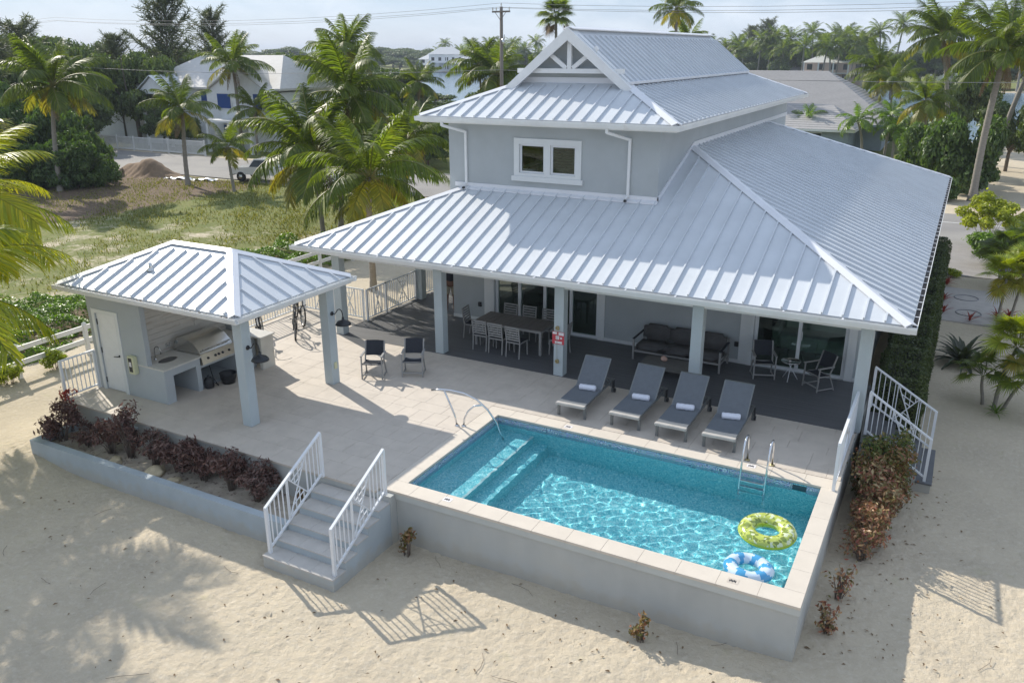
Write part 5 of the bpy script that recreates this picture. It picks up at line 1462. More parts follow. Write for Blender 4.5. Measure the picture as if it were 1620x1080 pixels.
# ================================================================== dining table and chairs
tb = thing('dining_table', 'long dark slatted outdoor dining table under the porch', 'table', (-1.95, 8.25, H))
mb = MB()
for s in (-1, 1): mb.box(-1.95 - 1.08, -1.95 + 1.08, 8.25 + s * 0.47 - 0.02, 8.25 + s * 0.47 + 0.02, H + 0.66, H + 0.725)
for s in (-1, 1): mb.box(-1.95 + s * 1.06 - 0.02, -1.95 + s * 1.06 + 0.02, 8.25 - 0.45, 8.25 + 0.45, H + 0.66, H + 0.725)
mb.build('frame', M_TEAKG, tb)
for k in range(12):
    x = -1.95 - 1.10 + 0.1835 * k
    t_s = MB(); t_s.bevbox(x, x + 0.175, 8.25 - 0.50, 8.25 + 0.50, H + 0.726, H + 0.75, 0.004); t_s.build('slat', M_TABLE, tb)
for (sx_, sy_) in ((-1, -1), (1, -1), (1, 1), (-1, 1)):
    mb = MB(); mb.box(-1.95 + sx_ * 1.04 - 0.035, -1.95 + sx_ * 1.04 + 0.035, 8.25 + sy_ * 0.45 - 0.035, 8.25 + sy_ * 0.45 + 0.035, H + 0.006, H + 0.659); mb.build('leg', M_TEAKG, tb)
def make_dchair():
    """faces +y (backrest at -y)"""
    t = thing('dining_chair', 'slat back dining chair', 'chair')
    w = 0.215
    for s in (-1, 1):
        mb = MB(); mb.bar((s * w, -0.24, 0), (s * w, -0.20, 0.44), 0.03, 0.03); mb.bar((s * w, -0.20, 0.43), (s * w, -0.27, 0.92), 0.03, 0.03); mb.build('leg', M_TEAKG, t)
        mb = MB(); mb.bar((s * w, 0.22, 0), (s * w, 0.20, 0.44), 0.03, 0.03); mb.build('leg', M_TEAKG, t)
    mb = MB()
    for s in (-1, 1): mb.bar((s * w, -0.20, 0.435), (s * w, 0.21, 0.435), 0.025, 0.035)
    mb.bar((-w, 0.20, 0.435), (w, 0.20, 0.435), 0.025, 0.035); mb.bar((-w, -0.20, 0.435), (w, -0.20, 0.435), 0.025, 0.035)
    mb.build('seat_frame', M_TEAKG, t)
    for k in range(6):
        mb = MB(); y = -0.15 + 0.065 * k; mb.box(-w, w, y - 0.026, y + 0.026, 0.453, 0.467); mb.build('seat_slat', M_SLINGB, t)
    for k in range(6):
        z = 0.53 + 0.073 * k; y = -0.205 - (z - 0.44) * 0.14
        mb = MB(); mb.bar((-w, y, z), (w, y, z), 0.018, 0.045); mb.build('back_slat', M_TEAKG, t)
    return t
dch = make_dchair()
ds = [(-2.65, 7.60, 0.03, 'slat back dining chair on the pool side of the table, leftmost'), (-2.10, 7.56, 0.0, 'slat back dining chair in the middle of the pool side of the table'), (-1.50, 7.50, -0.05, 'slat back dining chair on the pool side of the table nearest the sign post'),
      (-2.62, 8.98, PI, 'slat back dining chair on the house side of the table, leftmost'), (-1.98, 9.0, PI + 0.03, 'slat back dining chair in the middle of the house side of the table'), (-1.32, 8.98, PI, 'slat back dining chair on the house side of the table, rightmost'),
      (-3.42, 8.35, -PI / 2 + 0.1, 'slat back dining chair at the left end of the table by the wall'), (-0.50, 8.20, PI / 2, 'slat back dining chair at the right end of the table behind the sign post')]
for i, (x, y, a, l) in enumerate(ds):
    if i == 0: dch.location = (x, y, H + 0.006); dch.rotation_euler = (0, 0, a); dch['label'] = l; dch['group'] = 'dining chairs around the porch table'
    else: dup(dch, (x, y, H + 0.006), a, l, 'dining chairs around the porch table')

# ================================================================== sofa, coffee table, conch
sofa = thing('outdoor_sofa', 'long three seat outdoor sofa with grey taupe cushions against the porch wall', 'sofa', (2.72, 9.18, H))
sx0_, sx1_, sy0_, sy1_ = 1.50, 3.92, 8.78, 9.66
for (x, y) in ((sx0_, sy0_), (sx1_, sy0_), (sx0_, sy1_), (sx1_, sy1_)):
    mb = MB(); mb.box(x - 0.025, x + 0.025, y - 0.025, y + 0.025, H + 0.006, H + 0.60); mb.build('leg', M_TEAKG, sofa)
mb = MB()
mb.bar((sx0_, sy0_, H + 0.26), (sx1_, sy0_, H + 0.26), 0.04, 0.05); mb.bar((sx0_, sy1_, H + 0.26), (sx1_, sy1_, H + 0.26), 0.04, 0.05); mb.bar((sx0_, sy1_, H + 0.72), (sx1_, sy1_, H + 0.72), 0.04, 0.04)
for x in (sx0_, sx1_): mb.bar((x, sy0_, H + 0.26), (x, sy1_, H + 0.26), 0.04, 0.05); mb.bar((x, sy1_, H + 0.55), (x, sy1_, H + 0.74), 0.04, 0.04)
mb.build('frame', M_TEAKG, sofa)
for x in (sx0_, sx1_):
    mb = MB(); mb.bevbox(x - 0.035, x + 0.035, sy0_ - 0.03, sy1_, H + 0.60, H + 0.625, 0.006); mb.build('armrest', M_SLINGB, sofa)
cw = (sx1_ - sx0_ - 0.06) / 3
def cushion(x0, x1, y0, y1, z0, z1, name, tilt=0.0):
    bm = bmesh.new(); bmesh.ops.create_cube(bm, size=1)
    bmesh.ops.bevel(bm, geom=bm.edges[:], offset=0.16, segments=3, affect='EDGES')
    for v in bm.verts:
        puff = 1.0
        v.co.x *= (x1 - x0); v.co.y *= (y1 - y0); v.co.z *= (z1 - z0)
        v.co.y += tilt * v.co.z
        v.co += Vector(((x0 + x1) / 2, (y0 + y1) / 2, (z0 + z1) / 2))
    me = bpy.data.meshes.new(name)
    rl = root_loc(sofa)
    for v in bm.verts: v.co -= rl
    bm.to_mesh(me); bm.free(); me.materials.append(M_CUSH)
    for p in me.polygons: p.use_smooth = True
    o = link(bpy.data.objects.new(name, me)); o.parent = sofa
for k in range(3):
    a = sx0_ + 0.03 + cw * k
    cushion(a + 0.005, a + cw - 0.005, sy0_ - 0.01, sy1_ - 0.12, H + 0.29, H + 0.43, 'seat_cushion')
    cushion(a + 0.01, a + cw - 0.01, sy1_ - 0.22, sy1_ - 0.04, H + 0.42, H + 0.84, 'back_cushion', 0.22)
ct = thing('coffee_table', 'low wooden plank coffee table in front of the sofa', 'coffee table', (2.72, 7.95, H))
for k in range(7):
    y = 7.60 + 0.105 * k
    mb = MB(); mb.bevbox(2.08, 3.50, y, y + 0.098, H + 0.34, H + 0.37, 0.004); mb.build('plank', M_COFT, ct)
mb = MB(); mb.box(2.10, 3.48, 7.62, 7.66, H + 0.27, H + 0.339); mb.box(2.10, 3.48, 8.28, 8.32, H + 0.27, H + 0.339); mb.box(2.10, 2.14, 7.66, 8.28, H + 0.27, H + 0.339); mb.box(3.44, 3.48, 7.66, 8.28, H + 0.27, H + 0.339); mb.build('frame', M_COFT, ct)
for (x, y) in ((2.14, 7.66), (3.44, 7.66), (3.44, 8.28), (2.14, 8.28)):
    mb = MB(); mb.box(x - 0.04, x + 0.04, y - 0.04, y + 0.04, H + 0.006, H + 0.27); mb.build('leg', M_COFT, ct)
cs_ = thing('conch_shell', 'pink and cream conch shell on the coffee table', 'shell', (2.62, 8.02, H + 0.37))
mb = MB(); vs = []; n = 12
for i in range(22):
    f = i / 21; a = f * 4.5 * PI; r_ = 0.012 + 0.055 * f
    c = Vector((0.045 * f * math.cos(a), 0.045 * f * math.sin(a), 0.16 - 0.10 * f))
    for k in range(n):
        t = 2 * PI * k / n
        vs.append(c + Vector((math.cos(a) * math.cos(t), math.sin(a) * math.cos(t), math.sin(t))) * r_)
fs = [(i * n + k, i * n + (k + 1) % n, (i + 1) * n + (k + 1) % n, (i + 1) * n + k) for i in range(21) for k in range(n)]
mb.add([v + Vector((2.62, 8.02, H + 0.375)) for v in vs], fs, True); mb.build('spiral', M_SHELL, cs_)

# ================================================================== sign and rope on a post
sg = thing('pool_sign', 'small red and white warning sign hung on the middle porch post', 'sign', (0.18, 6.62, H + 0.9))
mb = MB(); mb.box(0.02, 0.36, 6.612, 6.622, H + 0.90, H + 1.24); mb.build('sign_board', M_REDSIGN, sg)
mk = MB()
for (a, b_, c, d) in ((0.03, 0.16, 1.17, 1.23), (0.20, 0.35, 1.15, 1.23), (0.12, 0.22, 1.03, 1.13), (0.25, 0.30, 1.05, 1.10), (0.10, 0.30, 0.92, 0.98)):
    mk.box(a, b_, 6.608, 6.6115, H + c, H + d)
mk.build('sign_lettering', M_SIGNW, sg)
rp_ = thing('life_line_hook', 'brass hooks with a hanging cord on the sign post', 'hook', (0.17, 6.62, H + 0.4))
mb = MB(); mb.tube([(0.17, 6.60, H + 0.46), (0.165, 6.59, H + 0.8), (0.17, 6.58, H + 1.28), (0.175, 6.60, H + 1.36)], 0.006, 5); mb.build('cord', M_ROPE, rp_)
for z in (0.42, 1.34):
    mb = MB(); mb.torus((0.17, 6.60, H + z), 0.045, 0.015, 14, 6, axis='y'); mb.box(0.14, 0.20, 6.612, 6.638, H + z - 0.03, H + z + 0.05); mb.build('hook', M_BRASS, rp_)

# ================================================================== pool rail, ladder
gr = thing('pool_grab_rail', 'curved stainless grab rail at the entry corner of the pool', 'grab rail', (-0.5, 2.75, H))
y = 2.78
main = [(-1.16, y - 0.12, H + 0.80), (-0.95, y - 0.08, H + 0.84), (-0.7, y - 0.02, H + 0.845), (-0.4, y + 0.06, H + 0.80), (-0.12, y + 0.16, H + 0.66), (0.10, y + 0.26, H + 0.42), (0.27, y + 0.36, H + 0.10), (0.36, y + 0.42, H - 0.25), (0.40, y + 0.45, H - 0.595)]
mb = MB(); mb.tube(main, 0.024, 10); mb.build('handrail', M_CHRM, gr)
mb = MB(); mb.tube([(-0.86, y - 0.06, H + 0.84), (-0.72, y - 0.06, H + 0.55), (-0.60, y - 0.04, H + 0.25), (-0.55, y - 0.03, H + 0.005)], 0.022, 10); mb.build('upright', M_CHRM, gr)
mb = MB(); mb.tube([(0.0, y + 0.21, H + 0.54), (-0.18, y + 0.15, H + 0.50), (-0.32, y + 0.09, H + 0.36), (-0.39, y + 0.04, H + 0.18), (-0.405, y + 0.02, H + 0.005)], 0.022, 10); mb.build('brace', M_CHRM, gr)
for (x, yy) in ((-0.55, y - 0.03), (-0.405, y + 0.02)):
    mb = MB(); mb.lathe([(0, 0.0), (0.055, 0.0), (0.05, 0.015), (0.026, 0.02), (0.025, 0.03)], 16, (x, yy, H + 0.004)); mb.build('flange', M_CHRM, gr)
ld = thing('pool_ladder', 'stainless pool ladder with two looped handrails at the far side of the pool', 'pool ladder', (6.0, 3.8, H))
for x in (5.76, 6.27):
    pts = [(x, 4.16, H + 0.004), (x, 4.15, H + 0.40), (x, 4.10, H + 0.56), (x, 4.00, H + 0.64), (x, 3.88, H + 0.66), (x, 3.76, H + 0.60), (x, 3.68, H + 0.44), (x, 3.62, H + 0.15), (x, 3.56, H - 0.15), (x, 3.53, H - 0.50), (x, 3.53, H - 0.85), (x, 3.60, H - 0.92)]
    mb = MB(); mb.tube(pts, 0.022, 10); mb.build('handrail', M_CHRM, ld)
    mb = MB(); mb.lathe([(0, 0.0), (0.055, 0.0), (0.05, 0.015), (0.026, 0.02), (0.025, 0.03)], 16, (x, 4.16, H + 0.004)); mb.build('flange', M_BRASS, ld)
for z in (-0.16, -0.42, -0.68):
    mb = MB(); mb.box(5.785, 6.245, 3.50, 3.57, H + z - 0.015, H + z + 0.012); mb.build('tread', M_CHRM, ld)

# ================================================================== floats
def float_mat(name, kind):
    m, nt, N, L = new_mat(name)
    b = N['Principled BSDF']; b.inputs['Roughness'].default_value = 0.18; b.inputs['Coat Weight'].default_value = 0.4
    tc = N.new('ShaderNodeTexCoord'); rp = N.new('ShaderNodeValToRGB'); e = rp.color_ramp.elements
    if kind == 'green':
        v = N.new('ShaderNodeTexVoronoi'); v.inputs['Scale'].default_value = 17.0; v.inputs['Randomness'].default_value = 1.0
        nz = N.new('ShaderNodeTexNoise'); nz.inputs['Scale'].default_value = 5; ad = N.new('ShaderNodeVectorMath'); ad.operation = 'ADD'
        sc__ = N.new('ShaderNodeVectorMath'); sc__.operation = 'SCALE'; sc__.inputs['Scale'].default_value = 0.22
        L.new(tc.outputs['Object'], nz.inputs['Vector']); L.new(nz.outputs['Color'], sc__.inputs[0]); L.new(sc__.outputs[0], ad.inputs[1]); L.new(tc.outputs['Object'], ad.inputs[0])
        L.new(ad.outputs[0], v.inputs['Vector'])
        s = N.new('ShaderNodeSeparateColor'); L.new(v.outputs['Color'], s.inputs[0]); L.new(s.outputs[0], rp.inputs[0])
        rp.color_ramp.interpolation = 'CONSTANT'
        e[0].color = (0.20, 0.25, 0.04, 1); e[1].position = 0.22; e[1].color = (0.48, 0.55, 0.10, 1)
        for pos, c in ((0.60, (0.66, 0.72, 0.48, 1)), (0.78, (0.22, 0.30, 0.05, 1)), (0.88, (0.56, 0.62, 0.16, 1))):
            k = e.new(pos); k.color = c
        # lower half plain lime: split on height
        sx = N.new('ShaderNodeSeparateXYZ'); L.new(tc.outputs['Object'], sx.inputs[0])
        mr = N.new('ShaderNodeMapRange'); mr.inputs[1].default_value = 0.015; mr.inputs[2].default_value = 0.03; L.new(sx.outputs[2], mr.inputs[0])
        mx = N.new('ShaderNodeMixRGB'); mx.inputs[1].default_value = (0.47, 0.56, 0.035, 1); L.new(mr.outputs[0], mx.inputs[0]); L.new(rp.outputs[0], mx.inputs[2])
        L.new(mx.outputs[0], b.inputs['Base Color'])
    return m
M_FLG = float_mat('float_lime', 'green')
M_FLB = mat('float_blue', (0.06, 0.33, 0.60), rough=0.15, coat=0.5, var=0.05); M_FLW = mat('float_white', (0.58, 0.70, 0.80), rough=0.15, coat=0.5, var=0.03)
fl = thing('swim_ring', 'large lime green inflatable ring with white leafy print floating in the pool', 'pool float', (6.70, 1.72, WLEV + 0.06))
mb = MB(); mb.torus((0, 0, 0), 0.36, 0.155, 48, 18); o = mb.build('tube', M_FLG, None); o.parent = fl
for v in o.data.vertices: v.co.z *= 0.82
mb = MB(); mb.torus((0, 0, 0.0), 0.515, 0.005, 48, 5); o = mb.build('seam', M_FLG, None); o.parent = fl
mb = MB(); mb.lathe([(0, 0), (0.014, 0), (0.012, 0.02), (0, 0.022)], 8, (0.36, 0.0, 0.125)); o = mb.build('valve', M_FLW, None); o.parent = fl
fl.rotation_euler = (0.06, -0.03, 0.4)
fb = thing('swim_ring', 'smaller blue and white inflatable ring floating at the near corner of the pool', 'pool float', (6.66, 0.46, WLEV + 0.03))
vs = []; n, m = 48, 16; mb = MB()
for i in range(n):
    t = 2 * PI * i / n
    bump_ = 1 + 0.05 * math.cos(6 * t)
    for j in range(m):
        u = 2 * PI * j / m; rr_ = 0.30 + 0.125 * bump_ * math.cos(u)
        vs.append((rr_ * math.cos(t), rr_ * math.sin(t), 0.115 * bump_ * math.sin(u)))
for i in range(n):
    for j in range(m):
        f = (i * m + j, i * m + (j + 1) % m, ((i + 1) % n) * m + (j + 1) % m, ((i + 1) % n) * m + j)
        mb.f.append(f); mb.sm.append(True); u = j / m; seg = (i / n * 6 + 0.35 * math.sin(2 * PI * u)) % 1
        mb.mi.append(1 if seg < 0.45 else 0)
mb.v = vs
o = mb.build('tube', [M_FLW, M_FLB], None); o.parent = fb
mb = MB(); mb.lathe([(0, 0), (0.014, 0), (0.012, 0.02), (0, 0.022)], 8, (0.30, 0.0, 0.108)); o = mb.build('valve', M_FLW, None); o.parent = fb
fb.rotation_euler = (-0.05, 0.04, 0.3)

# ================================================================== bicycles
def make_bike():
    """wheels along y, front wheel at -y"""
    t = thing('bicycle', 'black bicycle', 'bicycle')
    for y in (-0.52, 0.52):
        mb = MB(); mb.torus((0, y, 0.33), 0.315, 0.024, 30, 7, axis='x'); w_ = mb.build('wheel', M_TYRE, t)
        mb = MB(); mb.torus((0, y, 0.33), 0.29, 0.010, 30, 5, axis='x'); mb.lathe([(0.02, -0.04), (0.02, 0.04)], 8, (0, y, 0.33), axis='x')
        for k in range(14):
            a = 2 * PI * k / 14; mb.bar((0.02 * (-1) ** k, y, 0.33), (0, y + 0.285 * math.cos(a), 0.33 + 0.285 * math.sin(a)), 0.004)
        mb.build('rim', M_STEEL, w_)
    bb = (0, 0.12, 0.29); st_ = (0, 0.24, 0.74); hd = (0, -0.34, 0.80); hb = (0, -0.38, 0.66); rw = (0, 0.52, 0.33)
    mb = MB()
    for a, b_ in ((bb, st_), (st_, hd), (bb, hb), (bb, rw), ((0, 0.22, 0.66), rw), (hd, hb)): mb.tube([a, b_], 0.017, 7)
    mb.build('frame', M_BLACK, t)
    mb = MB(); mb.tube([(0, -0.33, 0.86), (0, -0.39, 0.62)], 0.018, 7); mb.tube([(0.05, -0.40, 0.62), (0.05, -0.52, 0.33)], 0.011, 6); mb.tube([(-0.05, -0.40, 0.62), (-0.05, -0.52, 0.33)], 0.011, 6); mb.bar((-0.05, -0.40, 0.62), (0.05, -0.40, 0.62), 0.03); mb.build('fork', M_BLACK, t)
    mb = MB(); mb.tube([(-0.32, -0.16, 0.99), (-0.24, -0.26, 1.0), (-0.08, -0.36, 0.98), (0.0, -0.35, 0.96), (0.08, -0.36, 0.98), (0.24, -0.26, 1.0), (0.32, -0.16, 0.99)], 0.012, 7); mb.tube([(0, -0.33, 0.84), (0, -0.35, 0.96)], 0.014, 6); mb.build('handlebar', M_BLACK, t)
    mb = MB(); mb.tube([(0, 0.24, 0.72), (0, 0.27, 0.90)], 0.014, 6); mb.bevbox(-0.09, 0.09, 0.22, 0.40, 0.90, 0.95, 0.02); mb.bevbox(-0.035, 0.035, 0.10, 0.23, 0.905, 0.94, 0.01); mb.build('saddle', M_BLKPL, t)
    mb = MB(); mb.lathe([(0.09, -0.004), (0.09, 0.004), (0, 0.004)], 14, (0.04, 0.12, 0.29), axis='x'); mb.bar((0.06, 0.12, 0.29), (0.06, 0.02, 0.15), 0.015); mb.bar((-0.06, 0.12, 0.29), (-0.06, 0.22, 0.43), 0.015); mb.bar((0.06, 0.02, 0.15), (0.14, 0.02, 0.15), 0.05, 0.015); mb.bar((-0.14, 0.22, 0.43), (-0.06, 0.22, 0.43), 0.05, 0.015); mb.build('pedals', M_BLACK, t)
    return t
bk1 = make_bike(); bk1['label'] = 'black bicycle parked on the patio, the one nearest the porch'; bk1['group'] = 'bicycles parked behind the cabana'
bk1.location = (-8.35, 5.95, H + 0.006); bk1.rotation_euler = (0.0, 0.10, 0.78)
dup(bk1, (-8.75, 5.0, H + 0.006), -0.5, 'black bicycle parked close behind the kitchen ledge', 'bicycles parked behind the cabana').rotation_euler = (0.0, -0.10, 0.70)
dup(bk1, (-9.1, 7.0, H + 0.006), 0.5, 'black bicycle at the rear railing beyond the other two', 'bicycles parked behind the cabana').rotation_euler = (0.0, 0.10, 0.95)

# ================================================================== person at the corner of the house
def skin_body(name, joints, edges, radii, root, matl, parent, sub=2):
    me = bpy.data.meshes.new(name); me.from_pydata(joints, edges, [])
    o = link(bpy.data.objects.new(name, me)); o.parent = parent
    md = o.modifiers.new('skin', 'SKIN'); md.use_smooth_shade = True
    for i, r_ in enumerate(radii):
        v = me.skin_vertices[0].data[i]; v.radius = (r_, r_) if not isinstance(r_, tuple) else r_
        v.use_root = (i == root)
    s = o.modifiers.new('sub', 'SUBSURF'); s.levels = sub; s.render_levels = sub
    me.materials.append(matl)
    return o
M_SKIN = mat('skin', (0.20, 0.10, 0.065), rough=0.5, var=0.05)
M_SHORT = mat('khaki_cloth', (0.40, 0.36, 0.27), rough=0.9, var=0.08, vscale=12)
M_SHIRT = mat('dark_shirt', (0.03, 0.034, 0.045), rough=0.9, var=0.1)
M_HAIR = mat('hair', (0.015, 0.012, 0.010), rough=0.6, var=0.2)
pe = thing('person', 'person in a dark shirt and khaki shorts standing at the corner of the porch wall', 'person', (-5.42, 10.25, H + 0.006), 0.5)
J = [(0, 0, 0.95), (0, 0.01, 1.10), (0, 0.0, 1.30), (0, 0.01, 1.44), (0, 0.0, 1.52), (0, -0.01, 1.60), (0, -0.01, 1.70),
     (0.10, 0, 0.88), (0.11, -0.01, 0.50), (0.11, 0.02, 0.09), (0.12, -0.05, 0.045), (0.13, -0.15, 0.03),
     (-0.10, 0, 0.88), (-0.12, -0.04, 0.50), (-0.13, 0.0, 0.09), (-0.14, -0.07, 0.045), (-0.15, -0.17, 0.03),
     (0.17, 0.0, 1.42), (0.22, 0.02, 1.16), (0.24, -0.05, 0.92), (0.24, -0.07, 0.84),
     (-0.17, 0.0, 1.42), (-0.22, 0.02, 1.16), (-0.23, -0.04, 0.92), (-0.23, -0.06, 0.84)]
E_ = [(0, 1), (1, 2), (2, 3), (3, 4), (4, 5), (5, 6), (0, 7), (7, 8), (8, 9), (9, 10), (10, 11), (0, 12), (12, 13), (13, 14), (14, 15), (15, 16), (3, 17), (17, 18), (18, 19), (19, 20), (3, 21), (21, 22), (22, 23), (23, 24)]
Rr = [(0.14, 0.10), (0.13, 0.09), (0.15, 0.10), (0.12, 0.08), 0.052, (0.075, 0.085), (0.07, 0.08), 0.088, 0.058, 0.038, 0.042, 0.03, 0.088, 0.058, 0.038, 0.042, 0.03, 0.055, 0.042, 0.028, 0.026, 0.055, 0.042, 0.028, 0.026]
fing = []
for sgn, hand in ((1, 20), (-1, 24)):
    hx, hy, hz = J[hand]
    for k, (dy, ln) in enumerate(((-0.030, 0.075), (-0.010, 0.085), (0.010, 0.08), (0.028, 0.06))):
        i0 = len(J); J += [(hx, hy + dy, hz - 0.03), (hx - sgn * 0.004, hy + dy * 1.1 - 0.008, hz - 0.03 - ln * 0.55), (hx - sgn * 0.014, hy + dy * 1.1 - 0.016, hz - 0.03 - ln)]
        E_ += [(hand, i0), (i0, i0 + 1), (i0 + 1, i0 + 2)]; Rr += [0.010, 0.009, 0.007]
    i0 = len(J); J += [(hx - sgn * 0.008, hy - 0.045, hz - 0.01), (hx - sgn * 0.012, hy - 0.055, hz - 0.045)]; E_ += [(hand, i0), (i0, i0 + 1)]; Rr += [0.011, 0.008]
skin_body('body', J, E_, Rr, 0, M_SKIN, pe)
skin_body('shorts', [(0, 0, 0.97), (0.10, 0, 0.86), (0.115, -0.01, 0.56), (-0.10, 0, 0.86), (-0.12, -0.02, 0.56)], [(0, 1), (1, 2), (0, 3), (3, 4)], [(0.165, 0.125), 0.112, 0.092, 0.112, 0.092], 0, M_SHORT, pe)
skin_body('shirt', [(0, 0, 0.99), (0, 0.01, 1.15), (0, 0, 1.32), (0, 0.01, 1.44), (0.17, 0, 1.42), (0.215, 0.015, 1.24), (-0.17, 0, 1.42), (-0.215, 0.015, 1.24)], [(0, 1), (1, 2), (2, 3), (3, 4), (4, 5), (3, 6), (6, 7)], [(0.165, 0.125), (0.155, 0.115), (0.175, 0.125), (0.13, 0.09), 0.07, 0.062, 0.07, 0.062], 0, M_SHIRT, pe)
mb = MB(); mb.lathe([(0.0, 0.135), (0.05, 0.125), (0.088, 0.08), (0.098, 0.02), (0.09, -0.02)], 18, (0, 0.012, 1.655)); o = mb.build('hair', M_HAIR, None); o.parent = pe
mb = MB(); mb.lathe([(0, -0.02), (0.014, -0.016), (0.010, 0.02), (0, 0.025)], 8, (0, -0.105, 1.635))
for s in (-1, 1): mb.lathe([(0, -0.025), (0.014, -0.01), (0.014, 0.012), (0, 0.025)], 8, (s * 0.088, 0.0, 1.64))
o = mb.build('nose_and_ears', M_SKIN, None); o.parent = pe
mb = MB()
for s in (-1, 1): mb.lathe([(0, -0.006), (0.010, -0.004), (0.010, 0.004), (0, 0.006)], 8, (s * 0.032, -0.088, 1.665))
mb.box(-0.025, 0.025, -0.092, -0.086, 1.597, 1.603)
o = mb.build('eyes_and_mouth', M_HAIR, None); o.parent = pe

# colourful towels hanging at the far right wall of the house
tw2 = thing('hanging_towel', 'striped blue and red beach towels hanging on the right wall of the house', 'towel', (7.30, 10.9, 1.9))
cols_ = [M_FLB, M_REDSIGN, M_SIGNW, M_SHUT]
for k in range(4):
    mb = MB(); y = 10.3 + 0.32 * k; vs = []; fs = []
    for i in range(9):
        for j in range(7):
            vs.append((7.27 + 0.02 * math.sin(i * 1.3 + k), y + 0.034 * i, 2.75 - 0.12 * j + 0.01 * math.sin(i)))
    for i in range(8):
        for j in range(6): a = i * 7 + j; fs.append((a, a + 7, a + 8, a + 1))
    vs2 = [(v[0] - 0.008, v[1], v[2]) for v in vs]; n0 = len(vs); fs += [tuple(n0 + q for q in reversed(f)) for f in fs]
    mb.add(vs + vs2, fs, True); mb.build('towel_fold', cols_[k], tw2, fix=False)
mb = MB(); mb.bar((7.225, 10.25, 2.77), (7.27, 10.25, 2.77), 0.02); mb.bar((7.27, 10.2, 2.77), (7.27, 11.6, 2.77), 0.02); mb.build('towel_bar', M_ALU, tw2)
# ================================================================== palm builder
GR = 2.39996
def frond_mesh(name, L_, e0, droop, npairs, ll, lw, seed, hang=0.35, mats=None, vfold=0.35, segs=2, stalk=0.12):
    """feather leaf growing along +x from the origin, e0 start elevation, droop total bend"""
    r = np.random.default_rng(seed)
    n = 14; P = [np.zeros(3)]; T = []
    for i in range(n):
        s = (i + 0.5) / n; a = e0 - droop * s ** 1.25
        t = np.array([math.cos(a), 0.04 * math.sin(3 * s + seed), math.sin(a)]); t /= np.linalg.norm(t); T.append(t)
        P.append(P[-1] + t * L_ / n)
    T.append(T[-1]); P = np.array(P); T = np.array(T)
    V = []; F = []; MI = []
    # rachis: three-sided tapering
    for i in range(n + 1):
        w = 0.034 * L_ / 3 * (1 - 0.85 * i / n) + 0.004
        up = np.cross(T[i], [0, 1, 0]); up = -up
        for k in range(3):
            a = 2 * PI * k / 3 + PI / 2
            V.append(P[i] + np.array([0, 1, 0]) * w * math.cos(a) + up * w * math.sin(a) * 0.8)
    for i in range(n):
        for k in range(3):
            a, b_ = i * 3 + k, i * 3 + (k + 1) % 3
            F.append((a, b_, b_ + 3, a + 3)); MI.append(1)
    for i in range(npairs):
        s = stalk + (1 - stalk) * (i + 0.5) / npairs
        f = s * n; k = min(int(f), n - 1); p = P[k] + (P[k + 1] - P[k]) * (f - k); t = T[k]
        up = np.cross(t, [0, 1, 0]); up = -up
        prof = min(1.0, 0.35 + 2.2 * (s - stalk)) * (1.0 - 0.62 * max(0, (s - 0.55) / 0.45) ** 1.3)
        for sg in (-1, 1):
            l = ll * prof * r.uniform(0.88, 1.1)
            fw = 0.30 + 0.75 * s + r.normal(0, 0.07)
            d = np.array([0, sg, 0]) * math.cos(fw) + t * math.sin(fw) + up * (vfold + r.normal(0, 0.10))
            d /= np.linalg.norm(d)
            side = np.cross(d, up); side /= (np.linalg.norm(side) + 1e-9)
            side = side * 0.8 + t * 0.35 * 1; side /= np.linalg.norm(side)
            wv = lw * (0.7 + 0.3 * prof)
            o = len(V); q = p.copy(); dd = d.copy(); g = hang * r.uniform(0.6, 1.4)
            V.append(q - side * wv * 0.35); V.append(q + side * wv * 0.35)
            for j in range(1, segs + 1):
                q = q + dd * (l / segs); dd = dd + np.array([0, 0, -g]); dd /= np.linalg.norm(dd)
                ww = wv * (0.5 if j < segs else 0.06)
                V.append(q - side * ww); V.append(q + side * ww)
                a = o + 2 * (j - 1)
                F.append((a, a + 1, a + 3, a + 2)); MI.append(0)
    return np_mesh(name, np.array(V), np.array(F), mats or [L_PALM, M_NUT], smooth=False, mi=MI)

def trunk_mesh(h, r0, r1, lean, seed, rings=True, bulge=1.5, name='trunk', m=M_TRUNK):
    """curved tapering trunk from the origin to (lean.x, lean.y, h)"""
    n = max(10, int(h / 0.16)) if rings else 10
    n = min(n, 60)
    pts = []; rs = []
    for i in range(n + 1):
        s = i / n
        c = s * s * 0.7 + s * 0.3
        pts.append((lean[0] * c + 0.03 * math.sin(5 * s + seed), lean[1] * c + 0.03 * math.cos(4 * s + seed), h * s - 0.15 * (1 - s)))
        r_ = r0 + (r1 - r0) * s + (bulge - 1) * r0 * max(0, 1 - s * 7) ** 1.5
        rs.append(r_ * (1.0 + (0.05 if i % 2 else -0.03)))
    mb = MB(); mb.tube(pts, rs, 10)
    return mb.mesh(name, m)

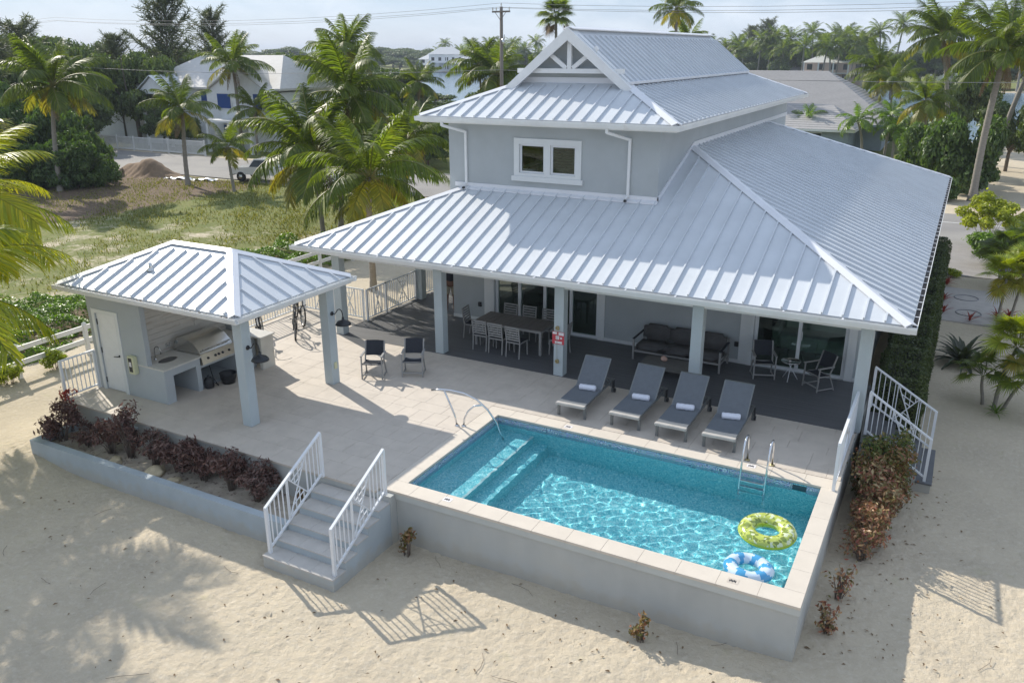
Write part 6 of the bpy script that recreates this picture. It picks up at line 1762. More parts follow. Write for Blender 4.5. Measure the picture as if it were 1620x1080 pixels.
_fr = {}
def fronds_for(kind):
    if kind in _fr: return _fr[kind]
    if kind == 'coco':      # long feather leaves
        sp = [(2.7, 1.35, 0.7), (2.9, 1.05, 1.25), (3.0, 0.75, 1.4), (3.0, 0.42, 1.35), (2.8, 0.10, 1.25), (2.5, -0.25, 1.0)]
        L = [[frond_mesh('frond', l, e, d, 76, 0.88, 0.046, 10 * i + v, hang=0.34, segs=3, mats=[L_PALM if i < 5 else L_PALMY, M_NUT]) for v in range(2)] for i, (l, e, d) in enumerate(sp)]
        L.append([frond_mesh('frond', 2.5, -0.15, 1.15, 40, 0.72, 0.06, 91, hang=0.5, mats=[L_PALMY, L_PALMY])])
        L.append([frond_mesh('frond', 1.9, -0.9, 0.5, 22, 0.4, 0.04, 92, hang=0.8, mats=[M_HUSK, M_HUSK])])
    elif kind == 'near':    # finer for the palm that leans in from the left
        sp = [(3.0, 1.2, 0.9), (3.3, 0.95, 1.2), (3.4, 0.6, 1.3), (3.3, 0.30, 1.25), (3.1, 0.05, 1.1), (2.8, -0.2, 0.9)]
        L = [[frond_mesh('frond', l, e, d, 78, 0.95, 0.044, 10 * i + v, hang=0.17, segs=3, mats=[L_PALMNEAR, L_PALMNEAR]) for v in range(2)] for i, (l, e, d) in enumerate(sp)]
        L += [L[4], L[5]]
    elif kind == 'far':     # light version
        sp = [(2.6, 1.25, 0.9), (2.9, 0.85, 1.5), (2.9, 0.45, 1.6), (2.6, 0.0, 1.3)]
        L = [[frond_mesh('frond', l, e, d, 16, 0.95, 0.20, 10 * i, hang=0.45, segs=1, mats=[L_PALM, L_PALM])] for i, (l, e, d) in enumerate(sp)]
    elif kind == 'adonidia':  # short arching leaves
        sp = [(1.5, 1.35, 0.9), (1.6, 1.05, 1.7), (1.65, 0.8, 2.1), (1.6, 0.5, 2.1), (1.5, 0.25, 1.9)]
        L = [[frond_mesh('frond', l, e, d, 26, 0.50, 0.055, 10 * i + v, hang=0.35, mats=[L_LIMEP, L_LIMEP]) for v in range(2)] for i, (l, e, d) in enumerate(sp)]
    elif kind == 'fan':
        L = [[fan_mesh(0.85, 0.75, e, s, L_PALM) for s in (1, 2)] for e in (1.2, 0.8, 0.4, 0.0)] + [[fan_mesh(0.8, 0.7, -0.7, 3, M_HUSK)]]
    elif kind == 'fanlime':
        L = [[fan_mesh(0.50, 0.52, e, s, L_LIME) for s in (1, 2)] for e in (1.35, 1.05, 0.7, 0.3)] + [[fan_mesh(0.5, 0.5, -0.4, 3, L_PALMY)]]
    elif kind == 'fandark':
        L = [[fan_mesh(0.6, 0.55, e, s, L_PALM) for s in (1, 2)] for e in (1.2, 0.8, 0.4, 0.0)]
    _fr[kind] = L
    return L
L_LIMEP = leafmat('palm_leaf_bright', [(0.08, 0.15, 0.02), (0.13, 0.21, 0.028), (0.20, 0.27, 0.035)], rough=0.38, transl=0.35, tcol=(1.7, 1.9, 0.5), spec=0.6)

def fan_mesh(st, rad, e, seed, m):
    """fan leaf: stalk then a pleated disc of narrow blades with drooping tips"""
    r = np.random.default_rng(seed)
    V = []; F = []
    t = np.array([math.cos(e), 0, math.sin(e)]); up = np.array([-math.sin(e), 0, math.cos(e)]); sd = np.array([0, 1, 0])
    for q in (0, 1):
        for k in range(3):
            a = 2 * PI * k / 3; w = 0.014
            V.append(t * st * q + sd * w * math.cos(a) + up * w * math.sin(a))
    for k in range(3): F.append((k, (k + 1) % 3, 3 + (k + 1) % 3, 3 + k))
    c = t * st; nb = 36; tb = t * 0.85 - up * 0.45; tb /= np.linalg.norm(tb)
    upb = np.cross(sd, tb) * -1; upb = upb if upb[2] > 0 else -upb
    for k in range(nb):
        a = -2.5 + 5.0 * (k + 0.5) / nb
        d = tb * math.cos(a) + sd * math.sin(a); s_ = -tb * math.sin(a) + sd * math.cos(a)
        l = rad * (0.85 + 0.15 * math.cos(a)) * r.uniform(0.92, 1.05); w = l * 2.5 / nb * 0.62
        o = len(V)
        V += [c, c + d * l * 0.42 - s_ * w + upb * 0.02, c + d * l * 0.42 + s_ * w + upb * 0.02, c + d * l * 1.05 + np.array([0, 0, -0.16 * l * r.uniform(0.4, 1.6)])]
        F.append((o, o + 1, o + 3, o + 2))
    return np_mesh('frond', np.array(V), np.array(F), m, smooth=False)

def palm(x, y, crown, label, kind='coco', n=20, sc=1.0, r=0.13, group=None, az0=None, z0=0.0, cat='palm tree', name='coconut_palm', nuts=True, yellow=0.25, dead=2, only=None, seed=0, trunk_m=None):
    """crown = world position of the crown centre"""
    if kind == 'coco': n = int(n * 1.12)
    rd = random.Random(int(x * 31 + y * 17) + seed)
    t = thing(name, label, cat, (x, y, z0), 0, group)
    lean = (crown[0] - x, crown[1] - y); h = crown[2] - z0
    tm = trunk_mesh(h, r, r * 0.72, lean, rd.random() * 6, m=trunk_m or M_TRUNK)
    tr = link(bpy.data.objects.new('trunk', tm)); tr.parent = t
    fr = fronds_for(kind); classes = len(fr)
    az = rd.random() * 6 if az0 is None else az0
    live = {'coco': 6, 'near': 6, 'far': 4, 'adonidia': 5, 'fan': 4, 'fanlime': 4, 'fandark': 4}[kind]
    for i in range(n):
        f = (i + 0.5) / n
        c = min(live - 1, int(f * live))
        if kind == 'coco' and i >= n - dead: c = 7
        elif kind == 'coco' and f > 0.62 and rd.random() < yellow: c = 6
        elif kind in ('fan', 'fanlime') and i >= n - 3: c = 4
        a = az + GR * i
        if only and not only(a): continue
        me = rd.choice(fr[c])
        s_ = sc * rd.uniform(0.88, 1.1)
        o = inst('frond', me, t, (lean[0] + 0.06 * math.cos(a), lean[1] + 0.06 * math.sin(a), h + 0.12 * sc * (1 - f)), (rd.uniform(-0.35, 0.35), rd.uniform(-0.12, 0.12), a), s_)
    if nuts and kind == 'coco':
        mb = MB()
        for k in range(rd.randint(4, 8)):
            a = rd.random() * 6.28; q = 0.20 * sc; mb.lathe([(0, -0.12), (0.08, -0.07), (0.10, 0), (0.07, 0.08), (0, 0.11)], 8, (lean[0] + q * math.cos(a), lean[1] + q * math.sin(a), h - 0.12 - 0.15 * rd.random()))
        o = link(bpy.data.objects.new('coconut_cluster', mb.mesh('coconut_cluster', M_NUT))); o.parent = t
    return t

# near field palms (base x, y, crown)
PG = 'coconut palms on the empty lot'
palm(-20.75, 21.73, (-20.85, 21.75, 4.1), 'tall coconut palm with big spreading fronds directly behind the cabana roof', sc=1.42, n=26, group=PG)
palm(-21.17, 23.78, (-20.4, 24.3, 7.0), 'taller palm just behind the one over the cabana, crown against the far trees', sc=1.25, n=22, group=PG)
palm(-11.71, 14.18, (-9.85, 12.0, 4.95), 'coconut palm leaning beside the left end of the main roof, trunk at the porch railing', sc=1.0, n=20, r=0.14, group=PG, dead=1)
palm(-41.43, 31.05, (-41.2, 31.1, 5.2), 'leaning coconut palm with golden lower fronds in front of the white neighbour house', sc=1.05, n=20, yellow=0.8, group=PG, r=0.17)
palm(-36.0, 30.24, (-36.2, 30.3, 3.0), 'young short coconut palm right of the leaning palm near the road', sc=0.75, n=15, yellow=0.6, group=PG, dead=0, r=0.11)
palm(-46.95, 24.59, (-46.2, 25.0, 7.0), 'big coconut palm rising out of the dark bushes at the far left', sc=1.35, n=24, group=PG, r=0.17, yellow=0.4)
palm(-53.6, 48.6, (-53.7, 48.5, 8.0), 'coconut palm standing right against the white house with blue shutters', sc=1.25, n=20, r=0.18, yellow=0.2)
palm(-50.5, 47.5, (-50.2, 47.3, 4.2), 'low coconut palm beside the blue shuttered wall of the white house', sc=0.9, n=16)
palm(-21.46, 30.25, (-20.8, 30.6, 4.4), 'coconut palm by the roadside just left of the main roof', sc=0.95, n=18)
palm(-18.9, 26.5, (-18.5, 26.6, 4.6), 'coconut palm close behind the left edge of the roof, crown beside the upper wall', sc=1.0, n=20)
palm(-16.2, 20.0, (-16.6, 20.6, 2.6), 'low bushy coconut palm below the roof edge beside the lot', sc=0.85, n=16, dead=0, nuts=False)
palm(-39.9, 59.1, (-39.7, 59.2, 6.2), 'coconut palm across the road in front of the canal, left of the pole', sc=1.0, n=20)
palm(-31.0, 57.0, (-31.6, 57.0, 7.9), 'wind swept coconut palm across the road just left of the wooden pole', sc=1.15, n=20)
palm(-29.5, 55.0, (-28.7, 55.2, 7.2), 'coconut palm with pale dry fronds just right of the wooden pole', sc=1.35, n=22, yellow=0.5)
palm(-26.8, 59.5, (-26.2, 59.6, 6.2), 'coconut palm behind the upper roof eave, right of the pole', sc=1.2, n=18)
palm(-44.5, 53.0, (-43.8, 53.2, 9.2), 'tall coconut palm behind the palm over the cabana', sc=1.35, n=20)
palm(-48.5, 57.0, (-48.0, 57.2, 8.3), 'coconut palm to the right behind the white house', sc=1.25, n=18)
palm(-33.0, 76.9, (-33.2, 76.8, 12.6), 'tall fan palm with a brown skirt of dead leaves rising behind the gable', kind='fan', n=38, sc=1.65, r=0.2, name='fan_palm', nuts=False)
palm(-21.2, 83.0, (-21.4, 82.6, 13.4), 'tall coconut palm rising behind the ridge of the upper roof', sc=1.15, n=20, r=0.2)
palm(-23.5, 98.0, (-24.3, 97.5, 10.2), 'coconut palm peeking over the far right end of the upper roof ridge', sc=1.2, n=20)
# right side
palm(9.7, 49.47, (10.0, 49.6, 8.9), 'very tall leaning coconut palm at the right edge across the road', sc=1.30, n=28, r=0.24, yellow=0.45, dead=4)
palm(7.42, 71.4, (5.7, 70.5, 10.3), 'tall dark coconut palm behind the leaning palm at the right', sc=1.30, n=24, r=0.2)
palm(10.8, 60.0, (12.4, 60.2, 9.6), 'coconut palm at the right border behind the very tall palm', sc=1.3, n=22, r=0.2, yellow=0.5)
palm(-0.6, 92.0, (-0.9, 91.7, 7.2), 'coconut palm at the canal edge right of the grey roofed house', sc=1.35, n=22, r=0.2, yellow=0.5)
palm(1.4, 86.0, (1.2, 86.2, 6.0), 'smaller golden coconut palm at the canal edge beside the taller one', sc=1.1, n=18, yellow=0.7)
palm(5.83, 63.7, (5.5, 63.6, 5.3), 'smooth grey trunked royal palm in front of the canal at the right', sc=1.0, n=20, r=0.22, dead=0, nuts=False, name='royal_palm')
palm(-4.9, 73.9, (-5.0, 73.9, 2.9), 'small bright green palm in front of the grey house wall, nearest the blue house', kind='adonidia', n=15, sc=1.25, nuts=False, name='christmas_palm')
palm(0.8, 69.6, (0.1, 69.3, 3.2), 'bright green arching palm at the corner of the grey house', kind='adonidia', n=15, sc=1.4, nuts=False, name='christmas_palm')
palm(2.5, 70.0, (2.7, 70.0, 3.6), 'second bright green arching palm right of the grey house corner', kind='adonidia', n=15, sc=1.3, nuts=False, name='christmas_palm')
palm(3.3, 68.5, (3.2, 68.6, 2.6), 'lowest bright green palm beside the royal palm trunk', kind='adonidia', n=13, sc=1.2, nuts=False, name='christmas_palm')

# the palm leaning in from the left edge (crowns outside the frame)
palm(-14.6, -1.0, (-13.75, -0.4, 5.5), 'near coconut palm whose yellow green fronds enter the picture from the upper left edge', kind='near', n=28, sc=0.98, r=0.15, nuts=False, az0=0.3)
palm(-11.8, -4.1, (-10.7, -3.1, 4.3), 'nearest coconut palm at the left edge, arching lime fronds over the rail fence', kind='near', n=18, sc=1.05, r=0.15, nuts=False, az0=1.1)

# far shore palms: small in the picture
FG = 'distant palms along the far shore'
def far_palm_spots():
    r_ = random.Random(21); out = []
    for (px_x, d, z) in [(-61, 272, 13), (-58, 268, 11), (-52, 262, 14.5), (-46, 262, 15.5), (-41, 258, 14.5), (-35, 255, 16.5), (-30, 250, 15.5), (-25, 250, 13.5), (-20, 248, 14.2), (-14, 240, 16.5), (-10, 238, 18.5), (-4, 236, 17.0), (-1, 236, 19.5), (4, 232, 17.0), (9, 228, 20.5), (13, 226, 18), (18, 222, 21.5), (24, 220, 19.5), (-30, 238, 12.5), (-27, 236, 11.5), (-22.5, 238, 13), (-18.5, 236, 12), (-33.5, 240, 12), (-67, 280, 12), (-74, 285, 12.5), (-80, 290, 14)]:
        out.append((px_x + r_.uniform(-1, 1), d, z * 0.82))
    for k in range(30):
        x = -235 + 7.2 * k + r_.uniform(-2, 2); out.append((x, float(np.interp(x, [-500, -227, -120, -60, -11], [400, 352, 300, 262, 226])) + r_.uniform(4, 18), r_.uniform(7.5, 12.5)))
    return out
for i, (x, y, z) in enumerate(far_palm_spots()):
    palm(x, y, (x + random.uniform(-1.2, 1.2), y, z), 'one of the small distant coconut palms lining the far shore of the canal', kind='far', n=20, sc=1.75 + random.uniform(-.2, .3), r=0.26, nuts=False, group=FG)

# ================================================================== leafy masses
def leaf_cloud(name, lumps, n, size, m, seed, up=0.35, sun_out=True, aspect=0.5, fold=0.0, shell=0.55):
    """n leaves scattered near the surface and inside of ellipsoid lumps (cx,cy,cz,rx,ry,rz)"""
    r = np.random.default_rng(seed)
    L_ = np.array(lumps, float); vol = (L_[:, 3] * L_[:, 4] + L_[:, 4] * L_[:, 5] + L_[:, 3] * L_[:, 5]); pr = vol / vol.sum()
    k = r.choice(len(L_), n, p=pr)
    d = r.normal(size=(n, 3)); d /= np.linalg.norm(d, axis=1)[:, None]
    rad = shell + (1 - shell) * r.random(n) ** 0.5
    rad *= 1 + 0.10 * np.sin(d[:, 0] * 7 + k) * np.cos(d[:, 1] * 6 + k * 2)
    rad *= np.where(r.random(n) < 0.14, r.uniform(1.05, 1.4, n), 1.0)
    P = L_[k, :3] + d * rad[:, None] * L_[k, 3:]
    keep_ = P[:, 2] > 0.02; P = P[keep_]; d = d[keep_]; n = len(P)
    nrm = d + r.normal(size=(n, 3)) * 0.65 + np.array([0, 0, up]); nrm /= np.linalg.norm(nrm, axis=1)[:, None]
    t = np.cross(nrm, r.normal(size=(n, 3))); t /= np.linalg.norm(t, axis=1)[:, None]
    b_ = np.cross(nrm, t)
    s = size * r.uniform(0.6, 1.35, n)[:, None]
    V = np.stack([P - t * s, P + b_ * s * aspect + nrm * s * 0.12, P + t * s, P - b_ * s * aspect + nrm * s * 0.12], 1).reshape(-1, 3)
    F = np.arange(4 * n).reshape(n, 4)
    return np_mesh(name, V, F, m, smooth=False)

def lumps_for(rx, ry, h, k, seed, base=0.0):
    r = random.Random(seed); out = []
    for i in range(k):
        a = r.uniform(0, 2 * PI); q = math.sqrt(r.random()) * 0.62
        z = base + (h - base) * r.uniform(0.22, 0.84); s = (r.uniform(0.18, 0.36) if k > 20 else r.uniform(0.30, 0.52)) * (1 - 0.25 * q); q = q * (1.25 if k > 20 else 1)
        out.append((rx * q * math.cos(a), ry * q * math.sin(a), z, rx * s, ry * s, (h - base) * s * 0.55))
    return out

def limbs_mesh(h, r0, spread, k, seed, m=M_BARK):
    rd = random.Random(seed); mb = MB()
    th = h * 0.45
    mb.tube([(0, 0, -0.2), (0.03 * h * rd.uniform(-1, 1), 0.03 * h, th * 0.5), (0.05 * h * rd.uniform(-1, 1), 0.02 * h, th)], [r0 * 1.2, r0, r0 * 0.8], 8)
    for i in range(k):
        a = 2 * PI * i / k + rd.uniform(-0.4, 0.4); z0 = th * rd.uniform(0.5, 1.0)
        mb.tube([(0, 0.01 * h, z0), (spread * 0.4 * math.cos(a), spread * 0.4 * math.sin(a), z0 + (h - z0) * 0.45), (spread * 0.8 * math.cos(a + 0.2), spread * 0.8 * math.sin(a + 0.2), h * rd.uniform(0.75, 0.95))], [r0 * 0.6, r0 * 0.35, r0 * 0.1], 6)
    return mb.mesh('trunk', m)

TREE = []
for i in range(5):
    TREE.append((leaf_cloud('crown', lumps_for(1.0, 1.0, 1.0, 34, 40 + i, 0.22), 17000, 0.034, L_FAR, 60 + i, shell=0.35), limbs_mesh(1.0, 0.045, 0.8, 6, i)))
BUSH = []
for i in range(4):
    BUSH.append((leaf_cloud('crown', lumps_for(1.0, 1.0, 1.0, 34, 80 + i, -0.15), 14000, 0.048, L_BUSH, 90 + i, shell=0.3), limbs_mesh(1.0, 0.03, 0.8, 7, 30 + i, M_STEM)))
_tc = [0]
def tree(x, y, h, w, label, kind='tree', name='broadleaf_tree', group=None, cat='tree', z=0.0, crown=None):
    _tc[0] += 1; i = _tc[0]
    lib = TREE if kind == 'tree' else BUSH
    c, tk = lib[i % len(lib)]
    t = thing(name, label, cat, (x, y, z), (i * 1.7) % 6.28, group)
    inst('crown', crown or c, t, sc=(w / 2 * 1.0, w / 2 * 1.0, h))
    inst('trunk', tk, t, sc=(w / 2, w / 2, h * 0.97))
    return t

# dark bushes at the far left, the big palm grows out of them
BG = 'dark sea grape bushes at the left of the lot'
for i, (x, y, h, w, l) in enumerate([
    (-46.6, 27.2, 2.7, 3.6, 'dark leafy bush at the right end of the left thicket by the soil pile'), (-47.6, 26.3, 3.4, 5.0, 'dark leafy bush around the trunk of the big palm'),
    (-50.5, 24.4, 3.3, 5.2, 'dark leafy bush left of the big palm trunk'), (-53.0, 22.6, 3.4, 5.4, 'dark leafy bush behind the near yellow fronds'),
    (-53.0, 30.6, 5.0, 5.0, 'tall loose green bush behind the thicket near the road'), (-55.5, 28.6, 5.6, 6.0, 'tall loose green bush in the middle of the left thicket'),
    (-57.5, 26.0, 5.8, 7.0, 'tall loose green bush at the left border of the picture'), (-50.2, 28.6, 3.8, 3.2, 'leggy bush left of the soil pile'), (-56.0, 20.5, 3.6, 6, 'low dark bush at the left border below the tall ones'), (-60, 31, 7.5, 8, 'broad tree behind the thicket at the left border')]):
    tree(x, y, h, w, l, 'bush', 'sea_grape_bush', BG, 'bush')
# trees behind road and houses
FT = [(-72, 36, 9, 9), (-80, 44, 10, 11), (-70, 50, 9.5, 10), (-88, 52, 11, 12), (-76, 60, 9.5, 11), (-84, 70, 9, 12), (-66, 62, 7.2, 9), (-95, 62, 11, 13), (-60, 66, 7.2, 9), (-100, 80, 10, 14), (-55, 70, 7.0, 9), (-86, 88, 9.0, 14),
      (-60, 82, 7.2, 11), (-72, 78, 8, 12), (-47, 72, 3.2, 9), (-50, 84, 2.6, 10), (-110, 95, 10, 16), (-100, 50, 12, 14), (-68, 42.0, 5.2, 7), (-63, 47.2, 4.6, 5), (-59.5, 46.6, 3.6, 4.2), (-95, 105, 9, 16), (-120, 70, 12, 16), (-64, 96, 3.4, 12), (-78, 100, 7.2, 13)]
FTL = []
for i, (x, y, h, w) in enumerate(FT):
    FTL.append(tree(x, y, h, w, '', 'tree', 'broadleaf_tree', 'dense trees beyond the road on the left'))
CTL = []
CT_ = [(-42, 66, 2.8, 7), (-37, 69, 5.4, 8), (-31.5, 66, 5.8, 8), (-27, 68, 6.2, 8), (-34, 50, 3.6, 6), (-30.5, 46.6, 2.6, 4), (-40.5, 47.5, 3.2, 5), (-24.5, 62, 7.0, 8), (-21, 66, 7.5, 9), (-44.5, 48.2, 3.4, 5)]
for i, (x, y, h, w) in enumerate(CT_):
    CTL.append(tree(x, y, h, w, '', 'tree', 'broadleaf_tree', 'trees between the road and the canal'))
ORD = 'first second third fourth fifth sixth seventh eighth ninth tenth eleventh twelfth thirteenth fourteenth fifteenth sixteenth seventeenth eighteenth nineteenth twentieth twenty-first twenty-second twenty-third twenty-fourth twenty-fifth'.split()
for lst, txt in ((FTL, 'dense green tree in the belt beyond the road, %s from the left border'), (CTL, 'rounded green tree between road and canal behind the house, %s from the left')):
    ang = lambda o: math.atan2(o.location.x - cam.location.x, o.location.y - cam.location.y)
    for k_, o in enumerate(sorted(lst, key=ang)): o['label'] = txt % ORD[k_]
# trees on the plot behind the camera; the house windows mirror them
for (x, y, h, w, l) in ((-6, -34, 7, 9, 'left'), (2, -38, 8, 10, 'middle left'), (11, -36, 7, 9, 'middle right'), (20, -33, 8, 10, 'right')):
    tree(x, y, h, w, 'broad green tree behind the camera mirrored in the house windows, ' + l, 'tree', 'broadleaf_tree')
# right side greenery
tree(8.9, 53.2, 5.2, 5.8, 'large round dark green sea grape tree left of the very tall palm', 'bush', 'sea_grape_tree')
tree(6.3, 57.5, 4.6, 5.0, 'dark green sea grape bush behind the round one near the royal palm', 'bush', 'sea_grape_tree')
tree(11.9, 66.0, 5.5, 6.0, 'green tree behind the very tall palm at the right border', 'tree', 'broadleaf_tree')
tree(3.9, 74.0, 3.6, 4.0, 'light green tree between the grey house and the tall dark palm', 'tree', 'broadleaf_tree')
tree(8.2, 80.0, 7.5, 7.0, 'tall light green tree behind the tall dark palm at the right', 'tree', 'broadleaf_tree')
tree(7.7, 48.8, 1.7, 3.0, 'low bright green bush across the road behind the roof corner', 'bush', 'roadside_bush')
tree(14.8, 58.0, 7.0, 6.0, 'tall green tree just inside the right border', 'tree', 'broadleaf_tree')
# far shore belt
r_ = random.Random(77)
for k in range(46):
    x = -330 + 9.0 * k + r_.uniform(-3, 3); y = float(np.interp(x, [-500, -227, -120, -60, -11, 100], [400, 352, 300, 262, 226, 206])) + r_.uniform(8, 20)
    tree(x, y, r_.uniform(5.5, 9.5) * (1.0 if x < -70 else 1.2), r_.uniform(12, 19), 'one of the distant trees in the green belt on the far shore', 'tree', 'broadleaf_tree', 'distant trees on the far shore')
for k in range(34):
    x = -420 + 17.0 * k + r_.uniform(-5, 5)
    tree(x, 430 + r_.uniform(-15, 30) - max(0, (x + 100)) * 0.35, r_.uniform(8, 13), r_.uniform(26, 38), 'one of the hazy trees on the horizon beyond the canal', 'tree', 'broadleaf_tree', 'hazy trees on the horizon')

# ---------------- casuarinas
def casuarina_crown(seed, n_br=110, tuft=75):
    r = np.random.default_rng(seed); V = []; F = []; mb = MB()
    for i in range(n_br):
        z0 = 0.12 + 0.80 * (i / n_br) ** 0.9; a = GR * i + r.normal(0, 0.3)
        ln = (0.30 * (1 - z0) ** 0.65 + 0.05) * r.uniform(0.35, 1.35)
        el = 0.75 + 0.3 * r.random()
        d = np.array([math.cos(a) * math.cos(el), math.sin(a) * math.cos(el), math.sin(el)])
        lean = np.array([0.05 * z0 ** 2, 0, 0])
        p0 = np.array([0, 0, z0]) + lean; p1 = p0 + d * ln * 0.55; p2 = p1 + (d * 0.85 + np.array([math.cos(a), math.sin(a), 0]) * 0.25) * ln * 0.5
        mb.tube([tuple(p0), tuple(p1), tuple(p2)], [0.0028, 0.0016, 0.0006], 3)
        for k in range(tuft):
            s = r.uniform(0.2, 1.05); q = p0 + (p1 - p0) * min(1, s * 2) if s < 0.5 else p1 + (p2 - p1) * (s - 0.5) * 2
            dd = d * 0.5 + r.normal(size=3) * 0.38 + np.array([0, 0, 0.15]); dd /= np.linalg.norm(dd)
            l = r.uniform(0.025, 0.065); sd = np.cross(dd, r.normal(size=3)); sd /= np.linalg.norm(sd)
            tip = q + dd * l + np.array([0, 0, -0.35 * l]); w = 0.0022
            o = len(V); V += [q - sd * w, q + sd * w, tip + sd * w * 0.6, tip - sd * w * 0.6]; F.append((o, o + 1, o + 2, o + 3))
    crown = np_mesh('crown', np.array(V), np.array(F), L_CASU, smooth=False)
    mb.tube([(0, 0, -0.02), (0.004, 0.003, 0.3), (0.015, 0, 0.6), (0.045, 0, 0.97)], [0.013, 0.010, 0.006, 0.0015], 8)
    return crown, mb.mesh('trunk', M_BARK)
CAS = [casuarina_crown(s) for s in (5, 6, 7)]
def casuarina(x, y, h, label, w=1.0, k=0, rz=0.0):
    t = thing('casuarina_tree', label, 'tree', (x, y, 0), rz, None)
    inst('crown', CAS[k % 3][0], t, sc=(h * w, h * w, h)); inst('trunk', CAS[k % 3][1], t, sc=(h * w, h * w, h))
casuarina(-72.6, 57.0, 16.5, 'tallest feathery casuarina tree against the sky at the left', 1.1, 0, 0.3)
casuarina(-78.0, 68.6, 14.5, 'second feathery casuarina right of the tallest one', 1.0, 1, 1.0)
casuarina(-75.5, 52.5, 11.5, 'shorter casuarina left of the tallest one', 1.0, 2, 2.0)
casuarina(-77.0, 43.0, 12.5, 'feathery casuarina above the dark bushes near the left border', 1.2, 1, 2.6)
casuarina(-72.0, 36.5, 11.0, 'broad casuarina at the left border behind the big palm', 1.3, 2, 0.4)
casuarina(-62.0, 28.0, 12.5, 'near casuarina at the left border with its top branch reaching over the sky', 1.35, 0, 0.8)
casuarina(-55.0, 284.0, 19.0, 'hazy casuarina on the far shore right of the upper roof', 1.25, 1, 0.1)
casuarina(-60.5, 287.0, 17.5, 'hazy casuarina on the far shore nearest the roof ridge', 1.1, 2, 0.9)
casuarina(-51.0, 282.0, 15.5, 'smaller hazy casuarina to the right of the pair on the far shore', 1.1, 0, 1.9)

# ================================================================== near shrubs
def shrub(name, label, x, y, z, w, h, m, n, size, seed, group=None, cat='shrub', lumps=None, stems=9, aspect=0.42, up=0.3, shell=0.35):
    t = thing(name, label, cat, (x, y, z), 0, group)
    lm = lumps or lumps_for(w / 2, w / 2, h, 9, seed, 0.05)
    o = link(bpy.data.objects.new('leaves', leaf_cloud('leaves', lm, n, size, m, seed, up=up, aspect=aspect, shell=shell))); o.parent = t
    rd = random.Random(seed); mb = MB()
    for k in range(stems):
        a = rd.uniform(0, 6.28); L_ = lm[k % len(lm)]
        e = (L_[0] + rd.uniform(-.3, .3) * L_[3], L_[1] + rd.uniform(-.3, .3) * L_[4], L_[2] + rd.uniform(-0.2, .5) * L_[5])
        mb.tube([(0.04 * math.cos(a) + e[0] * 0.1, 0.04 * math.sin(a) + e[1] * 0.1, -0.05), (e[0] * 0.45 + 0.03 * math.cos(a), e[1] * 0.45, e[2] * 0.5), e], [0.012, 0.009, 0.004], 5)
    o = link(bpy.data.objects.new('stems', mb.mesh('stems', M_STEM))); o.parent = t
    return t
MG = 'maroon copperleaf bushes in the planter'
for i, (x, y, w, h, n, l) in enumerate([
    (-9.35, -1.15, 1.0, 0.95, 1500, 'round maroon bush overhanging the left end of the planter'), (-8.55, -1.0, 0.7, 0.7, 600, 'thin maroon bush in front of the dark hatch'),
    (-7.75, -0.98, 0.9, 0.85, 950, 'leggy maroon bush right of the hatch in the planter'), (-7.15, -0.95, 0.7, 1.15, 700, 'tall sparse maroon bush reaching above the patio edge'),
    (-6.3, -1.0, 0.95, 0.7, 1300, 'dense dark maroon bush behind the large planter rock'), (-5.55, -0.95, 1.0, 0.75, 1500, 'dense dark maroon bush left of the planter middle'),
    (-4.75, -0.95, 1.05, 0.78, 1500, 'dense dark maroon bush in the planter middle'), (-3.95, -0.95, 1.0, 0.85, 1400, 'dense dark maroon bush right of the planter middle'), (-3.15, -1.0, 0.95, 0.75, 1300, 'maroon bush nearest the front steps in the planter')]):
    shrub('copperleaf_bush', l, x, y, 0.38, w * 1.15, h * 1.15, L_MAROON, int(n * 0.95), 0.058, 300 + i, MG, stems=26, shell=0.1, aspect=0.32)
t = shrub('red_sprig', 'small bright red leafed sprig at the patio corner by the shed railing', -9.55, -0.72, 0.5, 0.6, 1.15, L_REDL, 130, 0.055, 330, lumps=[(0, 0, 0.7, 0.25, 0.1, 0.35), (-0.15, 0, 0.9, 0.15, 0.1, 0.1), (0.2, 0.02, 1.02, 0.16, 0.08, 0.1)], stems=5)
t = shrub('red_sprig', 'small orange sprig low in the planter beside the step railing', -2.05, -0.8, 0.38, 0.35, 0.55, L_CROTON, 120, 0.05, 331, stems=5)
# croton hedge at the pool end: grows from tall leafy clump to bare twigs
CG = 'croton bushes along the pool end wall'
for i, (x, y, w, h, n, l, m) in enumerate([
    (8.28, 6.15, 1.15, 1.50, 2600, 'tallest green and bronze croton bush beside the side steps', L_CROTONG), (8.30, 5.55, 1.2, 1.35, 2600, 'dense olive and bronze croton bush second from the side steps', L_CROTON),
    (8.28, 4.95, 1.1, 1.25, 2000, 'dense pink and yellow croton bush in the middle of the row', L_CROTONP), (8.28, 4.40, 1.0, 1.15, 1500, 'thinner yellow and pink croton bush near the pool corner railing', L_CROTONP),
    (8.25, 3.80, 0.9, 1.05, 800, 'leggy yellowing croton bush at the near end of the row', L_CROTONP), (8.22, 3.25, 0.7, 0.75, 260, 'sparse dry croton closing the row towards the camera', L_CROTONP), (8.02, 1.75, 0.6, 0.75, 90, 'almost bare twiggy croton beside the pool wall', L_CROTONP), (7.98, 0.75, 0.45, 0.5, 110, 'tiny pinkish croton near the front corner of the pool wall', L_CROTONP)]):
    rl_ = random.Random(500 + i)
    lm = [(rl_.uniform(-.3, .3) * w, rl_.uniform(-.32, .32) * w, h * rl_.uniform(0.15, 0.9), w * rl_.uniform(.16, .30), w * rl_.uniform(.16, .30), h * rl_.uniform(.12, .24)) for _ in range(15)]
    shrub('croton_bush', l, x, y, 0.0, w, h, m, int(n * 1.5), 0.05, 350 + i, CG, stems=20, lumps=lm, shell=0.2)
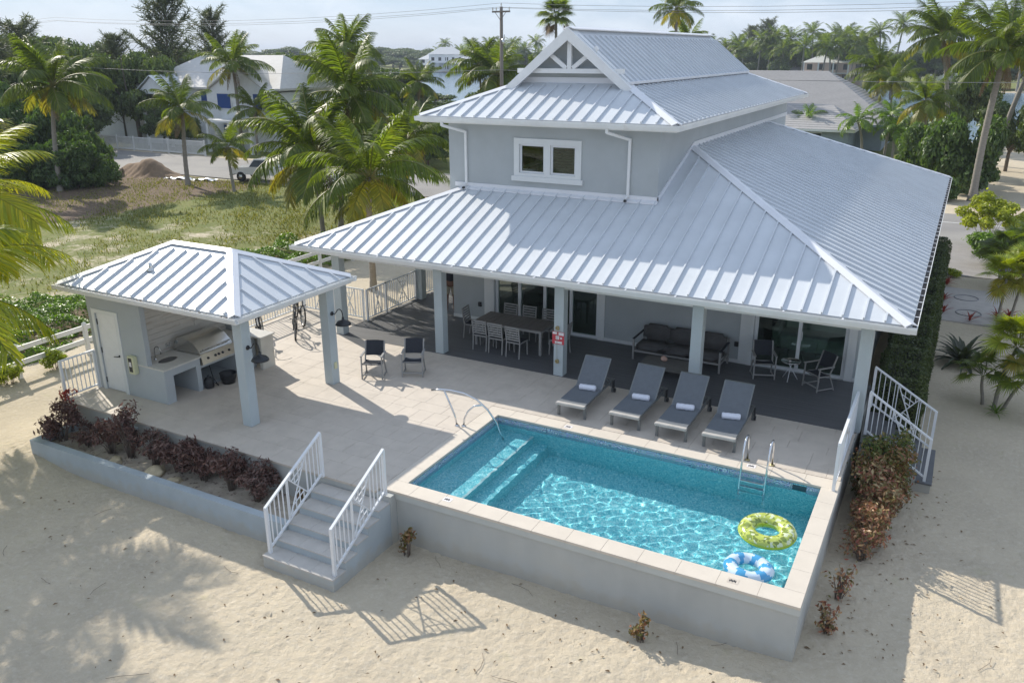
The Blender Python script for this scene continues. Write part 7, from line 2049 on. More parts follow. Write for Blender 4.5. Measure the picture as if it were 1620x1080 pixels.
shrub('croton_bush', 'small orange leafed plant in the sand corner between steps and pool wall', 0.42, -0.72, 0.0, 0.42, 0.62, L_CROTON, 220, 0.045, 361, stems=9)
shrub('croton_bush', 'small red and yellow plant in the shaded sand below the pool wall', 5.30, -0.95, 0.0, 0.42, 0.50, L_CROTON, 170, 0.045, 362, stems=9)
# yellow green plants by the rail fence
for i, (x, y, l) in enumerate([(-15.0, 1.0, 'yellow green clump at the foot of the rail fence by the left border'), (-15.05, 2.45, 'yellow green clump under the rail fence post'), (-14.9, 5.0, 'yellow green clump between rail fence and shed')]):
    shrub('clump_plant', l, x, y, 0.0, 0.9, 0.62, L_LIME, 700, 0.07, 370 + i, 'clumps along the rail fence', stems=6)
# clipped hedge on the right of the house: box of leaves
def hedge(name, label, x0, x1, y0, y1, h, n, seed):
    t = thing(name, label, 'hedge', ((x0 + x1) / 2, (y0 + y1) / 2, 0))
    r = np.random.default_rng(seed)
    ax = np.array([(x1 - x0) * (y1 - y0), (y1 - y0) * h, (y1 - y0) * h, (x1 - x0) * h, (x1 - x0) * h]); f = r.choice(5, n, p=ax / ax.sum())
    U = r.random((n, 3)); P = np.stack([x0 + (x1 - x0) * U[:, 0], y0 + (y1 - y0) * U[:, 1], h * U[:, 2]], 1)
    dpt = np.abs(r.normal(0, 0.07, n)); N_ = np.zeros((n, 3))
    for k, (axi, v, sg) in enumerate(((2, h, 1), (0, x1, 1), (0, x0, -1), (1, y0, -1), (1, y1, 1))):
        mk = f == k; P[mk, axi] = v - sg * dpt[mk]; N_[mk, axi] = sg
    wob = 0.06 * np.sin(P[:, 1] * 2.3) + 0.05 * np.sin(P[:, 1] * 5.1 + P[:, 2] * 3)
    P += N_ * wob[:, None]; rc = 0.22
    e = np.maximum(0, P[:, 2] - (h - rc)); P[:, 0] -= np.sign(P[:, 0] - (x0 + x1) / 2) * e * 0.5 * (np.abs(P[:, 0] - (x0 + x1) / 2) > (x1 - x0) / 2 - 0.12)
    nr = N_ + r.normal(size=(n, 3)) * 0.6; nr /= np.linalg.norm(nr, axis=1)[:, None]
    tt = np.cross(nr, r.normal(size=(n, 3))); tt /= np.linalg.norm(tt, axis=1)[:, None]; bb = np.cross(nr, tt); s = 0.036 * r.uniform(0.6, 1.3, n)[:, None]
    V = np.stack([P - tt * s, P + bb * s * .5, P + tt * s, P - bb * s * .5], 1).reshape(-1, 3) - np.array([(x0 + x1) / 2, (y0 + y1) / 2, 0])
    o = link(bpy.data.objects.new('leaves', np_mesh('leaves', V, np.arange(4 * n).reshape(n, 4), L_HEDGE, smooth=False))); o.parent = t
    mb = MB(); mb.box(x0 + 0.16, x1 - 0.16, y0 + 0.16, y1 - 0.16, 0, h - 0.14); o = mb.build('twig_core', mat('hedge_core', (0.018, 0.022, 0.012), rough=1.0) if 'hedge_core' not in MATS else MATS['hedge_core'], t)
hedge('clipped_hedge', 'long clipped dark green hedge running along the right wall of the house', 7.72, 8.86, 9.0, 28.2, 1.55, 90000, 5)
# ground cover behind the rail fence
def carpet(name, label, pts_fn, n, size, m, seed):
    r = np.random.default_rng(seed); P = pts_fn(r, n); n = len(P)
    nr = r.normal(size=(n, 3)) * 0.5 + np.array([0, 0, 1]); nr /= np.linalg.norm(nr, axis=1)[:, None]
    tt = np.cross(nr, r.normal(size=(n, 3))); tt /= np.linalg.norm(tt, axis=1)[:, None]; bb = np.cross(nr, tt); s = size * r.uniform(0.6, 1.3, n)[:, None]
    V = np.stack([P - tt * s, P + bb * s * .55, P + tt * s, P - bb * s * .55], 1).reshape(-1, 3)
    o = link(bpy.data.objects.new(name, np_mesh(name, V, np.arange(4 * n).reshape(n, 4), m, smooth=False)))
    props(o, label, 'ground cover', kind='stuff')
def cover_pts(r, n):
    y = r.uniform(-3, 23, n); x = r.uniform(-22.5, -15.9, n)
    w = 0.5 * np.sin(y * 0.9) + 0.4 * np.sin(y * 2.3 + 1)
    left = np.interp(y, [-3, 4, 9, 14, 23], [-23, -22.3, -21.6, -20.8, -19.5]) + w
    right = np.interp(y, [-3, 14, 16, 23], [-16.2, -16.2, -15.8, -15.2]) + 0.12 * w
    hh = 0.35 + 0.22 * np.sin(x * 2.1 + y * 0.7) + 0.18 * np.sin(x * 4.3 - y * 3.1) + 0.12 * np.sin(y * 5.2)
    ed = np.clip(np.minimum(x - left, right - x) / 0.5, 0, 1); z = (0.10 + hh * 0.9) * ed * (1 - 0.35 * r.random(n) ** 2)
    gap = np.sin(x * 1.3 + 2) * np.sin(y * 1.1) + 0.5 * np.sin(x * 3.7 + y * 2.9)
    k = (x > left) & (x < right) & (gap < 1.02)
    return np.stack([x, y, np.maximum(z, 0.03)], 1)[k]
carpet('ground_cover', 'bright green leafy ground cover spreading behind the white rail fence', cover_pts, 95000, 0.062, L_COVER, 12)
def grass_pts_mesh():
    r = np.random.default_rng(31); n = 42000
    x = r.uniform(-48, -17, n); y = r.uniform(7, 33.6, n)
    dens = 0.35 + 0.4 * np.sin(x * 0.55 + 1) * np.sin(y * 0.7) + 0.3 * np.sin(x * 1.7 + y * 1.3) + 0.25 * (y > 20)
    k = (r.random(n) < dens) & (x < -16.5 - 4.5 * (y < 22)); x = x[k]; y = y[k]; n = len(x)
    a = r.uniform(0, 2 * PI, n); h = r.uniform(0.05, 0.16, n); w = r.uniform(0.02, 0.05, n); lx = r.normal(0, 0.05, n); ly = r.normal(0, 0.05, n)
    c, s = np.cos(a) * w, np.sin(a) * w; z0 = np.full(n, -0.06)
    V = np.stack([np.stack([x - c, y - s, z0], 1), np.stack([x + c, y + s, z0], 1), np.stack([x + lx + c * .3, y + ly + s * .3, h], 1), np.stack([x + lx - c * .3, y + ly - s * .3, h], 1)], 1).reshape(-1, 3)
    o = link(bpy.data.objects.new('grass', np_mesh('grass', V, np.arange(4 * n).reshape(n, 4), L_GRASS, smooth=False)))
    props(o, 'patchy dry green grass tufts on the empty lot', 'grass', kind='stuff')
grass_pts_mesh()

# ---------------- garden on the right
def strap_plant(x, y, label, n=34, L_=0.95, m=L_CYCAD, name='agave_plant', w=0.075, red=False, el=(0.15, 1.3)):
    t = thing(name, label, 'plant', (x, y, 0)); rd = random.Random(int(x * 100))
    for i in range(n):
        f = i / n; e = el[1] - (el[1] - el[0]) * f; a = GR * i; l = L_ * rd.uniform(0.8, 1.1)
        V = []; F = []; p = np.zeros(3); k = 5
        for j in range(k + 1):
            s = j / k; ww = w * (0.55 + 0.9 * s) if s < 0.5 else w * (1.0 - (s - 0.5) * 1.9)
            ee = e - 0.9 * s * s; d = np.array([math.cos(a) * math.cos(ee), math.sin(a) * math.cos(ee), math.sin(ee)])
            if j: p = p + d * l / k
            sd = np.array([-math.sin(a), math.cos(a), 0]); up_ = np.array([0, 0, 0.35 * ww])
            V += [p - sd * ww + up_, p, p + sd * ww + up_]
        for j in range(k): o = 3 * j; F += [(o, o + 1, o + 4, o + 3), (o + 1, o + 2, o + 5, o + 4)]
        o = link(bpy.data.objects.new('leaf', np_mesh('leaf', np.array(V), np.array(F), m, smooth=False))); o.parent = t; o.location = (0, 0, 0.04)
    return t
strap_plant(9.72, 15.95, 'large dark green rosette of broad strap leaves in the sand by the hedge', n=46, L_=1.15, w=0.085)
for i, (x, y, n, l) in enumerate([(9.0, 25.9, 14, 'small red cordyline at the far corner of the garden slab'), (8.95, 23.2, 18, 'taller red cordyline beside the hedge and the garden slab'), (9.02, 21.6, 10, 'thin red cordyline nearest the hedge below the slab'), (9.9, 20.9, 9, 'tiny red cordyline standing on the near edge of the slab'), (10.75, 21.6, 20, 'red cordyline between the lime palms and the slab'), (11.15, 21.9, 18, 'red cordyline partly hidden behind the lime palm trunks')]):
    strap_plant(x, y, l, n=n, L_=0.5, m=L_REDL, name='cordyline_plant', w=0.03, el=(0.5, 1.5))
LG = 'small palms in the right hand garden'
palm(10.75, 20.0, (10.70, 20.0, 1.9), 'lime green fan palm with the left of three slim trunks', kind='fanlime', n=20, sc=1.0, r=0.055, nuts=False, name='fan_palm', group=LG)
palm(11.12, 20.3, (11.22, 20.6, 2.1), 'yellow lime fan palm with the middle of three slim trunks', kind='fanlime', n=20, sc=1.05, r=0.05, nuts=False, name='fan_palm', group=LG)
palm(11.45, 20.5, (11.85, 20.3, 2.3), 'lime fan palm on the right slim trunk at the border', kind='fanlime', n=18, sc=1.05, r=0.05, nuts=False, name='fan_palm', group=LG)
palm(10.55, 12.5, (10.85, 12.8, 1.75), 'bright lime fan palm with an orange heart at the lower right', kind='fanlime', n=24, sc=1.05, r=0.06, nuts=False, name='fan_palm', group=LG)
palm(10.28, 12.75, (10.20, 12.7, 0.85), 'small dark green palm with a short black trunk left of the lime fan palm', kind='fandark', n=14, sc=0.75, r=0.05, nuts=False, name='fan_palm', group=LG)
palm(10.75, 12.6, (11.2, 12.4, 1.0), 'dark green fan palm at the right border below the lime one', kind='fandark', n=14, sc=0.9, r=0.05, nuts=False, name='fan_palm', group=LG)
palm(10.9, 26.3, (10.9, 26.3, 1.5), 'deep green bushy fan palm behind the lime palms', kind='fandark', n=24, sc=1.1, r=0.08, nuts=False, name='fan_palm', group=LG)
palm(11.9, 27.5, (11.9, 27.5, 1.6), 'second deep green bushy fan palm at the right border', kind='fandark', n=24, sc=1.2, r=0.08, nuts=False, name='fan_palm', group=LG)
strap_plant(10.62, 12.1, 'short spiky green tuft at the foot of the lime fan palm', n=24, L_=0.42, m=L_COVER, name='tuft_plant', w=0.02, el=(0.3, 1.3))
shrub('young_tree', 'small tree with clumps of bright yellow green leaves beside the driveway', 10.4, 33.6, 0.0, 3.4, 2.9, L_LIME, 7000, 0.085, 401, lumps=[(1.35 * math.cos(2.4 * k) * math.sqrt((k + .5) / 22), 1.35 * math.sin(2.4 * k) * math.sqrt((k + .5) / 22), 2.35 - 0.95 * ((k + .5) / 22) + 0.35 * math.sin(k * 1.9), .36, .36, .27) for k in range(22)], cat='tree', stems=16, aspect=0.5, shell=0.05)
shrub('green_bush', 'rounded mid green bush between the young tree and the deep green fan palms', 10.9, 30.2, 0.0, 3.0, 1.7, L_COVER, 6000, 0.09, 402, stems=8)
shrub('green_bush', 'yellow flowering scrub at the foot of the driveway by the hedge end', 9.1, 27.6, 0.0, 0.9, 0.35, L_LIME, 500, 0.06, 403, stems=6)
# weeds and twigs lying on the sand
mb = MB(); rd = random.Random(8)
for k in range(70):
    x, y = rd.uniform(-10, 12), rd.uniform(-7, 3)
    if -0.6 < x < 7.9 and y > -0.5 or (x < 0.2 and y > -2.6): continue
    a = rd.uniform(0, 6.28); l = rd.uniform(0.05, 0.22); pts = [(x, y, 0.02)]
    for j in range(3): a += rd.uniform(-0.5, 0.5); x += l * math.cos(a); y += l * math.sin(a); pts.append((x, y, 0.02 + rd.uniform(0, 0.015)))
    mb.tube(pts, 0.004, 4)
mb.build('fallen_twigs', M_STEM, None, kind='stuff', label='thin fallen twigs scattered over the sand', cat='twigs')
strap_plant(5.35, -3.35, 'tuft of pale yellow grass at the bottom edge of the sand', n=30, L_=0.34, m=L_LIME, name='grass_tuft', w=0.006, el=(0.7, 1.5))

mb = MB(); rd = random.Random(18)
for k in range(620):
    if k % 3 == 0: x, y = 8.4 + rd.gauss(0, 0.7), rd.uniform(0, 8)
    elif k % 3 == 1: x, y = rd.uniform(-10, 9), rd.gauss(-1.9, 1.3)
    else: x, y = rd.uniform(-10, 12), rd.uniform(-8, 6)
    if (-0.6 < x < 7.75 and y > -0.5) or (x < 0.1 and y > -2.45): continue
    a = rd.uniform(0, 6.28); l = rd.uniform(0.02, 0.05); c, s_ = math.cos(a) * l, math.sin(a) * l
    mb.add([(x - c, y - s_, 0.018), (x + s_ * .4, y - c * .4, 0.035), (x + c, y + s_, 0.02), (x - s_ * .4, y + c * .4, 0.026)], [(0, 1, 2, 3)])
mb.build('leaf_litter', M_HUSK, None, fix=False, kind='stuff', label='dry fallen leaves scattered over the sand', cat='leaf litter')
# ================================================================== fences
rf = thing('rail_fence', 'white two rail vinyl fence along the left side of the property', 'fence', (-15.5, 8, 0))
fp = []
y = -5.0; k = 0
def fxy(y): return -15.15 - 0.03 * y + 0.0 * y
ys = list(np.arange(-5.6, 33.0, 2.35))
for y in ys:
    x = fxy(y); mb = MB(); mb.bevbox(x - 0.06, x + 0.06, y - 0.06, y + 0.06, -0.2, 1.05, 0.01); mb.lathe([(0.07, 0), (0.07, 0.02), (0, 0.06)], 4, (x, y, 1.05), smooth=False); mb.build('post', M_FENCEW, rf)
for a, b_ in zip(ys[:-1], ys[1:]):
    for z in (0.48, 0.92):
        mb = MB(); mb.bar((fxy(a), a + 0.061, z), (fxy(b_), b_ - 0.061, z), 0.045, 0.15); mb.build('rail', M_FENCEW, rf)
# picket fence across the road
pf = thing('picket_fence', 'white picket fence in front of the white neighbour house', 'fence', (-60, 44.3, 0))
fpts = [(-86, 44.2), (-54.2, 44.4)]
n = 13
pp = [Vector((fpts[0][0] + (fpts[1][0] - fpts[0][0]) * i / n, 44.25 + 0.15 * i / n, 0)) for i in range(n + 1)]
for p in pp:
    mb = MB(); mb.box(p.x - 0.07, p.x + 0.07, p.y - 0.07, p.y + 0.07, -0.1, 1.42); mb.build('post', M_FENCEW, pf)
for a, b_ in zip(pp[:-1], pp[1:]):
    mb = MB(); mb.bar(a + Vector((.08, 0, 0.16)), b_ + Vector((-.08, 0, 0.16)), 0.05, 0.14); mb.bar(a + Vector((.08, 0, 1.28)), b_ + Vector((-.08, 0, 1.28)), 0.05, 0.10)
    for k in range(1, 20):
        q = a.lerp(b_, k / 20); mb.box(q.x - 0.035, q.x + 0.035, q.y - 0.01, q.y + 0.01, 0.23, 1.23)
    mb.build('picket_panel', M_FENCEW, pf)

# ================================================================== white neighbour house
nh = thing('neighbour_house', 'white two level neighbour house with pale roof and blue shutters', 'house', (-60, 52, 0))
hx0, hx1, hy0, hy1 = -69.6, -50.0, 50.6, 60.0
EZ = 5.9
mb = MB(); mb.box(hx0, -58.6, hy0, hy1, -0.1, EZ); mb.box(-58.599, hx1, hy0 - 1.2, hy1, -0.1, EZ); mb.build('wall', M_HWALL, nh)
mb = MB()
A = [(hx0 - 0.6, hy0 - 0.6, EZ), (hx1 + 0.6, hy0 - 0.6, EZ), (hx1 + 0.6, hy1 + 0.6, EZ), (hx0 - 0.6, hy1 + 0.6, EZ), (hx0 + 4.6, 55.3, 8.9), (hx1 - 3.5, 55.3, 8.9)]
mb.add(A + [(a[0], a[1], a[2] - 0.18) for a in A[:4]], [(0, 1, 5, 4), (1, 2, 5), (2, 3, 4, 5), (3, 0, 4), (0, 6, 7, 1), (1, 7, 8, 2), (2, 8, 9, 3), (3, 9, 6, 0), (6, 9, 8, 7)])
nroof = mb.build('roof', M_HROOF, nh)
# gable wing with shutter windows
mb = MB()
g0, g1, gy = -58.2, -50.4, hy0 - 1.25
gc = (g0 + g1) / 2
mb.add([(g0, gy, EZ - 1.3), (g1, gy, EZ - 1.3), (g1, gy, EZ - 0.2), (gc, gy, EZ + 1.9), (g0, gy, EZ - 0.2), (g0, gy + 5, EZ - 0.2), (g1, gy + 5, EZ - 0.2), (gc, gy + 5, EZ + 1.9), (g0, gy + 5, EZ - 1.3), (g1, gy + 5, EZ - 1.3)], [(0, 1, 2, 3, 4), (0, 4, 5, 8), (1, 9, 6, 2), (8, 5, 7, 6, 9)])
mb.build('gable', M_HWALL, nh)
mb = MB()
for sg in (-1, 1):
    e = (g1 + 0.4) if sg > 0 else (g0 - 0.4)
    mb.prism([(e, gy - 0.35, EZ - 0.38), (e, gy + 6, EZ - 0.38), (gc, gy + 6, EZ + 2.0), (gc, gy - 0.35, EZ + 2.0)], (0, 0, 1), 0.1)
mb.build('gable_roof', M_HROOF, nroof)
# porch gable at left with metal roof
mb = MB()
p0_, p1_ = -67.4, -63.0; pc = (p0_ + p1_) / 2
for sg, e in ((-1, p0_), (1, p1_)): mb.prism([(e, hy0 - 2.4, 5.5), (e, hy0 + 0.8, 5.5), (pc, hy0 + 0.8, 6.95), (pc, hy0 - 2.4, 6.95)], (0, 0, 1), 0.08)
mb.build('porch_roof', M_ROOF, nroof)
mb = MB(); mb.add([(p0_ + .2, hy0 - 2.2, 5.45), (p1_ - .2, hy0 - 2.2, 5.45), (pc, hy0 - 2.2, 6.85)], [(0, 1, 2)]); mb.box(p0_ + .2, p1_ - .2, hy0 - 2.2, hy0 - 0.01, 5.2, 5.44); mb.build('porch_gable', M_HWALL, nh)
for x in (p0_ + 0.4, p1_ - 0.4):
    mb = MB(); mb.box(x - 0.12, x + 0.12, hy0 - 2.1, hy0 - 1.86, -0.1, 5.2); mb.build('porch_column', M_WHITE, nh)
for (x0, x1, z0, z1, yy) in ((-60.6, -59.5, 4.2, 5.5, hy0), (-57.0, -55.3, 4.0, 5.35, gy), (-52.2, -51.2, 4.0, 5.4, gy), (-56.5, -55.5, 1.0, 2.4, gy), (-69.0, -68.2, 3.8, 5.1, hy0)):
    mb = MB(); mb.box(x0 - 0.12, x1 + 0.12, yy - 0.06, yy - 0.002, z0 - 0.12, z1 + 0.12); w_ = mb.build('window', M_WHITE, nh)
    mb = MB(); mb.box(x0, x1, yy - 0.12, yy - 0.061, z0, z1); mb.build('shutter', M_SHUT, w_)
mb = MB(); mb.box(-56.8, -50.5, gy - 2.4, gy - 0.01, 2.85, 3.05); mb.build('lower_porch_roof', M_WHITE, nh)
for x in (-56.5, -53.6, -50.9):
    mb = MB(); mb.box(x - 0.13, x + 0.13, gy - 2.3, gy - 2.04, -0.1, 2.85); mb.build('porch_column', M_WHITE, nh)
# small white house at the far left
sh_ = thing('small_white_house', 'small white flat walled building partly hidden behind trees at the left', 'house', (-77, 55, 0))
mb = MB(); mb.box(-80, -72.8, 52.5, 60, -0.1, 5.2); mb.build('wall', M_HWALL, sh_)
mb = MB(); a = (-80.5, -72.3, 52, 60.5); mb.add([(a[0], a[2], 5.2), (a[1], a[2], 5.2), (a[1], a[3], 5.2), (a[0], a[3], 5.2), (-77.4, 56, 6.3), (-75.4, 56, 6.3)], [(0, 1, 5, 4), (1, 2, 5), (2, 3, 4, 5), (3, 0, 4), (3, 2, 1, 0)]); mb.build('roof', M_SHING, sh_)

# ================================================================== grey roofed house on the right
gh = thing('grey_roofed_house', 'neighbour house with weathered grey shingle roof behind the main house', 'house', (-8, 82, 0))
X0, X1, Y0, Y1 = -24.0, 2.6, 76.0, 94.0
mb = MB(); mb.box(X0, X1 - 1.0, Y0 + 1, Y1 - 1, -0.1, 2.5); mb.build('wall', M_HWALLB, gh)
groof = None
mb = MB(); mb.box(X0 - 0.5, X1 + 0.1, Y0 - 0.3, Y1 + 0.3, 2.36, 2.5); groof = mb.build('roof', M_HWALLB, gh)
def course_slope(quad, n, name, parts=True):
    """shingle courses: quad = eave a, eave b, top b, top a"""
    a, b_, tb_, ta = [Vector(p) for p in quad]
    up = (((ta + tb_) / 2) - ((a + b_) / 2)); nrm = (b_ - a).cross(up).normalized()
    if nrm.z < 0: nrm = -nrm
    for i in range(n):
        f0, f1 = i / n, (i + 1.15) / n
        f1 = min(f1, 1.0)
        p = [a.lerp(ta, f0) + nrm * 0.035, b_.lerp(tb_, f0) + nrm * 0.035, b_.lerp(tb_, f1) + nrm * 0.01, a.lerp(ta, f1) + nrm * 0.01]
        if (p[0] - p[1]).length < 0.05: continue
        mb = MB(); q = p if (p[2] - p[3]).length > 0.02 else p[:3]
        mb.prism(q, nrm * -1, 0.03); mb.build('shingle_course', M_SHING, groof)
zE = 2.5; ZR_ = 7.15; rx0, rx1, ry = -15.0, -5.2, 85.0
course_slope([(X0 - .5, Y0 - .3, zE), (X1 + .1, Y0 - .3, zE), (rx1, ry, ZR_), (rx0, ry, ZR_)], 46, 'front')
course_slope([(X1 + .1, Y0 - .3, zE), (X1 + .1, Y1 + .3, zE), (rx1, ry + 0.01, ZR_), (rx1, ry, ZR_)], 26, 'right')
mb = MB(); mb.add([(X0 - .5, Y1 + .3, zE), (X0 - .5, Y0 - .3, zE), (rx0, ry, ZR_), (X1 + .1, Y1 + .3, zE), (rx1, ry, ZR_)], [(0, 1, 2), (3, 0, 2, 4)]); mb.build('rear_slope', M_SHING, groof)
# lower front porch roof
course_slope([(-14, 70.6, 2.35), (-0.2, 70.6, 2.35), (-3.2, 76.6, 4.25), (-14, 76.6, 4.25)], 12, 'porch')
course_slope([(-0.2, 70.6, 2.35), (-0.2, 78.5, 2.35), (-3.2, 76.62, 4.25), (-3.2, 76.6, 4.25)], 12, 'porch_side')
mb = MB(); mb.box(-13.5, -0.8, 71.2, 76.9, -0.1, 2.3); mb.build('front_room', M_HWALLB, gh)
mb = MB(); mb.box(-14.0, -0.2, 70.55, 70.6, 2.15, 2.36); mb.box(-0.25, -0.2, 70.6, 78.5, 2.15, 2.36); mb.build('fascia', M_WHITE, gh)
for (x0, x1) in ((-4.4, -3.2), (-7.2, -6.2)):
    mb = MB(); mb.box(x0, x1, 71.12, 71.19, 0.8, 1.95); w_ = mb.build('window', M_GLASSD, gh)
    mb = MB(); mb.box(x0 - .08, x1 + .08, 71.14, 71.195, 0.7, 0.799); mb.box(x0 - .08, x1 + .08, 71.14, 71.195, 1.951, 2.05); mb.build('frame', M_WHITE, w_)
for (x, y) in ((-5.2, 74.0),):
    mb = MB(); mb.tube([(x, y, 3.3), (x, y, 3.75)], 0.06, 8); mb.build('roof_vent', M_CAP, gh)

# ================================================================== pole and wires
po = thing('utility_pole', 'wooden utility pole with crossarm and insulators rising behind the roof', 'utility pole', (-23.15, 46.0, 0))
mb = MB(); mb.tube([(-23.15, 46, -0.2), (-23.15, 46, 12.35)], [0.17, 0.12], 10); mb.build('mast', M_POLEW, po)
mb = MB(); mb.bar((-23.85, 45.87, 12.0), (-22.35, 45.87, 12.0), 0.1, 0.12); mb.bar((-23.15, 45.87, 11.4), (-23.6, 45.87, 11.95), 0.03); mb.bar((-23.15, 45.87, 11.4), (-22.7, 45.87, 11.95), 0.03); mb.build('crossarm', M_POLEW, po)
ins = [(-23.8, 45.87, 12.06), (-23.15, 46, 12.35), (-22.4, 45.87, 12.06), (-23.5, 45.87, 12.06)]
for p in ins:
    mb = MB(); mb.lathe([(0.02, 0), (0.02, 0.08), (0.055, 0.1), (0.03, 0.14), (0.055, 0.17), (0.03, 0.22), (0, 0.26)], 10, p); mb.build('insulator', M_STEEL, po)
mb = MB(); mb.tube([(-22.9, 45.8, 10.1), (-22.85, 45.75, 9.7)], 0.1, 8); mb.tube([(-22.8, 45.8, 10.4), (-22.8, 45.8, 10.1)], 0.04, 6); mb.build('fuse_cutout', M_STEEL, po)
for (nm, lx, rz_, sag) in (('power_line', 0, 12.3, 0.7), ('power_line', 1, 12.6, 0.75), ('power_line', 2, 12.28, 0.8), ('phone_line', 3, 7.9, 0.5)):
    pts = []
    yo = 45.87 if lx != 1 else 46.0
    x_off = [-0.65, 0, 0.75, 0][lx]
    for k in range(-6, 6):
        for j in range(8):
            s = j / 8; x = -23.15 + 52 * (k + s); pts.append((x, yo + x_off * 0.5, rz_ - sag * 4 * s * (1 - s)))
    mb = MB(); mb.tube(pts, 0.012 if lx < 3 else 0.016, 4, cap=False)
    o = mb.build(nm, M_WIRE, None, fix=False); props(o, ['thin power line strung on the near end of the crossarm', 'topmost thin power line over the pole head', 'thin power line on the far end of the crossarm', 'low phone cable crossing in front of the far trees'][lx], 'cable')
# neighbouring poles along the road, one beyond each border
for x in (-75.15 - 52, 28.85 + 52):
    mb = MB(); mb.tube([(x, 46, -0.2), (x, 46, 12.35)], [0.17, 0.12], 8); o = mb.build('utility_pole', M_POLEW, None); props(o, 'wooden utility pole farther along the road beyond the ' + ('left' if x < 0 else 'right') + ' border', 'utility pole')
# lamp post of the dock seen against the water
mb = MB(); mb.tube([(-53, 96, -0.3), (-53, 96, 4.2)], 0.09, 6); o = mb.build('dock_post', M_POLEW, None); props(o, 'thin dark post standing in front of the canal water', 'post')

# ================================================================== soil pile, tarp
xs = np.linspace(-4.2, 4.2, 60); ysn = np.linspace(-2.4, 2.4, 34); PXx, PYy = np.meshgrid(xs, ysn, indexing='ij')
PZ = 1.45 * np.exp(-((PXx - 0.5) / 1.7) ** 2 - (PYy / 1.15) ** 2) + 0.75 * np.exp(-((PXx + 2.0) / 1.2) ** 2 - (PYy / 0.9) ** 2) + 0.05 * fnoise(PXx, PYy, 0.6, 3) - 0.12
ii = np.arange(PXx.size).reshape(PXx.shape); Fs = np.stack([ii[:-1, :-1], ii[1:, :-1], ii[1:, 1:], ii[:-1, 1:]], -1).reshape(-1, 4)
o = link(bpy.data.objects.new('soil_pile', np_mesh('soil_pile', np.stack([PXx, PYy, PZ], -1).reshape(-1, 3), Fs, M_PILE))); o.location = (-48.2, 33.0, 0); props(o, 'pointed heap of brown soil dumped beside the road', 'soil pile')
mb = MB(); vs = []; fs = []
for i in range(24):
    for j in range(5): vs.append((-46.8 + 0.25 * i, 32.0 + 0.045 * i + 0.14 * j, 0.06 + 0.08 * math.sin(i * 1.9 + j * 2.3) + 0.05 * math.sin(i * 0.7)))
for i in range(23):
    for j in range(4): a = i * 5 + j; fs.append((a, a + 5, a + 6, a + 1))
mb.add(vs, fs, True); o = mb.build('tarpaulin', M_TARP, None, fix=False); props(o, 'crumpled blue and white tarpaulin lying at the edge of the soil heap', 'tarp')

# ================================================================== vehicles
def pickup(x, y, rz, label, name='pickup_truck'):
    t = thing(name, label, 'pickup truck', (x, y, 0.02), rz)
    mb = MB()
    prof = [(-2.6, 0.55), (-2.62, 1.0), (-1.15, 1.08), (-0.95, 1.10), (-0.55, 1.68), (0.75, 1.72), (1.0, 1.12), (2.55, 1.10), (2.62, 0.55)]
    vs = [(a, -0.86, z) for a, z in prof] + [(a, 0.86, z) for a, z in prof]
    for i, v in enumerate(vs):
        if v[2] > 1.3: vs[i] = (v[0], v[1] * 0.84, v[2])
    n = len(prof); mb.add(vs, [tuple(range(n)), tuple(range(2 * n - 1, n - 1, -1))] + [(i, i + 1, n + i + 1, n + i) for i in range(n - 1)] + [(n - 1, 0, n, 2 * n - 1)])
    def part(mb_, nm, mt):
        me = mb_.mesh(nm, mt); o = link(bpy.data.objects.new(nm, me)); o.parent = t; return o
    part(mb, 'body', M_CARW)
    mb = MB(); mb.box(1.12, 2.5, -0.74, 0.74, 1.105, 1.118); part(mb, 'load_bed', M_BLKPL)
    mb = MB(); mb.prism([(-0.88, -0.875, 1.14), (-0.50, -0.745, 1.62), (0.66, -0.745, 1.65), (0.86, -0.875, 1.16)], (0, -1, 0), 0.012); mb.prism([(-0.88, 0.875, 1.14), (-0.50, 0.745, 1.62), (0.66, 0.745, 1.65), (0.86, 0.875, 1.16)], (0, 1, 0), 0.012); mb.prism([(-0.93, -0.7, 1.14), (-0.93, 0.7, 1.14), (-0.6, 0.62, 1.63), (-0.6, -0.62, 1.63)], (-1, 0, 0.5), 0.01); part(mb, 'window', M_GLASSD)
    for wx_ in (-1.7, 1.65):
        for wy_ in (-0.82, 0.82):
            mb = MB(); mb.lathe([(0, -0.12), (0.30, -0.12), (0.37, -0.08), (0.37, 0.08), (0.30, 0.12), (0, 0.12)], 20, (wx_, wy_, 0.37), axis='y'); w_ = part(mb, 'wheel', M_TYRE)
            mb = MB(); mb.lathe([(0, -0.135), (0.18, -0.125), (0.18, 0.125), (0, 0.135)], 14, (wx_, wy_, 0.37), axis='y'); o = part(mb, 'rim', M_STEEL); o.parent = w_
    for s in (-0.6, 0.6):
        mb = MB(); mb.box(2.6, 2.64, s - 0.12, s + 0.12, 0.75, 1.0); part(mb, 'tail_light', M_REDSIGN)
        mb = MB(); mb.box(-2.66, -2.6, s - 0.16, s + 0.16, 0.78, 0.96); part(mb, 'headlight', M_SIGNW)
    mb = MB(); mb.box(2.6, 2.72, -0.85, 0.85, 0.42, 0.56); mb.box(-2.74, -2.6, -0.85, 0.85, 0.42, 0.56); part(mb, 'bumper', M_STEEL)
    return t
pickup(-37.3, 34.9, 0.15, 'white pickup truck parked on the verge behind the palm fronds')
pickup(-27.6, 34.6, 0.10, 'second white pickup half hidden behind the palm left of the roof')

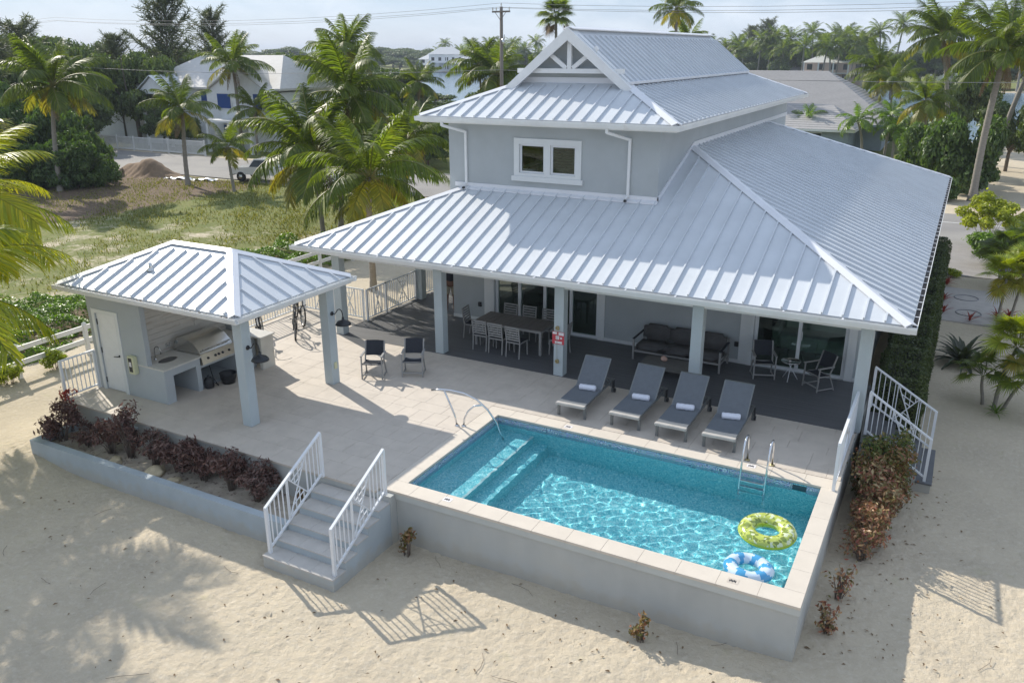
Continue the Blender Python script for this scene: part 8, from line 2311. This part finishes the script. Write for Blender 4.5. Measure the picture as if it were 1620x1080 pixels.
# ================================================================== far shore houses
def far_house(x, y, w, d, h, label, wallm, roofm, rz=0, storeys=2, cols=True, rh=2.6):
    t = thing('waterfront_house', label, 'house', (x, y, 0.3), rz)
    def part(mb_, nm, mt, par=None):
        o = link(bpy.data.objects.new(nm, mb_.mesh(nm, mt))); o.parent = par or t; return o
    mb = MB(); mb.box(-w / 2, w / 2, -d / 2, d / 2, -0.5, h); part(mb, 'wall', wallm)
    mb = MB(); e = 0.8; A = [(-w / 2 - e, -d / 2 - e, h), (w / 2 + e, -d / 2 - e, h), (w / 2 + e, d / 2 + e, h), (-w / 2 - e, d / 2 + e, h), (-w / 2 + d / 2, 0, h + rh), (w / 2 - d / 2, 0, h + rh)]
    mb.add(A, [(0, 1, 5, 4), (1, 2, 5), (2, 3, 4, 5), (3, 0, 4), (3, 2, 1, 0)]); part(mb, 'roof', roofm)
    for s in range(storeys):
        n = max(3, int(w / 3.2))
        for k in range(n):
            xx = -w / 2 + w * (k + 0.5) / n; z = 0.9 + s * h / storeys
            mb = MB(); mb.box(xx - 0.7, xx + 0.7, -d / 2 - 0.06, -d / 2 - 0.002, z, z + 1.5); part(mb, 'window', M_GLASSD)
    if cols:
        mb = MB(); mb.box(-w / 2, w / 2, -d / 2 - 2.4, -d / 2 - 0.1, h / storeys - 0.1, h / storeys + 0.1); part(mb, 'balcony', M_WHITE)
        for k in range(5):
            xx = -w / 2 + w * k / 4 * 0.98 + 0.1; mb = MB(); mb.box(xx - 0.2, xx + 0.2, -d / 2 - 2.35, -d / 2 - 1.95, -0.3, h); part(mb, 'column', M_WHITE)
M_PINK = mat('far_pink_wall', (0.60, 0.47, 0.40), rough=0.8, var=0.05)
M_FROOF = mat('far_white_roof', (0.66, 0.66, 0.65), rough=0.7, var=0.05)
far_house(-213, 337, 16, 10, 7.5, 'white two storey waterfront house with corner tower across the canal', M_HWALL, M_FROOF, 0.55, rh=3.2)
far_house(-226, 347, 15, 10, 5.2, 'low white waterfront house left of the towered one across the canal', M_HWALL, M_FROOF, 0.55)
far_house(-196, 331, 17, 10, 3.6, 'low open sided pavilion house across the canal near the boat', M_HWALLB, M_FROOF, 0.5, storeys=1, rh=3.0)
far_house(-27.5, 250, 16, 9, 5.6, 'pinkish two storey mansion between palms on the far shore at the right', M_PINK, M_FROOF, 0.1, rh=2.2)
far_house(-39, 258, 10, 7, 3.2, 'small low grey house among the palms on the far shore', M_HWALLB, M_SHING, 0.1, storeys=1, cols=False, rh=1.6)
far_house(3, 300, 15, 9, 5.0, 'far white house between the palms near the right border', M_HWALL, M_FROOF, 0.0, rh=2.6)
bt = thing('moored_boat', 'small dark boat moored at the dock across the canal', 'boat', (-186, 318, -0.3), 0.5)
mb = MB(); st_v = []
for i in range(9):
    s = -1 + 2 * i / 8; w_ = 1.3 * (1 - max(0, s) ** 2.2) + 0.02; st_v += [(s * 4.5, -w_, 1.1 + 0.25 * max(0, s)), (s * 4.5, -w_ * 0.6, 0), (s * 4.5, w_ * 0.6, 0), (s * 4.5, w_, 1.1 + 0.25 * max(0, s))]
mb.add(st_v, [(4 * i + k, 4 * i + k + 1, 4 * i + 5 + k, 4 * i + 4 + k) for i in range(8) for k in range(3)] + [(4 * i, 4 * i + 4, 4 * i + 7, 4 * i + 3) for i in range(8)] + [(0, 3, 2, 1)])
o = link(bpy.data.objects.new('hull', mb.mesh('hull', M_BLACK))); o.parent = bt
mb = MB(); mb.box(-1.2, 1.2, -0.8, 0.8, 1.15, 2.3); mb.box(-1.6, 1.6, -1, 1, 2.6, 2.7); o = link(bpy.data.objects.new('cabin', mb.mesh('cabin', M_GLASSD))); o.parent = bt
mb = MB()
mb.box(-205, -180, 320.5, 323, 0.2, 0.5); o = mb.build('dock', M_POLEW, None); props(o, 'low wooden dock on the far shore beside the moored boat', 'dock')
# rocks along the road verge near the palms
for i in range(9):
    rock(-47 + i * 1.15 + rr.uniform(-.3, .3), 44.6 + rr.uniform(-.2, .3), 0.15, rr.uniform(0.25, 0.5), 'pale boulder lining the far verge of the road, %s from the left' % ORD[i])['group'] = 'boulders on the far road verge'
# ================================================================== thin sea air
m = bpy.data.materials.new('haze'); m.use_nodes = True
m.node_tree.nodes.clear()
vo_ = m.node_tree.nodes.new('ShaderNodeVolumePrincipled'); ou_ = m.node_tree.nodes.new('ShaderNodeOutputMaterial')
vo_.inputs['Density'].default_value = 0.0003; vo_.inputs['Color'].default_value = (0.80, 0.88, 1.0, 1); vo_.inputs['Anisotropy'].default_value = 0.0
m.node_tree.links.new(vo_.outputs[0], ou_.inputs['Volume'])
mb = MB(); mb.box(-2700, 2700, -80, 3300, -3.0, 30.0); hz = mb.build('haze', m, None, kind='stuff', label='thin bluish sea haze over the whole place', cat='haze')
